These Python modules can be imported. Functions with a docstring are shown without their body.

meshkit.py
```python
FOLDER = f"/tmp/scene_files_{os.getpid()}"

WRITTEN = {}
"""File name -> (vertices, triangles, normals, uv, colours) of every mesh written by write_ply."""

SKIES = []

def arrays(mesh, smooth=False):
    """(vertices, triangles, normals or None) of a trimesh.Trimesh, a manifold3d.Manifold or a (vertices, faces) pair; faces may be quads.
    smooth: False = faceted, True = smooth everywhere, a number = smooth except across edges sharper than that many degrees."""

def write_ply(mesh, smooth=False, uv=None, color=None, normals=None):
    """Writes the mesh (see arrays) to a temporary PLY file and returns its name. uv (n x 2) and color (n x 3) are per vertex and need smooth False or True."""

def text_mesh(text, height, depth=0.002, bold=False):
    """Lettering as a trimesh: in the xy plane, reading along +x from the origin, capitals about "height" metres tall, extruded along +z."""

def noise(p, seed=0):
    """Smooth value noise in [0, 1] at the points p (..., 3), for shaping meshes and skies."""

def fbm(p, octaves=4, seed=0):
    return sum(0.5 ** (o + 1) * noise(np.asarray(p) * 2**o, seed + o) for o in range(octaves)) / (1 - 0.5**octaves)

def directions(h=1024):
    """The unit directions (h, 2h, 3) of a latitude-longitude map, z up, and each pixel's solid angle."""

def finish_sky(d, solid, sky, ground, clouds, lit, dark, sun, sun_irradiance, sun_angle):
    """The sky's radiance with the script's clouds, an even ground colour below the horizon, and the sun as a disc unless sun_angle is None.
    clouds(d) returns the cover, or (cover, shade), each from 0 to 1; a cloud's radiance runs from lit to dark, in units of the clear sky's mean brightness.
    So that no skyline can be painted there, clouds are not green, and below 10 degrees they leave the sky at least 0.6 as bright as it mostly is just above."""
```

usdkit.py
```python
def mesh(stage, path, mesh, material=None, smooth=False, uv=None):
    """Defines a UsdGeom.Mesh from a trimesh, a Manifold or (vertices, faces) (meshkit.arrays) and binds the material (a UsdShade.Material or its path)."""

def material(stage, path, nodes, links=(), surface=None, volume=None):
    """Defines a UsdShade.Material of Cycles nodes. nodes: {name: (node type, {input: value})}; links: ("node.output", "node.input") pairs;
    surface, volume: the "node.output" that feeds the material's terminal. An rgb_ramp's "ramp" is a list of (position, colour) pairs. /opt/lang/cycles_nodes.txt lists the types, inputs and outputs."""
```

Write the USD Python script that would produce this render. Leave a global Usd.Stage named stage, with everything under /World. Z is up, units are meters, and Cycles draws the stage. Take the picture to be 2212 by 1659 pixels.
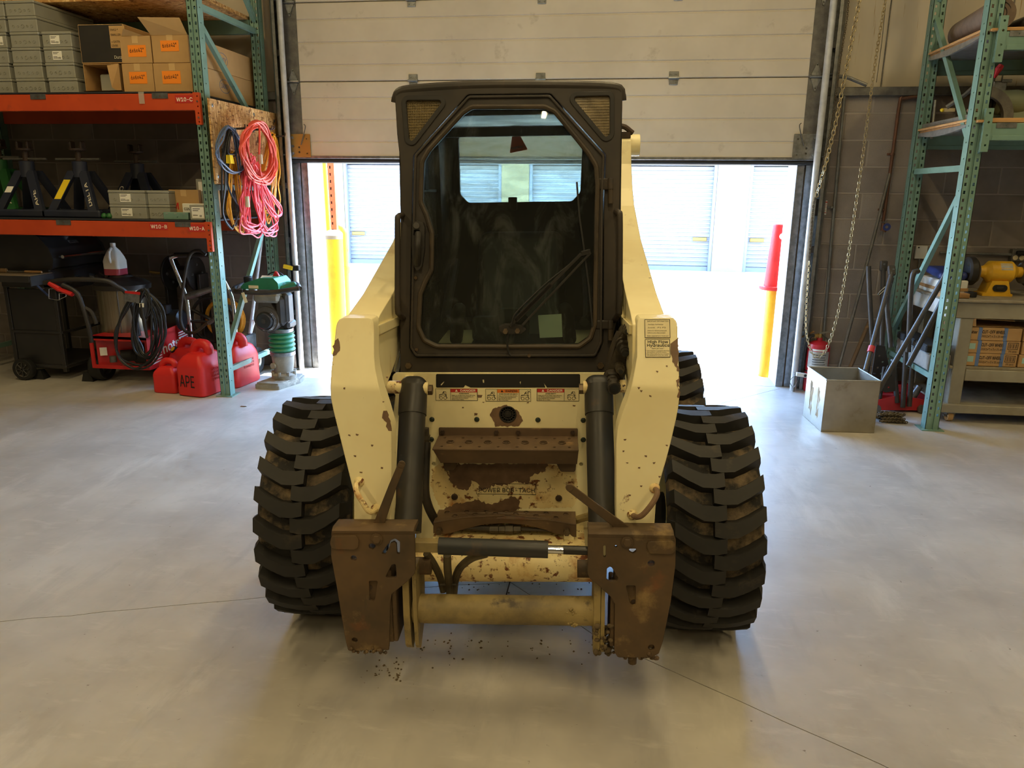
import math, random
import numpy as np, trimesh, usdkit, meshkit
import manifold3d as m3
from shapely.geometry import Polygon, LineString, Point, box as sbox
from shapely.ops import unary_union
from pxr import Usd, UsdGeom, UsdLux, UsdShade, Gf, Sdf, Vt

stage = Usd.Stage.CreateInMemory()
UsdGeom.SetStageUpAxis(stage, 'Z'); UsdGeom.SetStageMetersPerUnit(stage, 1.0)
world = UsdGeom.Xform.Define(stage, '/World'); stage.SetDefaultPrim(world.GetPrim())
UsdGeom.Scope.Define(stage, '/World/Looks')

# ------------------------------------------------------------------ camera, sky, sun, ceiling lamps, exposure
EXPOSURE = 0.10
CAM_F, CAM_H = 1620.0, 1.61                       # focal length in pixels of the 2212 px frame, eye height
PITCH, ROLL, YAW = np.radians([14.37, 0.555, -7.60])
_cp, _sp = math.cos(PITCH), math.sin(PITCH)
FWD = np.array([math.sin(YAW)*_cp, math.cos(YAW)*_cp, -_sp])
_r0 = np.array([math.cos(YAW), -math.sin(YAW), 0]); _u0 = np.cross(_r0, FWD)
RGT = _r0*math.cos(ROLL) + _u0*math.sin(ROLL); UPV = np.cross(RGT, FWD)
EYE = np.array([0, 0, CAM_H])
cam = UsdGeom.Camera.Define(stage, '/World/camera')
cam.CreateHorizontalApertureAttr(36.0); cam.CreateVerticalApertureAttr(27.0)
cam.CreateFocalLengthAttr(36.0*CAM_F/2212)
cam.CreateClippingRangeAttr(Gf.Vec2f(0.05, 400)); cam.CreateExposureAttr(EXPOSURE)
_m = np.eye(4); _m[0, :3] = RGT; _m[1, :3] = UPV; _m[2, :3] = -FWD; _m[3, :3] = EYE
cam.AddTransformOp().Set(Gf.Matrix4d(_m.tolist()))

SUN_EL, SUN_AZ = math.radians(68), math.radians(58)     # height, and turn from +y towards +x
dome = UsdLux.DomeLight.Define(stage, '/World/sky_light')
sky = usdkit.material(stage, '/World/Looks/sky', {
    'sky': ('sky_texture', {'sky_type': 'hosek_wilkie', 'sun_direction': (math.cos(SUN_EL)*math.sin(SUN_AZ), math.cos(SUN_EL)*math.cos(SUN_AZ), math.sin(SUN_EL)), 'turbidity': 2.2, 'ground_albedo': 0.4}),
    "bg": ("background_shader", {"strength": 104.0})}, [('sky.color', 'bg.color')], surface='bg.background')
dome.CreateIntensityAttr(1.0)
UsdShade.MaterialBindingAPI.Apply(dome.GetPrim()).Bind(sky)
sun = UsdLux.DistantLight.Define(stage, '/World/sun')
sun.CreateIntensityAttr(90000.0); sun.CreateAngleAttr(0.6); sun.CreateColorAttr(Gf.Vec3f(1.0, 0.95, 0.87))
sun.AddRotateZOp().Set(-math.degrees(SUN_AZ)); sun.AddRotateXOp().Set(-(90 - math.degrees(SUN_EL)) + 0.0)
# (a distant light shines along its -z: first tipped from overhead away from +y, then turned)
sun.ClearXformOpOrder()
_d = -np.array([math.cos(SUN_EL)*math.sin(SUN_AZ), math.cos(SUN_EL)*math.cos(SUN_AZ), math.sin(SUN_EL)])
_z = -_d; _x = np.cross([0, 0, 1.0], _z); _x /= np.linalg.norm(_x); _y = np.cross(_z, _x)
_m = np.eye(4); _m[0, :3], _m[1, :3], _m[2, :3] = _x, _y, _z; _m[3, :3] = [4, 8, 30]
sun.AddTransformOp().Set(Gf.Matrix4d(_m.tolist()))
LAMP_POWER, LAMP_COLOR = 112.0, (1.0, 0.78, 0.40)
LAMPS = [(x, y) for x in (-3.6, 0.15, 3.9) for y in (-4.2, -0.3, 3.5)]     # twin-tube strip lamps under the roof
LAMP_Z = 4.9
for _i, (_lx, _ly) in enumerate(LAMPS):
    _l = UsdLux.RectLight.Define(stage, f'/World/strip_light_{_i:03d}')
    _l.CreateWidthAttr(0.05); _l.CreateHeightAttr(2.4); _l.CreateIntensityAttr(LAMP_POWER*(1.35 if _ly > 3 else 1.3 if _ly > -1 else 1.15)); _l.CreateColorAttr(Gf.Vec3f(*LAMP_COLOR))
    _l.AddTranslateOp().Set(Gf.Vec3d(_lx, _ly, LAMP_Z))

# ------------------------------------------------------------------ helpers
def _ray(px, py): return FWD + RGT*(px - 1106)/CAM_F - UPV*(py - 829.5)/CAM_F
def W(px, py, x=None, y=None, z=None):
    """the point of the place on the plane x, y or z = const that the photograph shows at this pixel (measuring aid)"""
    d = _ray(px, py)
    t = x/d[0] if x is not None else y/d[1] if y is not None else (z - CAM_H)/d[2]
    return EYE + d*t
MH, MR = math.radians(-4.4), math.radians(1.2)          # loader: heading and lean
MY = np.array([math.sin(MH), math.cos(MH), 0]); MX = np.array([math.cos(MH), -math.sin(MH), 0])*math.cos(MR) + np.array([0, 0, math.sin(MR)])
MZ = np.cross(MX, MY); MO = np.array([-.333, 2.56, 0]) + .12*MY
def mp(px, py, y):
    """as W, in the loader's own frame on its plane y = const: (x, y, z)"""
    d = _ray(px, py); p = EYE + d*(np.dot(MO + MY*y - EYE, MY)/np.dot(d, MY)) - MO
    return np.array([p @ MX, y, p @ MZ])
def mxz(pts, y): return [(p[0], p[2]) for p in (mp(a, b, y) for a, b in pts)]

def lin(c): return tuple(((v/255)/12.92 if v/255 < .04045 else ((v/255 + .055)/1.055)**2.4) for v in c)
rng = random.Random(7)
def cat(ms):
    vs, fs, n = [], [], 0
    for q in ms:
        v, f, _ = meshkit.arrays(q); vs.append(v); fs.append(f + n); n += len(v)
    return trimesh.Trimesh(np.vstack(vs), np.vstack(fs), process=False)
def cb(x0, x1, y0, y1, z0, z1, c=.003):
    """box with chamfered edges"""
    x0, x1 = min(x0, x1), max(x0, x1); y0, y1 = min(y0, y1), max(y0, y1); z0, z1 = min(z0, z1), max(z0, z1)
    c = min(c, (x1-x0)*.45, (y1-y0)*.45, (z1-z0)*.45); p = []
    for x, sx in ((x0, 1), (x1, -1)):
        for y, sy in ((y0, 1), (y1, -1)):
            for z, sz in ((z0, 1), (z1, -1)):
                p += [(x+sx*c, y+sy*c, z), (x+sx*c, y, z+sz*c), (x, y+sy*c, z+sz*c)]
    return trimesh.Trimesh(*meshkit.arrays(m3.Manifold.hull_points(np.array(p, np.float64)))[:2], process=False)
def hull(pts): return trimesh.Trimesh(*meshkit.arrays(m3.Manifold.hull_points(np.array(pts, np.float64)))[:2], process=False)
def rnd(pts, r=.01, holes=(), hr=None):
    g = Polygon(pts).buffer(0)
    if r: g = g.buffer(-r, quad_segs=4).buffer(2*r, quad_segs=4).buffer(-r, quad_segs=4)
    for h in holes: g = g.difference(h if hasattr(h, 'area') else rnd(h, hr if hr is not None else r))
    return g
def disc(x, y, r, n=4): return Point(x, y).buffer(r, quad_segs=n)
def ext(g, a0, a1, axis='y'):
    """polygon(s) extruded: axis y: (x,z) outline from y=a0 to a1; x: (y,z); z: (x,y)"""
    gs = [q for q in getattr(g, 'geoms', [g]) if q.area > 1e-9]
    q = cat([trimesh.creation.extrude_polygon(s, abs(a1-a0), engine='earcut') for s in gs])
    v = np.array(q.vertices); f = np.array(q.faces); lo = min(a0, a1)
    if axis == 'y': v = np.stack([v[:, 0], lo + (abs(a1-a0) - v[:, 2]), v[:, 1]], 1)
    elif axis == 'x': v = np.stack([lo + v[:, 2], v[:, 0], v[:, 1]], 1)
    else: v = v + [0, 0, lo]
    return trimesh.Trimesh(v, f, process=False)
def spline(P, k=6, closed=False):
    P = np.asarray(P, float); n = len(P); out = []
    if n < 3: return P
    for i in range(n if closed else n-1):
        if closed: a, b, c, d = P[(i-1) % n], P[i], P[(i+1) % n], P[(i+2) % n]
        else: b, c = P[i], P[i+1]; a = P[i-1] if i else 2*b - c; d = P[i+2] if i+2 < n else 2*c - b
        for t in np.arange(k)/k:
            out.append(.5*((2*b) + (c-a)*t + (2*a-5*b+4*c-d)*t*t + (3*b-a-3*c+d)*t**3))
    if not closed: out.append(P[-1])
    return np.array(out)
def tube(P, r, n=8, k=0, closed=False, flat=None):
    """round bar along a path; k: spline steps; flat: squash factor across"""
    P = spline(P, k, closed) if k else np.asarray(P, float)
    N = len(P); r = np.broadcast_to(r, (N,)) if np.ndim(r) == 0 or len(r) == N else np.interp(np.linspace(0, 1, N), np.linspace(0, 1, len(r)), r)
    t = np.roll(P, -1, 0) - np.roll(P, 1, 0) if closed else np.gradient(P, axis=0)
    t /= np.linalg.norm(t, axis=1, keepdims=True) + 1e-12
    a = np.cross(t[0], [0, 0, 1.0] if abs(t[0][2]) < .9 else [1.0, 0, 0]); a /= np.linalg.norm(a); A = [a]
    for i in range(1, N):
        a = A[-1] - t[i]*np.dot(A[-1], t[i]); a /= np.linalg.norm(a) + 1e-12; A.append(a)
    A = np.array(A); B = np.cross(t, A); an = np.arange(n)*2*np.pi/n
    v = (P[:, None] + r[:, None, None]*(np.cos(an)[None, :, None]*A[:, None] + (flat or 1)*np.sin(an)[None, :, None]*B[:, None])).reshape(-1, 3)
    f = []
    for i in range(N if closed else N-1):
        j = (i+1) % N
        for s in range(n):
            s2 = (s+1) % n; f += [(i*n+s, j*n+s, j*n+s2), (i*n+s, j*n+s2, i*n+s2)]
    if not closed:
        v = np.vstack([v, P[0], P[-1]]); c0, c1 = len(v)-2, len(v)-1
        for s in range(n): f += [(c0, s, (s+1) % n), (c1, (N-1)*n+(s+1) % n, (N-1)*n+s)]
    q = trimesh.Trimesh(v, np.array(f)[:, ::-1], process=False)
    return q
def cyl(a, b, r, n=16, r2=None): return tube([a, b], [r, r2 if r2 is not None else r], n)
def lathe(prof, n=24, axis='z', at=(0, 0, 0)):
    """profile (r, h) turned about an axis through at"""
    prof = np.array(prof, float); an = np.arange(n)*2*np.pi/n; N = len(prof)
    v = np.stack([prof[:, None, 0]*np.cos(an), prof[:, None, 0]*np.sin(an), np.repeat(prof[:, None, 1], n, 1)], -1).reshape(-1, 3)
    f = []
    for i in range(N-1):
        for s in range(n):
            s2 = (s+1) % n; a, b, c, d = i*n+s, i*n+s2, (i+1)*n+s2, (i+1)*n+s
            if prof[i, 0] > 1e-9: f.append((a, b, c))
            if prof[i+1, 0] > 1e-9: f.append((a, c, d))
    if axis == 'y': v = v[:, [0, 2, 1]]*[1, -1, 1]
    elif axis == 'x': v = v[:, [2, 0, 1]]
    q = trimesh.Trimesh(v + np.array(at), np.array(f), process=False)
    return q
def loft(rings, cap=True, closed=False):
    R = [np.asarray(r, float) for r in rings]; n, N = len(R[0]), len(R); v = np.vstack(R); f = []
    for i in range(N if closed else N-1):
        j = (i+1) % N
        for s in range(n):
            s2 = (s+1) % n; f += [(i*n+s, i*n+s2, j*n+s2), (i*n+s, j*n+s2, j*n+s)]
    if cap and not closed:
        for s in range(1, n-1): f += [(0, s+1, s), ((N-1)*n, (N-1)*n+s, (N-1)*n+s+1)]
    q = trimesh.Trimesh(v, np.array(f), process=False)
    if q.volume < 0: q.invert()
    return q
def mv(q, t=(0, 0, 0), rz=0, rx=0, ry=0, s=1):
    v, f, _ = meshkit.arrays(q); v = v*np.asarray(s)
    for a, (i, j) in ((rx, (1, 2)), (ry, (2, 0)), (rz, (0, 1))):
        if a:
            c, d = math.cos(a), math.sin(a); w = v.copy(); w[:, i] = v[:, i]*c - v[:, j]*d; w[:, j] = v[:, i]*d + v[:, j]*c; v = w
    return trimesh.Trimesh(v + np.asarray(t), f, process=False)
def frame(q, o, X, Y=None, Z=None):
    """mesh into a frame: axes X, Y, Z at o"""
    X = np.array(X, float); X /= np.linalg.norm(X)
    if Z is None: Y = np.array(Y, float); Z = np.cross(X, Y); Z /= np.linalg.norm(Z); Y = np.cross(Z, X)
    else: Z = np.array(Z, float); Y = np.cross(Z, X); Y /= np.linalg.norm(Y); Z = np.cross(X, Y)
    v, f, _ = meshkit.arrays(q)
    return trimesh.Trimesh(v @ np.array([X, Y, Z]) + np.asarray(o), f, process=False)
def text(s, h, o, X=(1, 0, 0), Y=(0, 0, 1), d=.0006, bold=False, center=False, width=None):
    q = meshkit.text_mesh(s, h, d, bold); v = np.array(q.vertices)
    if width: v[:, 0] *= width/np.ptp(v[:, 0])
    if center: v[:, 0] -= (v[:, 0].min() + v[:, 0].max())/2
    return frame(trimesh.Trimesh(v, q.faces, process=False), o, X, Y)

_used = {}
def path_for(name, parent=None):
    base = str(parent.GetPath()) if parent is not None else '/World'
    k = (base, name); n = _used.get(k, 0); _used[k] = n + 1
    return f'{base}/{name}' + (f'_{n:03d}' if n else '')
def keys(prim, label=None, cat_=None, group=None, kind=None):
    for k, v in (('label', label), ('category', cat_), ('group', group), ('kind', kind)):
        if v: prim.SetCustomDataByKey(k, v)
    return prim
def obj(name, q, mat, parent=None, label=None, cat_=None, group=None, kind=None, smooth=32):
    if isinstance(q, (list, tuple)) and len(q) and not isinstance(q[0], np.ndarray): q = cat(q)
    p = usdkit.mesh(stage, path_for(name, parent), q, M[mat], smooth=smooth).GetPrim()
    p.GetAttribute('doubleSided').Set(True)
    return keys(p, label, cat_, group, kind)
def thing(name, label, cat_, loc=(0, 0, 0), rz=0, group=None, kind=None, parent=None):
    x = UsdGeom.Xform.Define(stage, path_for(name, parent)); x.AddTranslateOp().Set(Gf.Vec3d(*map(float, loc))); x.AddRotateZOp().Set(math.degrees(rz))
    return keys(x.GetPrim(), label, cat_, group, kind)
def copy(src, label, loc, rz=0, group=None, sc=None):
    was = src.GetCustomData()
    x = UsdGeom.Xform.Define(stage, path_for(src.GetName()))
    x.GetPrim().GetReferences().AddInternalReference(src.GetPath()); x.GetPrim().SetInstanceable(True)
    x.ClearXformOpOrder()
    mt = Gf.Matrix4d().SetRotate(Gf.Rotation(Gf.Vec3d(0, 0, 1), math.degrees(rz))); mt.SetTranslateOnly(Gf.Vec3d(*map(float, loc)))
    if sc: mt = Gf.Matrix4d().SetScale(Gf.Vec3d(*sc))*mt
    x.AddTransformOp(opSuffix='place').Set(mt)
    return keys(x.GetPrim(), label, was.get('category'), group or was.get('group'))

# ------------------------------------------------------------------ materials
M = {}
def mat(name, c, c2=None, vs=6.0, vlo=.35, vhi=.65, rough=.5, rough2=None, metal=0.0, spots=(), bump=0.0, bs=30.0, bd=.004, spec=.5, coat=0.0, stretch=(1, 1, 1), trans=0.0, emit=None, alpha=1.0, sheen=0):
    """a painted / cast / woven surface: two colours mixed by noise, spots=(colour, scale, lo, hi[, stretch]) of wear over them, fine bump"""
    n, l = {'tc': ('texture_coordinate', {}), 'mp': ('mapping', {'scale': stretch}), 'p': ('principled_bsdf', dict(roughness=rough, metallic=metal, specular_ior_level=spec, coat_weight=coat, transmission_weight=trans, alpha=alpha))}, [('tc.object', 'mp.vector')]
    n['col'] = ('color', {'value': lin(c)}); last = 'col.color'
    if c2 is not None:
        n['nz'] = ('noise_texture', {'scale': vs, 'detail': 5.0, 'roughness': .6}); l.append(('mp.vector', 'nz.vector'))
        n['rp'] = ('rgb_ramp', {'ramp': [(vlo, lin(c)), (vhi, lin(c2))]}); l.append(('nz.fac', 'rp.fac')); last = 'rp.color'
    for i, s in enumerate(spots):
        n[f's{i}'] = ('noise_texture', {'scale': s[1], 'detail': 6.0, 'roughness': .62}); n[f'm{i}'] = ('mapping', {'scale': s[4] if len(s) > 4 else (1, 1, 1), 'location': (i*3.1, i*1.7, i*.9)})
        n[f'r{i}'] = ('rgb_ramp', {'ramp': [(s[2], (0, 0, 0)), (s[3], (1, 1, 1))]}); n[f'x{i}'] = ('mix_color', {'b': lin(s[0])})
        l += [('tc.object', f'm{i}.vector'), (f'm{i}.vector', f's{i}.vector'), (f's{i}.fac', f'r{i}.fac'), (f'r{i}.color', f'x{i}.fac'), (last, f'x{i}.a')]; last = f'x{i}.result'
    l.append((last, 'p.base_color'))
    if rough2 is not None:
        n['rn'] = ('noise_texture', {'scale': vs*1.7, 'detail': 4.0}); n['rr'] = ('map_range', {'from_min': .35, 'from_max': .65, 'to_min': rough, 'to_max': rough2, 'clamp': True})
        l += [('mp.vector', 'rn.vector'), ('rn.fac', 'rr.value'), ('rr.result', 'p.roughness')]
    if bump:
        n['bn'] = ('noise_texture', {'scale': bs, 'detail': 5.0, 'roughness': .6}); n['bp'] = ('bump', {'strength': bump, 'distance': bd})
        l += [('mp.vector', 'bn.vector'), ('bn.fac', 'bp.height'), ('bp.normal', 'p.normal')]
    if emit: n['p'][1].update(emission_color=lin(emit[0]), emission_strength=emit[1])
    M[name] = usdkit.material(stage, f'/World/Looks/{name}', n, l, surface='p.BSDF')
RUST, DARKRUST = (96, 58, 34), (62, 44, 32)
# the place
mat('concrete_floor', (180, 175, 166), (158, 153, 145), vs=1.6, rough=.34, rough2=.5, spots=[((198, 194, 186), 3.1, .56, .80, (1, .35, 1)), ((152, 146, 136), 5.0, .58, .85), ((112, 104, 94), 38.0, .69, .75), ((152, 148, 142), 7.0, .54, .84, (1.0, .22, 1)), ((188, 183, 174), 12.0, .58, .86, (.5, 1.4, 1))], bump=.12, bs=60, bd=.002)
mat('joint_dirt', (78, 68, 56), rough=.95)
mat('outdoor_concrete', (196, 192, 182), (178, 174, 164), vs=3, rough=.85)
mat('block', (142, 132, 124), (124, 115, 108), vs=3, rough=.9, bump=.5, bs=110, bd=.003)
mat('block_b', (132, 123, 116), (116, 107, 100), vs=4, rough=.92, bump=.5, bs=110, bd=.003)
mat('mortar', (150, 141, 132), rough=.95)
mat('wall_panel', (196, 186, 168), (182, 172, 152), vs=1.2, rough=.6, stretch=(2, 2, .4), spots=[((150, 120, 70), 7, .66, .72, (6, 6, .25))])
mat('ceiling_panel', (146, 142, 134), rough=.8)
mat('room_wall', (140, 134, 124), (128, 122, 113), vs=1.2, rough=.8)
mat('door_panel', (206, 198, 184), (194, 186, 172), vs=2.0, rough=.5, spots=[((160, 150, 134), 5, .62, .8), ((60, 54, 48), 22, .77, .79)])
mat('galv', (150, 152, 152), (118, 120, 120), vs=22, rough=.38, metal=.85)
mat('galv_dull', (122, 120, 114), (96, 94, 90), vs=14, rough=.55, metal=.6)
mat('white_pipe', (205, 208, 212), (180, 184, 190), vs=12, rough=.35, metal=.25)
mat('jamb_paint', (190, 180, 172), (176, 166, 158), vs=4, rough=.6)
mat('rubber_black', (22, 22, 23), rough=.6)
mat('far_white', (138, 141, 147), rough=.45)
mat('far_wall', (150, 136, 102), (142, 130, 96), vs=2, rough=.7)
mat('far_trim', (124, 130, 142), rough=.4)
mat('curb', (150, 134, 104), (140, 122, 94), vs=5, rough=.7, spots=[((140, 84, 40), 9, .62, .7)])
mat('brass', (170, 138, 74), rough=.4, metal=.6)
mat('yellow_paint', (228, 172, 22), (214, 158, 14), vs=8, rough=.45, spots=[((120, 90, 40), 30, .74, .77)])
mat('white_dome', (235, 233, 226), rough=.6)
mat('red_cone', (214, 40, 36), (198, 30, 28), vs=7, rough=.5)
mat('orange_paint', (206, 84, 36), (190, 72, 30), vs=6, rough=.5, spots=[((110, 50, 30), 18, .66, .72)])
mat('grey_panel', (170, 176, 178), rough=.5)

# ------------------------------------------------------------------ the setting
DY = 6.50                                                   # plane of the raised door and its tracks
XL, XR = -2.70, 1.43                                         # the opening
WY0, WY1 = 6.56, 6.86                                        # inner and outer face of the door wall
# floor: slabs parted by the saw cuts and cracks one can see
def wob(P, a=.012, seed=0, step=.12):
    P = np.array(P, float); r_ = np.random.default_rng(seed); out = [P[0]]
    for p, q in zip(P[:-1], P[1:]):
        k = max(2, int(np.linalg.norm(q-p)/step))
        for t in np.arange(1, k)/k: out.append(p + (q-p)*t + r_.normal(0, a, 2)*.5)
        out.append(q)
    return LineString(out)
cracks = [wob([(-9.5, .1), (-2.268, 2.267), (-1.348, 2.588), (-.383, 2.86)], .006, 1), wob([(-.383, 2.86), (.0, 2.50), (.227, 2.357), (.831, 1.979), (1.9, 1.2), (9.5, -4)], .006, 2),
          LineString([(-.383, 2.6), (-.383, 6.5)]), wob([(.72, 5.70), (.939, 5.954), (1.405, 6.415), (1.45, 6.46)], .002, 3), wob([(-2.70, 6.48), (-2.546, 6.3), (-2.2, 5.9)], .002, 4),
          LineString([(-9.5, 6.53), (9.5, 6.53)]), LineString([(-9.5, -3.2), (9.5, -3.2)])]
slab = sbox(-9, -9.5, 9, 6.86).difference(unary_union([c.buffer(.0018 if i_ < 5 and i_ != 2 else .0032, cap_style=2) for i_, c in enumerate(cracks)]))
fl = thing('floor', None, None, kind='structure')
for g in slab.geoms:
    if g.area > .01: obj('slab', ext(g, -.14, 0, 'z'), 'concrete_floor', fl, smooth=False)
obj('joint_bed', ext(sbox(-9, -9.5, 9, 6.86), -.2, -.012 - .13, 'z'), 'joint_dirt', fl, smooth=False)
obj('joint_filler', [ext(c.buffer(.006, cap_style=2), -.10, -.004, 'z') for c in cracks], 'joint_dirt', fl, smooth=False)

# door wall: masonry below, painted sheet above, a steel ledge between; blocks are laid one by one where they show
LEDGE = 2.36
wl = thing('wall_back', None, None, kind='structure')
BH, BL, J = .2032, .4064, .010
for (xa, xb, off) in ((XR + .02, 4.9, 0.1), (-6.3, XL - .02, .05)):
    row = 0; z = 0.0
    while z < LEDGE - .05:
        x = xa - ((row % 2)*.5*BL + off) % BL
        while x < xb:
            a, b = max(x + J/2, xa), min(x + BL - J/2, xb)
            if b - a > .03:
                obj('block', mv(cb(a, b, WY0 + rng.uniform(0, .002), WY0 + .08, z + J/2, min(z + BH - J/2, LEDGE - .004), .004)), rng.choice(['block', 'block_b']), wl, smooth=False)
            x += BL
        z += BH; row += 1
obj('mortar_bed', [cb(XR + .02, 4.9, WY0 + .004, WY1 - .1, 0, LEDGE, .001), cb(-6.3, XL - .02, WY0 + .004, WY1 - .1, 0, LEDGE, .001)], 'mortar', wl, smooth=False)
obj('wall_core', [cb(XR + .012, 9, WY0 + .09, WY1, -.1, LEDGE, .001), cb(4.9, 9, WY0, WY1, -.1, LEDGE, .001), cb(-9, XL - .012, WY0 + .09, WY1, -.1, LEDGE, .001), cb(-9, -6.3, WY0, WY1, -.1, LEDGE, .001)], 'block', wl, smooth=False)
obj('sheet_and_added_parapet', [cb(XR + .01, 9, WY0 + .07, WY1, LEDGE, 5.6, .001), cb(-9, XL - .01, WY0 + .07, WY1, LEDGE, 5.6, .001), cb(XL - .01, XR + .01, WY0 + .1, WY1, 3.95, 5.6, .001), cb(-14, 14, WY0 + .12, WY1 + .02, 5.6, 8.2, .001), cb(-14, -9, WY0 + .12, WY1, -.1, 8.2, .001), cb(9, 14, WY0 + .12, WY1, -.1, 8.2, .001)], 'wall_panel', wl, smooth=False)  # part above the roof is an added unseen parapet shading yard and far facade
obj('ledge_angle', [cb(XR + .12, 6, WY0 - .04, WY0 + .08, LEDGE, LEDGE + .065, .004), cb(-6.5, XL - .16, WY0 - .04, WY0 + .08, LEDGE, LEDGE + .065, .004)], 'galv_dull', wl, smooth=False)
obj('sheet_seam', [cb(x - .004, x + .004, WY0 + .062, WY0 + .072, LEDGE + .07, 5.5, .001) for x in (2.02, 2.9, 3.8, 4.7)], 'galv_dull', wl, smooth=False)
jm = thing('trim_1', None, None, kind='structure')
obj('jamb', [cb(XL - .02, XL, WY0 - .02, WY1 + .01, -.02, 4.0, .004), cb(XR, XR + .02, WY0 - .02, WY1 + .01, -.02, 4.0, .004)], 'jamb_paint', jm, smooth=False)
obj('corner_angle', [cb(XL - .055, XL + .004, WY0 - .03, WY0 - .02, -.01, 4.0, .002), cb(XL - .155, XL - .065, WY0 - .025, WY0 - .018, -.01, 4.0, .002), cb(XR - .004, XR + .055, WY0 - .03, WY0 - .02, -.01, 4.0, .002), cb(XR + .065, XR + .155, WY0 - .025, WY0 - .018, -.01, 4.0, .002)], 'galv', jm, smooth=False)
obj('wall_left', cb(-9.2, -9, -9.5, 6.86, -.1, 5.7), 'room_wall', kind='structure', smooth=False)
obj('wall_right', cb(9, 9.2, -9.5, 6.86, -.1, 5.7), 'room_wall', kind='structure', smooth=False)
obj('wall_front', cb(-9.2, 9.2, -9.7, -9.5, -.1, 5.7), 'room_wall', kind='structure', smooth=False)
obj('ceiling', cb(-9.2, 9.2, -9.7, 6.9, 5.6, 5.75), 'ceiling_panel', kind='structure', smooth=False)

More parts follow.
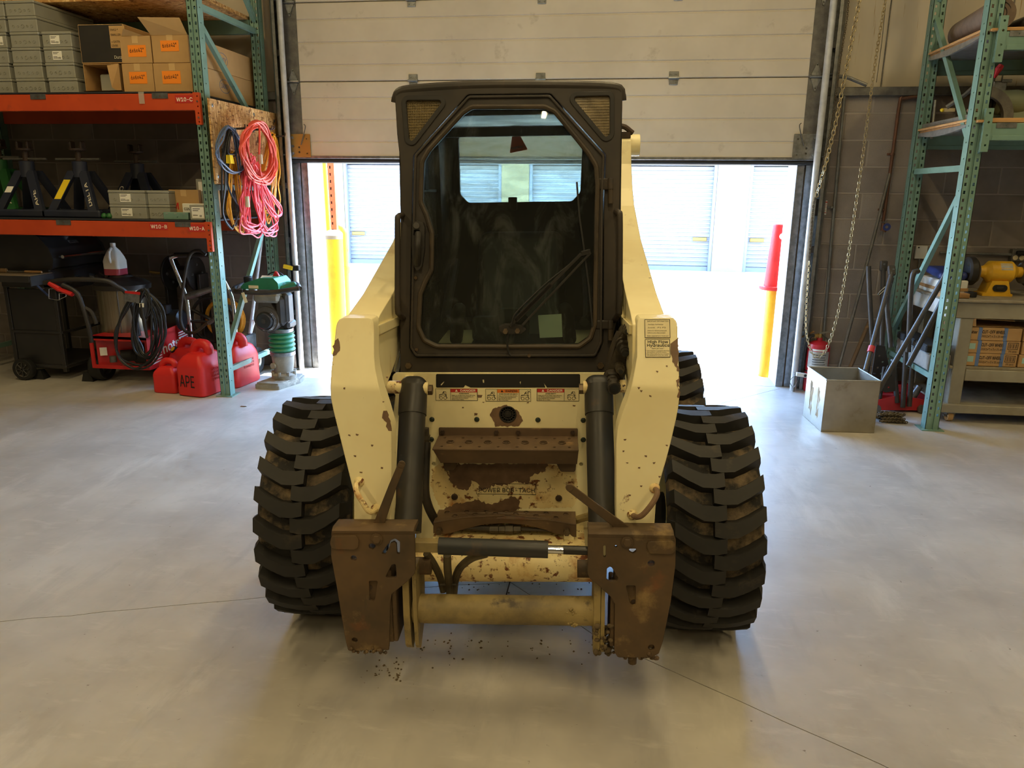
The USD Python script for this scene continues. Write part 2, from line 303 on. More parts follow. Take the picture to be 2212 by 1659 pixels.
# sectional overhead door, half raised
DB, SEC = 1.885, .612
d1 = thing('door_1', None, None, kind='structure')
for s in range(4):
    z0 = DB + s*SEC; prof = []
    cuts = [.0, .128, .304, .480, .612]
    for a, b in zip(cuts[:-1], cuts[1:]):
        prof += [(DY, z0 + a + .0035), (DY - .006, z0 + a + .010), (DY - .006, z0 + b - .010), (DY, z0 + b - .0035)]
    prof = [(y, z) for y, z in prof] + [(DY + .045, z0 + SEC - .0035), (DY + .045, z0 + .0035)]
    obj('door_section', ext(Polygon(prof), XL - .12, XR + .12, 'x'), 'door_panel', d1, smooth=False)
    for x in (XL - .12, XR + .12):
        sg = 1 if x < 0 else -1
        obj('end_stile', cb(x, x + sg*.115, DY - .010, DY - .004, z0 + .004, z0 + SEC - .004, .002), 'galv_dull', d1, smooth=False)
        obj('roller', cyl((x - sg*.09, DY - .02, z0 + .02), (x + sg*.02, DY - .02, z0 + .02), .009, 8), 'galv', d1)
        if s:
            obj('end_hinge', [ext(rnd([(x + sg*.02, z0 + .012), (x + sg*.10, z0 + .012), (x + sg*.075, z0 + .07), (x + sg*.06, z0 + .11), (x + sg*.045, z0 + .07)], .006, [disc(x + sg*.06, z0 + .085, .005)]), DY - .020, DY - .010),
                ext(rnd([(x + sg*.02, z0 - .012), (x + sg*.10, z0 - .012), (x + sg*.075, z0 - .07), (x + sg*.06, z0 - .12), (x + sg*.045, z0 - .07)], .006, [disc(x + sg*.06, z0 - .085, .005)]), DY - .020, DY - .010),
                cyl((x + sg*.01, DY - .024, z0), (x + sg*.11, DY - .024, z0), .010, 8)], 'galv', d1)
    if s:
        for x in (W(893, 170, y=DY)[0], W(1168, 165, y=DY)[0], W(1455, 170, y=DY)[0]):
            obj('hinge', [cb(x - .038, x + .038, DY - .013, DY - .005, z0 + .004, z0 + .05, .002), cb(x - .034, x + .034, DY - .013, DY - .005, z0 - .05, z0 - .004, .002), cyl((x - .042, DY - .02, z0), (x + .042, DY - .02, z0), .011, 8), mv(cyl((0, -.006, 0), (0, .004, 0), .006, 6), (x - .02, DY - .013, z0 + .03)), mv(cyl((0, -.006, 0), (0, .004, 0), .006, 6), (x + .02, DY - .013, z0 + .03)), mv(cyl((0, -.006, 0), (0, .004, 0), .006, 6), (x - .02, DY - .013, z0 - .03)), mv(cyl((0, -.006, 0), (0, .004, 0), .006, 6), (x + .02, DY - .013, z0 - .03))], 'galv', d1)
obj('section_joint', [cb(XL - .12, XR + .12, DY + .006, DY + .043, DB + s*SEC - .012, DB + s*SEC + .012, .001) for s in (1, 2, 3)], 'galv_dull', d1, smooth=False)
obj('bottom_rail', [cb(XL - .12, XR + .12, DY - .014, DY + .05, DB - .012, DB + .012, .003)], 'galv', d1, smooth=False)
obj('bottom_seal', tube([(XL - .12, DY + .018, DB - .026), (XR + .12, DY + .018, DB - .026)], .022, 10), 'rubber_black', d1)
for sg, x in ((1, XL - .10), (-1, XR + .10)):
    obj('bottom_bracket', ext(rnd([(x - sg*.01, DB), (x + sg*.16, DB), (x + sg*.16, DB + .19), (x - sg*.01, DB + .19)], .004, [disc(x + sg*.13, DB + .03, .006), disc(x + sg*.13, DB + .15, .006), disc(x + sg*.06, DB + .08, .009), disc(x + sg*.06, DB + .04, .009)]), DY - .022, DY - .012), 'brass' if sg > 0 else 'galv', d1, smooth=False)
    obj('bracket_bolt', [cyl((x + sg*.005, DY - .035, DB + a), (x + sg*.005, DY - .02, DB + a), .012, 6) for a in (.03, .09, .16)], 'galv', d1)
    obj('lift_cable', tube([(x + sg*.08, DY - .03, DB + .10), (x + sg*.13, DY - .035, DB + .24), (x + sg*.12, DY - .04, DB + .27)], .004, 6, 4), 'galv_dull', d1)
tr = thing('trim_2', None, None, kind='structure')
for sg, x in ((-1, XL - .17), (1, XR + .17)):
    prof = [(x - sg*.03, DY + .04), (x + sg*.03, DY + .04), (x + sg*.045, DY + .01), (x + sg*.045, DY - .05), (x + sg*.025, DY - .07), (x - sg*.0, DY - .07), (x, DY - .063), (x + sg*.02, DY - .063), (x + sg*.036, DY - .045), (x + sg*.036, DY + .005), (x + sg*.025, DY + .03), (x - sg*.03, DY + .034)]
    obj('door_track', ext(Polygon(prof), .01, 3.9, 'z'), 'galv', tr, smooth=False)
    obj('track_angle', [cb(x - sg*.035, x - sg*.029, DY - .03, DY + .06, 0, 3.9, .001), cb(x - sg*.035, x + sg*.08, DY + .05, DY + .06, 0, 3.9, .001)], 'galv_dull', tr, smooth=False)
    obj('track_clip', [cb(x - sg*.03, x + sg*.03, DY - .035, DY + .05, z, z + .05, .003) for z in (.5, 1.15, 1.62, 2.7, 3.4)], 'galv_dull', tr, smooth=False)
# round guard pipe in front of each track
px_r = W(1698, 838, z=0)
obj('trim_3', tube([(XR + .12, DY - .07, 0), (XR + .12, DY - .07, 3.9)], .026, 14), 'white_pipe', kind='structure')
obj('trim_4', tube([(XL - .12, DY - .07, 0), (XL - .12, DY - .07, 3.9)], .024, 14), 'white_pipe', kind='structure')

# ------------------------------------------------------------------ outside
obj('ground', ext(sbox(-60, 6.86, 60, 60), -.2, -.012, 'z'), 'outdoor_concrete', kind='structure', smooth=False)
FY = 16.7
sb = thing('storage_building', 'long storage building across the yard with white roll-up doors and cream pillars', 'building')
fz0, fz1 = -.02, 2.16
doors = [(W(735, 360, y=FY)[0] + .05, W(1565, 360, y=FY)[0] - .12), (W(1622, 360, y=FY)[0], W(1622, 360, y=FY)[0] + 3.2)]
L0 = doors[0][0]
doors = [(L0, -2.2 - .3), (-2.2 + .3, doors[0][1])] + doors[1:] + [(L0 - 4.3, L0 - .55)]
solid = unary_union([sbox(-26, -.32, 26, 2.62)]).difference(unary_union([sbox(a, fz0, b, fz1 + .14) for a, b in doors]))
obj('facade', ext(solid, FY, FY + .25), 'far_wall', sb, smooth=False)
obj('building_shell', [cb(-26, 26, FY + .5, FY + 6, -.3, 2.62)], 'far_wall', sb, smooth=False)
obj('roof', [cb(-26.4, 26.4, FY - .28, FY + 6.4, 2.62, 2.74, .02)], 'far_trim', sb, smooth=False)
for a, b in doors:
    dr = thing('roll_up_door', None, None, parent=sb)
    prof = [(FY + .16, fz0)]; z = fz0
    while z < fz1 + .02:
        prof += [(FY + .16, z + .012), (FY + .142, z + .026), (FY + .142, z + .066), (FY + .16, z + .08)]; z += .088
    prof += [(FY + .2, z), (FY + .2, fz0)]
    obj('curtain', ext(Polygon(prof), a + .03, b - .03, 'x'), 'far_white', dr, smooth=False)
    for x in (a, b - .07): obj('guide', cb(x, x + .07, FY + .02, FY + .13, fz0, fz1 + .12, .006), 'far_trim', dr, smooth=False)
    obj('header', [cb(a, b, FY + .0, FY + .14, fz1 + .02, fz1 + .15, .01)], 'far_trim', dr, smooth=False)
    obj('bottom_bar', [cb(a + .07, b - .07, FY + .09, FY + .14, fz0, fz0 + .09, .008)], 'far_trim', dr, smooth=False)
    for x in (a + .12, b - .42): obj('latch', cb(x, x + .3, FY + .09, FY + .13, .62, .70, .01), 'brass', dr, smooth=False)
obj('curb_beam', cb(-26, 26, FY - .12, FY + .2, -.22, -.022, .02), 'curb', sb, smooth=False)

def bollard(name, label, px, r, y, h, top, mat_='yellow_paint'):
    b = thing(name, label, 'bollard', (px, y, -.012))
    obj('post', lathe([(0, 0), (r, 0), (r, h)] + ([(0, h)] if not top else []), 28), mat_, b)
    if top: obj('dome', lathe([(r*1.02, h - .01)] + [(r*1.02*math.cos(a), h + r*.5*math.sin(a)) for a in np.linspace(0, 1.57, 7)], 28), 'white_dome', b)
    return b
b0 = bollard('bollard', 'yellow bollard with a white domed top at the left door jamb', -2.76, .088, 7.24, 1.20, True)
obj('flaked_ring', lathe([(.0885, 1.155), (.0895, 1.155), (.0895, 1.202), (.0885, 1.202)], 28), 'curb', b0)
b1 = bollard('bollard', 'yellow bollard wearing a red cone at the right door jamb', 1.43, .067, 6.98, .82, False)
cn = thing('traffic_cone', 'red cone with a holed grip set upside over the right yellow bollard', 'traffic cone', (1.43, 6.98, .785))
hole = Polygon()
obj('cone_body', lathe([(.098, .03), (.093, .03), (.058, .56), (.050, .572), (.0, .575)], 32), 'red_cone', cn)
obj('cone_flange', lathe([(.075, .0), (.128, .0), (.132, .012), (.128, .03), (.075, .034)], 32), 'red_cone', cn)
obj('grip_hole', ext(disc(0.015, .47, .026, 6), -.072, -.045), 'white_dome', cn)
x2 = W(757, 690, z=0)
b2 = thing('gas_riser', 'thin yellow standpipe with an elbow top beyond the left bollard', 'pipe', (-3.52, 9.6, -.012))
obj('riser_pipe', tube([(0, 0, 0), (0, 0, 1.08), (-.02, 0, 1.14), (-.08, 0, 1.16)], .045, 12), 'yellow_paint', b2)
obj('coupling', lathe([(0, .56), (.058, .56), (.058, .64), (0, .64)], 14), 'yellow_paint', b2); obj('coupling', lathe([(0, .84), (.052, .84), (.052, .88), (0, .88)], 14), 'yellow_paint', b2)
up = thing('rack_upright', 'weathered orange slotted rack upright standing outside by the left jamb', 'rack upright', (-3.17, 8.3, -.012))
hs = [sbox(-.010, z, .010, z + .03) for z in np.arange(.1, 2.5, .0762)]
obj('post', [ext(sbox(-.045, 0, .045, 2.6).difference(unary_union(hs)), -.002, .002), cb(-.047, -.043, 0, .06, 0, 2.6, .001), cb(.043, .047, 0, .06, 0, 2.6, .001)], 'orange_paint', up, smooth=False)
obj('back_web', cb(-.02, .02, .03, .034, 0, 2.6, .001), 'joint_dirt', up, smooth=False)
pn = thing('leaning_panel', 'grey sheet panel stood upright outside behind the left bollard', 'panel', (-3.32, 8.36, -.012))
obj('sheet', cb(-.12, .10, 0, .03, 0, 2.5), 'grey_panel', pn, smooth=False)
obj('edge_strip', cb(-.135, -.12, -.01, .04, 0, 2.5), 'far_trim', pn, smooth=False)
yp = thing('pole', 'pale yellow pole leaning outside between jamb and grey panel', 'pole', (0, 0, 0))
obj('shaft', tube([(-2.99, 7.75, -.012), (-3.10, 7.95, 2.4)], .028, 12), 'yellow_paint', yp)

# ------------------------------------------------------------------ the loader
def bevelled(name, radius):
    """rounds the edges of a material's shading"""
    base = f'/World/Looks/{name}'; s = UsdShade.Shader.Define(stage, base + '/bv'); s.CreateIdAttr('cycles_bevel')
    s.CreateInput('radius', Sdf.ValueTypeNames.Float).Set(radius); s.CreateInput('samples', Sdf.ValueTypeNames.Int).Set(4)
    o = s.CreateOutput('bevel', Sdf.ValueTypeNames.Token)
    t = UsdShade.Shader.Get(stage, base + '/bp') if stage.GetPrimAtPath(base + '/bp') else UsdShade.Shader.Get(stage, base + '/p')
    t.CreateInput('normal', Sdf.ValueTypeNames.Token).ConnectToSource(o)
mat('cream', (248, 238, 192), (236, 222, 172), vs=2.2, rough=.42, spots=[((196, 170, 116), 4.5, .60, .78, (1, 1, .6)), ((128, 78, 38), 16, .70, .76), ((70, 44, 28), 34, .715, .735)], bump=.05, bs=90)
mat('cream_rusty', (242, 226, 172), (226, 200, 138), vs=5, rough=.5, spots=[((176, 108, 44), 8, .54, .68), ((112, 62, 28), 34, .55, .62), ((60, 40, 28), 60, .66, .70)], bump=.1, bs=70)
mat('cab_black', (44, 40, 37), (62, 54, 46), vs=3.5, rough=.42, rough2=.6, spots=[((98, 80, 58), 6, .60, .85, (1, 1, .7)), ((92, 78, 60), 40, .70, .78)], bump=.12, bs=180, bd=.001)
mat('trim_black', (30, 28, 27), (44, 40, 36), vs=5, rough=.4, rough2=.6)
mat('seal_brown', (74, 62, 46), (50, 43, 35), vs=7, rough=.55)
mat('cyl_black', (38, 40, 42), (50, 46, 42), vs=4, rough=.38, rough2=.55, spots=[((86, 62, 42), 7, .62, .76), ((110, 108, 100), 26, .71, .76, (1, 1, .4))])
mat('rusty_steel', (98, 76, 50), (68, 55, 39), vs=4, rough=.62, rough2=.8, spots=[((124, 74, 40), 5, .60, .76), ((150, 124, 80), 7, .58, .76), ((62, 54, 46), 6, .60, .72, (1.6, 1, .5))], bump=.35, bs=45, bd=.003)
mat('step_rust', (112, 89, 65), (86, 68, 52), vs=5, rough=.6, spots=[((166, 132, 88), 12, .60, .72, (.5, 1, 1)), ((108, 62, 34), 8, .64, .74)], bump=.25, bs=60, bd=.002)
mat('chip_brown', (126, 98, 74), (104, 80, 60), vs=20, rough=.6, bump=.3, bs=90, bd=.002)
mat('tube_yellow', (158, 138, 88), (118, 103, 67), vs=5, rough=.6, spots=[((100, 88, 66), 4, .50, .66), ((72, 62, 48), 9, .60, .68), ((120, 84, 44), 12, .64, .74)], bump=.2, bs=50)
mat('dried_mud', (104, 88, 64), (76, 64, 48), vs=20, rough=.95, bump=.4)
mat('chrome', (210, 212, 214), rough=.12, metal=1.0)
mat('bolt', (120, 106, 86), (92, 74, 56), vs=30, rough=.45, metal=.6)
mat('dark_bolt', (66, 48, 36), (48, 38, 30), vs=30, rough=.6)
mat('tyre', (28, 27, 26), (40, 37, 34), vs=9, rough=.8, spots=[((122, 104, 78), 12, .47, .66)], bump=.5, bs=55, bd=.006)
mat('lug', (27, 26, 26), (36, 34, 32), vs=8, rough=.65, spots=[((84, 72, 56), 9, .60, .86), ((96, 84, 66), 28, .70, .78)], bump=.2, bs=60, bd=.003)
mat('hose', (34, 32, 30), (64, 54, 40), vs=9, rough=.6)
mat('hose_dirty', (104, 92, 66), (76, 66, 48), vs=9, rough=.7)
mat('fitting', (88, 80, 64), (58, 52, 44), vs=18, rough=.5, metal=.3)
mat('plug_green', (34, 46, 38), rough=.5)
mat('decal_cream', (228, 214, 168), rough=.5)
mat('print_black', (30, 28, 26), rough=.5)
mat('print_faded', (82, 74, 58), rough=.5)
mat('print_red', (186, 44, 36), rough=.5)
mat('print_orange', (226, 122, 42), rough=.5)
mat('print_white', (240, 232, 210), rough=.5)
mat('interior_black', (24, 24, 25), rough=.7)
mat('seat_vinyl', (34, 34, 36), rough=.45, bump=.1)
mat('body_grey', (150, 148, 140), (120, 118, 110), vs=4, rough=.35, metal=.5)
mat('sign_red', (240, 96, 62), rough=.5)
mat('paper', (226, 226, 200), rough=.7)
for k_, r_ in (('cream', .006), ('cab_black', .006), ('rusty_steel', .004), ('step_rust', .004), ('trim_black', .004)): bevelled(k_, r_)
def glass(name, tint, dust, dust_lo, dust_hi, sc=3.0, stretch=(1, 1, 1), refl=1.5):
    n = {'tr': ('transparent_bsdf', {'color': tint}), 'gl': ('glossy_bsdf', {'color': (1, 1, 1), 'roughness': .02}), 'fr': ('fresnel', {'IOR': refl}), 'mx': ('mix_closure', {}),
         'tc': ('texture_coordinate', {}), 'mp': ('mapping', {'scale': stretch}), 'nz': ('noise_texture', {'scale': sc, 'detail': 7.0, 'roughness': .65, 'distortion': 1.2}), 'rp': ('map_range', {'from_min': dust_lo, 'from_max': dust_hi, 'to_min': .015, 'to_max': dust, 'clamp': True}),
         'df': ('diffuse_bsdf', {'color': (.62, .62, .56)}), 'tl': ('translucent_bsdf', {'color': (.62, .64, .6)}), 'ad': ('mix_closure', {'fac': .5}), 'm2': ('mix_closure', {})}
    M[name] = usdkit.material(stage, f'/World/Looks/{name}', n, [('fr.fac', 'mx.fac'), ('tr.BSDF', 'mx.closure1'), ('gl.BSDF', 'mx.closure2'), ('tc.object', 'mp.vector'), ('mp.vector', 'nz.vector'), ('nz.fac', 'rp.value'),
        ('df.BSDF', 'ad.closure1'), ('tl.BSDF', 'ad.closure2'), ('rp.result', 'm2.fac'), ('mx.closure', 'm2.closure1'), ('ad.closure', 'm2.closure2')], surface='m2.closure')
glass('door_glass', (.80, .88, .86), .15, .52, .80, 5.0, (2, 2, .8))
glass('rear_glass', (.88, .95, .92), .50, .36, .76, 4.0, (1, 1, 4))
mat('lens', (150, 132, 92), (120, 104, 70), vs=30, rough=.25, coat=.6, spots=[((190, 170, 120), 8, .55, .75)])

ld = UsdGeom.Xform.Define(stage, path_for('skid_steer_loader')); _m = np.eye(4); _m[0, :3], _m[1, :3], _m[2, :3], _m[3, :3] = MX, MY, MZ, MO
ld.AddTransformOp().Set(Gf.Matrix4d(_m.tolist())); LD = keys(ld.GetPrim(), 'dirty cream skid-steer loader with black glazed cab and rusty quick-attach plates, facing the camera', 'skid-steer loader')
def sub(name, parent=LD): return thing(name, None, None, parent=parent)

# slanted cab front: y = SY + .135 (z - .97)
SY = -.10
def ms(px, py, off=0.0):
    d = _ray(px, py); dl = np.array([d @ MX, d @ MY, d @ MZ]); e = EYE - MO; el = np.array([e @ MX, e @ MY, e @ MZ])
    t = (SY + off + .135*(el[2] - .97) - el[1])/(dl[1] - .135*dl[2]); return el + dl*t
def sxz(pts, off=0.0): return [(p[0], p[2]) for p in (ms(a, b, off) for a, b in pts)]
def slab_s(g, o0, o1):
    q = ext(g, o0, o1); v = np.array(q.vertices); v[:, 1] += SY + .135*(v[:, 2] - .97); return trimesh.Trimesh(v, q.faces, process=False)
def slab_y(g, y0, y1): return ext(g, y0, y1)

# --- cab
cab = sub('cab')
frame_out = [(853, 205), (862, 190), (905, 184), (1000, 178), (1100, 176), (1250, 177), (1335, 182), (1345, 198), (1341, 307), (1338, 441), (1333, 690), (1320, 745), (1310, 815), (1172, 814), (1140, 811), (1045, 811), (1015, 815), (865, 815), (864, 600), (866, 470), (865, 350), (858, 290)]
door_open = [(893, 335), (1010, 204), (1190, 202), (1309, 334), (1305, 430), (1303, 740), (1288, 772), (897, 772), (884, 752), (890, 450)]
lampL = [(877, 217), (958, 217), (891, 304), (884, 303)]
lampR = [(1235, 209), (1317, 207), (1317, 290), (1309, 297)]
door_in = rnd(sxz(door_open), .012)
gL, gR = rnd(sxz(lampL), .008), rnd(sxz(lampR), .008)
fo = rnd(sxz(frame_out), .012)
obj('front_frame', slab_s(fo.difference(unary_union([door_in, gL, gR])), 0, .07), 'cab_black', cab)
rc = [ms(870, 205), ms(1332, 203)]
def ball_hull(c, r): return cat([hull(np.vstack([trimesh.creation.icosphere(2, r).vertices + np.array(p) for p in c]))])
xl, xr, zt = rc[0][0], rc[1][0], ms(1100, 175)[2] - .032
obj('roof', ball_hull([(xl + .02, .105, rc[0][2] - .012), (0, .095, zt), (.12, .095, zt), (xr - .02, .105, rc[1][2] - .010), (xl + .03, 1.08, 1.93), (xr - .03, 1.08, 1.93), (0, .6, zt + .03), (xl + .03, .12, 1.90), (xr - .03, .12, 1.90)], .026), 'cab_black', cab, smooth=40)
obj('roof_lip', tube([ms(a, b, o) + np.array([0, 0, -.012]) for a, b, o in ((855, 214, .02), (857, 203, .016), (866, 190, .012), (905, 184, .01), (1000, 178, .01), (1100, 176, .01), (1250, 177, .01), (1330, 182, .012), (1341, 196, .016), (1343, 210, .02))], .017, 10, 4), 'cab_black', cab)
for nm, g, gp in (('left', gL, lampL), ('right', gR, lampR)):
    wl_ = obj('work_lamp', slab_s(g.buffer(.004), .012, .03), 'lens', cab)
    obj('bezel', slab_s(g.buffer(.016).difference(g.buffer(.001)), -.004, .02), 'trim_black', wl_)
    bx = g.bounds; gl_ = []
    for x in np.arange(bx[0] + .004, bx[2], .006): gl_.append(sbox(x, bx[1], x + .0022, bx[3]))
    obj('lens_ribs', slab_s(unary_union(gl_).intersection(g), .009, .013), 'lens', wl_, smooth=False)
    obj('cross_ribs', slab_s(unary_union([sbox(bx[0], z, bx[2], z + .0018) for z in np.arange(bx[1], bx[3], .009)]).intersection(g), .008, .013), 'lens', wl_, smooth=False)
# side walls with barred openings, rear wall with window, floor
for sg in (-1, 1):
    x0 = sg*.395; side = Polygon([(.10, 1.93), (-.02, .95), (1.10, .95), (1.10, 1.93)])
    win = rnd([(.16, 1.82), (.13, 1.05), (.80, 1.05), (.80, 1.82)], .04)
    sw = obj('side_wall', ext(side.difference(win), min(x0, x0 - sg*.035), max(x0, x0 - sg*.035), 'x'), 'interior_black', cab)
    obj('side_bars', [cb(x0 - sg*.006, x0 - sg*.016, y - .004, y + .004, 1.05, 1.82, .001) for y in np.arange(.17, .80, .035)] + [cb(x0 - sg*.005, x0 - sg*.017, .08, .81, z - .006, z + .006, .001) for z in (1.22, 1.42, 1.62)], 'cab_black', sw, smooth=False)
rw = rnd([(p[0], p[2]) for p in (mp(a, b, 1.05) for a, b in ((990, 300), (1000, 285), (1060, 258), (1185, 258), (1232, 285), (1258, 320), (1254, 415), (1236, 435), (1010, 438), (993, 420)))], .02)
rear = obj('rear_wall', ext(sbox(-.40, .95, .40, 1.95).difference(rw), 1.05, 1.09), 'interior_black', cab)
obj('rear_glass', ext(rw.buffer(.006), 1.062, 1.068), 'rear_glass', rear, label='dusty rear window pane')
pz_ = mp(1107, 440, 1.0); obj('window_latch', cb(pz_[0] - .02, pz_[0] + .02, 1.0, 1.05, pz_[2] - .03, pz_[2] + .03), 'trim_black', rear)
obj('cab_floor', [cb(-.39, .39, -.08, 1.08, .62, .66), cb(-.39, .39, .9, 1.08, .66, 1.0)], 'interior_black', cab)
obj('headliner', [cb(-.38, .38, .10, 1.06, 1.90, 1.915), cb(-.37, .37, .93, .96, 1.86, 1.91)], 'interior_black', cab)
em = sub('exit_tag', cab)
ea, eb = mp(1112, 280, .98), mp(1112, 330, .98)
obj('tag', ext(rnd([(p[0], p[2]) for p in (mp(a, b, .98) for a, b in ((1108, 284), (1118, 283), (1140, 323), (1101, 331)))], .004), .978, .982), 'sign_red', em)
obj('cord', tube([(ea[0], .98, ea[2]), (ea[0], .98, ea[2] + .035)], .006, 6), 'trim_black', em)
tg = [mp(a, b, .975) for a, b in ((1104, 323), (1136, 317))]
obj('tag_print', text('Kod Koy', .011, (tg[0][0], .977, tg[0][2]), X=tg[1] - tg[0], Y=(0, 0, 1), bold=True, width=.055), 'print_black', em, smooth=False)
st = sub('operator_seat', cab)
obj('cushion', ball_hull([(x, y, z) for x in (-.18, .18) for y in (.36, .74) for z in (.86, .92)], .05), 'seat_vinyl', st)
obj('backrest', ball_hull([(x, y, z) for x, y, z in ((-.17, .78, .95), (.17, .78, .95), (-.15, .90, 1.38), (.15, .90, 1.38), (-.17, .86, .95), (.17, .86, .95))], .05), 'seat_vinyl', st)
for sg in (-1, 1):
    lv = obj('control_lever', tube([(sg*.24, .18, .68), (sg*.24, .17, .95), (sg*.22, .15, 1.06)], .014, 8, 4), 'trim_black', cab)
    obj('grip', ball_hull([(sg*.22, .15, 1.06), (sg*.21, .14, 1.16), (sg*.20, .12, 1.18)], .025), 'trim_black', lv)
    obj('boot', lathe([(.055, .70), (.075, .74), (.055, .78), (.07, .81), (.045, .85), (.058, .88), (.02, .92)], 16, at=(sg*.24, .175, 0)), 'rubber_black', lv)
    ar = obj('arm_bar', tube([(sg*.30, .80, 1.30), (sg*.30, .45, 1.12), (sg*.28, .30, 1.10)], .02, 8, 4), 'trim_black', cab)
for x in (-.37, .31): obj('dash_panel', cb(x, x + .06, .10, .18, 1.62, 1.80), 'interior_black', cab)
obj('wiper_motor_cover', [ext(rnd(sxz([(1021, 684), (1076, 683), (1078, 666), (1120, 666), (1143, 690), (1143, 737), (1021, 735)], .03), .012), .0 - .06, .0 - .02)], 'seat_vinyl', cab)
q_ = meshkit.arrays(M and cb(0, 1, 0, 1, 0, 1))
pp = [ms(a, b, .024) for a, b in ((1162, 681), (1213, 678), (1215, 728), (1166, 730))]
obj('paper_note', hull(pp + [p + np.array([0, .001, 0]) for p in pp]), 'paper', cab, label='pale square paper note behind the glass', smooth=False)

# --- door
dr = sub('door')
d_out = rnd(sxz([(896, 335), (1012, 207), (1188, 205), (1306, 335), (1302, 430), (1300, 738), (1286, 769), (899, 769), (887, 750), (893, 450)], -.012), .014)
g_out = rnd(sxz([(916, 350), (929, 327), (1002, 247), (1020, 235), (1176, 235), (1196, 244), (1267, 332), (1284, 360), (1287, 400), (1285, 465), (1281, 700), (1272, 728), (1250, 744), (945, 744), (920, 732), (908, 706), (912, 636), (924, 606), (936, 584), (937, 503), (925, 462), (913, 436)], -.012), .012)
obj('door_frame', slab_s(d_out.difference(g_out), -.014, .012), 'cab_black', dr)
obj('outer_lip', slab_s(d_out.difference(d_out.buffer(-.008)), -.022, -.010), 'cab_black', dr)
ring = np.array(g_out.buffer(.006).exterior.coords)[:-1]
obj('glass_seal', tube([(x, SY + .135*(z - .97) - .018, z) for x, z in ring], .0085, 8, 0, True), 'seal_brown', dr)
obj('glass_pane', slab_s(g_out.buffer(.004), -.006, .0), 'door_glass', dr, label='scratched dusty door glass')
hd = ms(904, 487, -.02)
hp = rnd(sxz([(892, 481), (903, 476), (915, 480), (919, 492), (918, 540), (913, 575), (903, 586), (893, 570), (891, 530)], -.02), .005)
hdl = obj('door_handle', slab_s(hp.difference(rnd(sxz([(896, 496), (908, 496), (909, 508), (895, 508)], -.02), .002)), -.036, -.012), 'trim_black', dr)
pg = [ms(a, b, -.036) for a, b in ((903, 505), (905, 520), (904, 545), (901, 572))]
obj('grip', tube([p + np.array([0, o, 0]) for p, o in zip(pg, (.004, -.022, -.022, .006))], .0125, 10, 5), 'trim_black', hdl)
lk = ms(900, 487, -.036); obj('lock_cylinder', cyl(lk + [0, .01, 0], lk - [0, .006, 0], .011, 14), 'chrome', hdl)
for ys in ((385, 440), (692, 735)):
    a, b, c = ms(1319, ys[0], -.02), ms(1319, (ys[0]*.55 + ys[1]*.45), -.02), ms(1319, ys[1], -.02)
    hg = obj('hinge', [cyl(a, b, .010, 10)], 'cab_black', dr)
    obj('hinge_pin', cyl(b, c, .009, 10), 'seal_brown', hg)
    obj('hinge_leaf', cb(a[0] - .05, a[0], a[1] - .002, a[1] + .012, b[2], a[2], .002), 'cab_black', hg)
for x_, y_ in ((900, 755), (1143, 768), (898, 600)):
    p = ms(x_, y_, -.02); obj('screw', cyl(p + [0, .008, 0], p - [0, .004, 0], .006, 8), 'bolt', dr)
# wiper
wp = sub('wiper', dr)
base = rnd(sxz([(1077, 706), (1090, 700), (1125, 703), (1138, 712), (1126, 722), (1090, 723), (1078, 716)], -.03), .004)
obj('pivot_plate', slab_s(base, -.026, -.008), 'trim_black', wp)
for x_, y_ in ((1092, 715), (1118, 714)):
    p = ms(x_, y_, -.03); obj('pivot_nut', cyl(p + [0, .004, 0], p - [0, .014, 0], .009, 6), 'bolt', wp)
a0, a1 = ms(1101, 705, -.04), ms(1256, 548, -.05); b0_, b1_ = ms(1128, 703, -.04), ms(1276, 546, -.045)
def flatbar(P, w, t, mid=None):
    P = [np.array(p) for p in P]; d = P[-1] - P[0]; d /= np.linalg.norm(d); s = np.cross(d, [0, 1, 0]); s /= np.linalg.norm(s)
    return loft([[p - s*w/2, p + s*w/2, p + s*w/2 + np.array([0, t, 0]), p - s*w/2 + np.array([0, t, 0])] for p in P])
obj('wiper_arm', flatbar([a0, a0*.4 + a1*.6, a0*.25 + a1*.75, a1], .011, .008), 'trim_black', wp)
obj('arm_cover', flatbar([a0*.92 + a1*.08, a0*.42 + a1*.58], .018, .012), 'trim_black', wp)
obj('link_arm', flatbar([b0_, b1_], .008, .006), 'trim_black', wp)
obj('arm_head', flatbar([a1 + (a1 - a0)*.0, ms(1276, 543, -.045)], .016, .01), 'trim_black', wp)
bl = [ms(a, b, -.03) for a, b in ((1246, 393), (1252, 470), (1262, 540), (1272, 620), (1280, 706))]
obj('blade', flatbar(bl, .006, .012), 'rubber_black', wp)
obj('washer_hose', tube([ms(a, b, -.045) for a, b in ((1104, 706), (1112, 680), (1140, 650), (1180, 612), (1230, 572))], .0035, 6, 5), 'rubber_black', wp)
obj('washer_hose', tube([ms(a, b, -.03) for a, b in ((1097, 722), (1096, 745), (1099, 762), (1104, 768))], .004, 6, 5), 'rubber_black', wp)
# grab handles
for P in (((869, 465, 0), (861, 468, -.05), (859, 480, -.06), (859, 560, -.06), (859, 664, -.06), (863, 678, -.05), (871, 688, 0)), ((1331, 457, 0), (1337, 460, -.05), (1339, 472, -.06), (1339, 560, -.06), (1338, 664, -.06), (1336, 678, -.05), (1327, 692, 0))):
    obj('grab_handle', tube([ms(a, b, o) for a, b, o in P], .0105, 10, 5), 'cab_black', cab)
for x_, y_ in ((883, 789), (1297, 789)):
    p = ms(x_, y_, 0); obj('frame_bolt', cyl(p + [0, .01, 0], p - [0, .010, 0], .012, 6), 'bolt', cab)

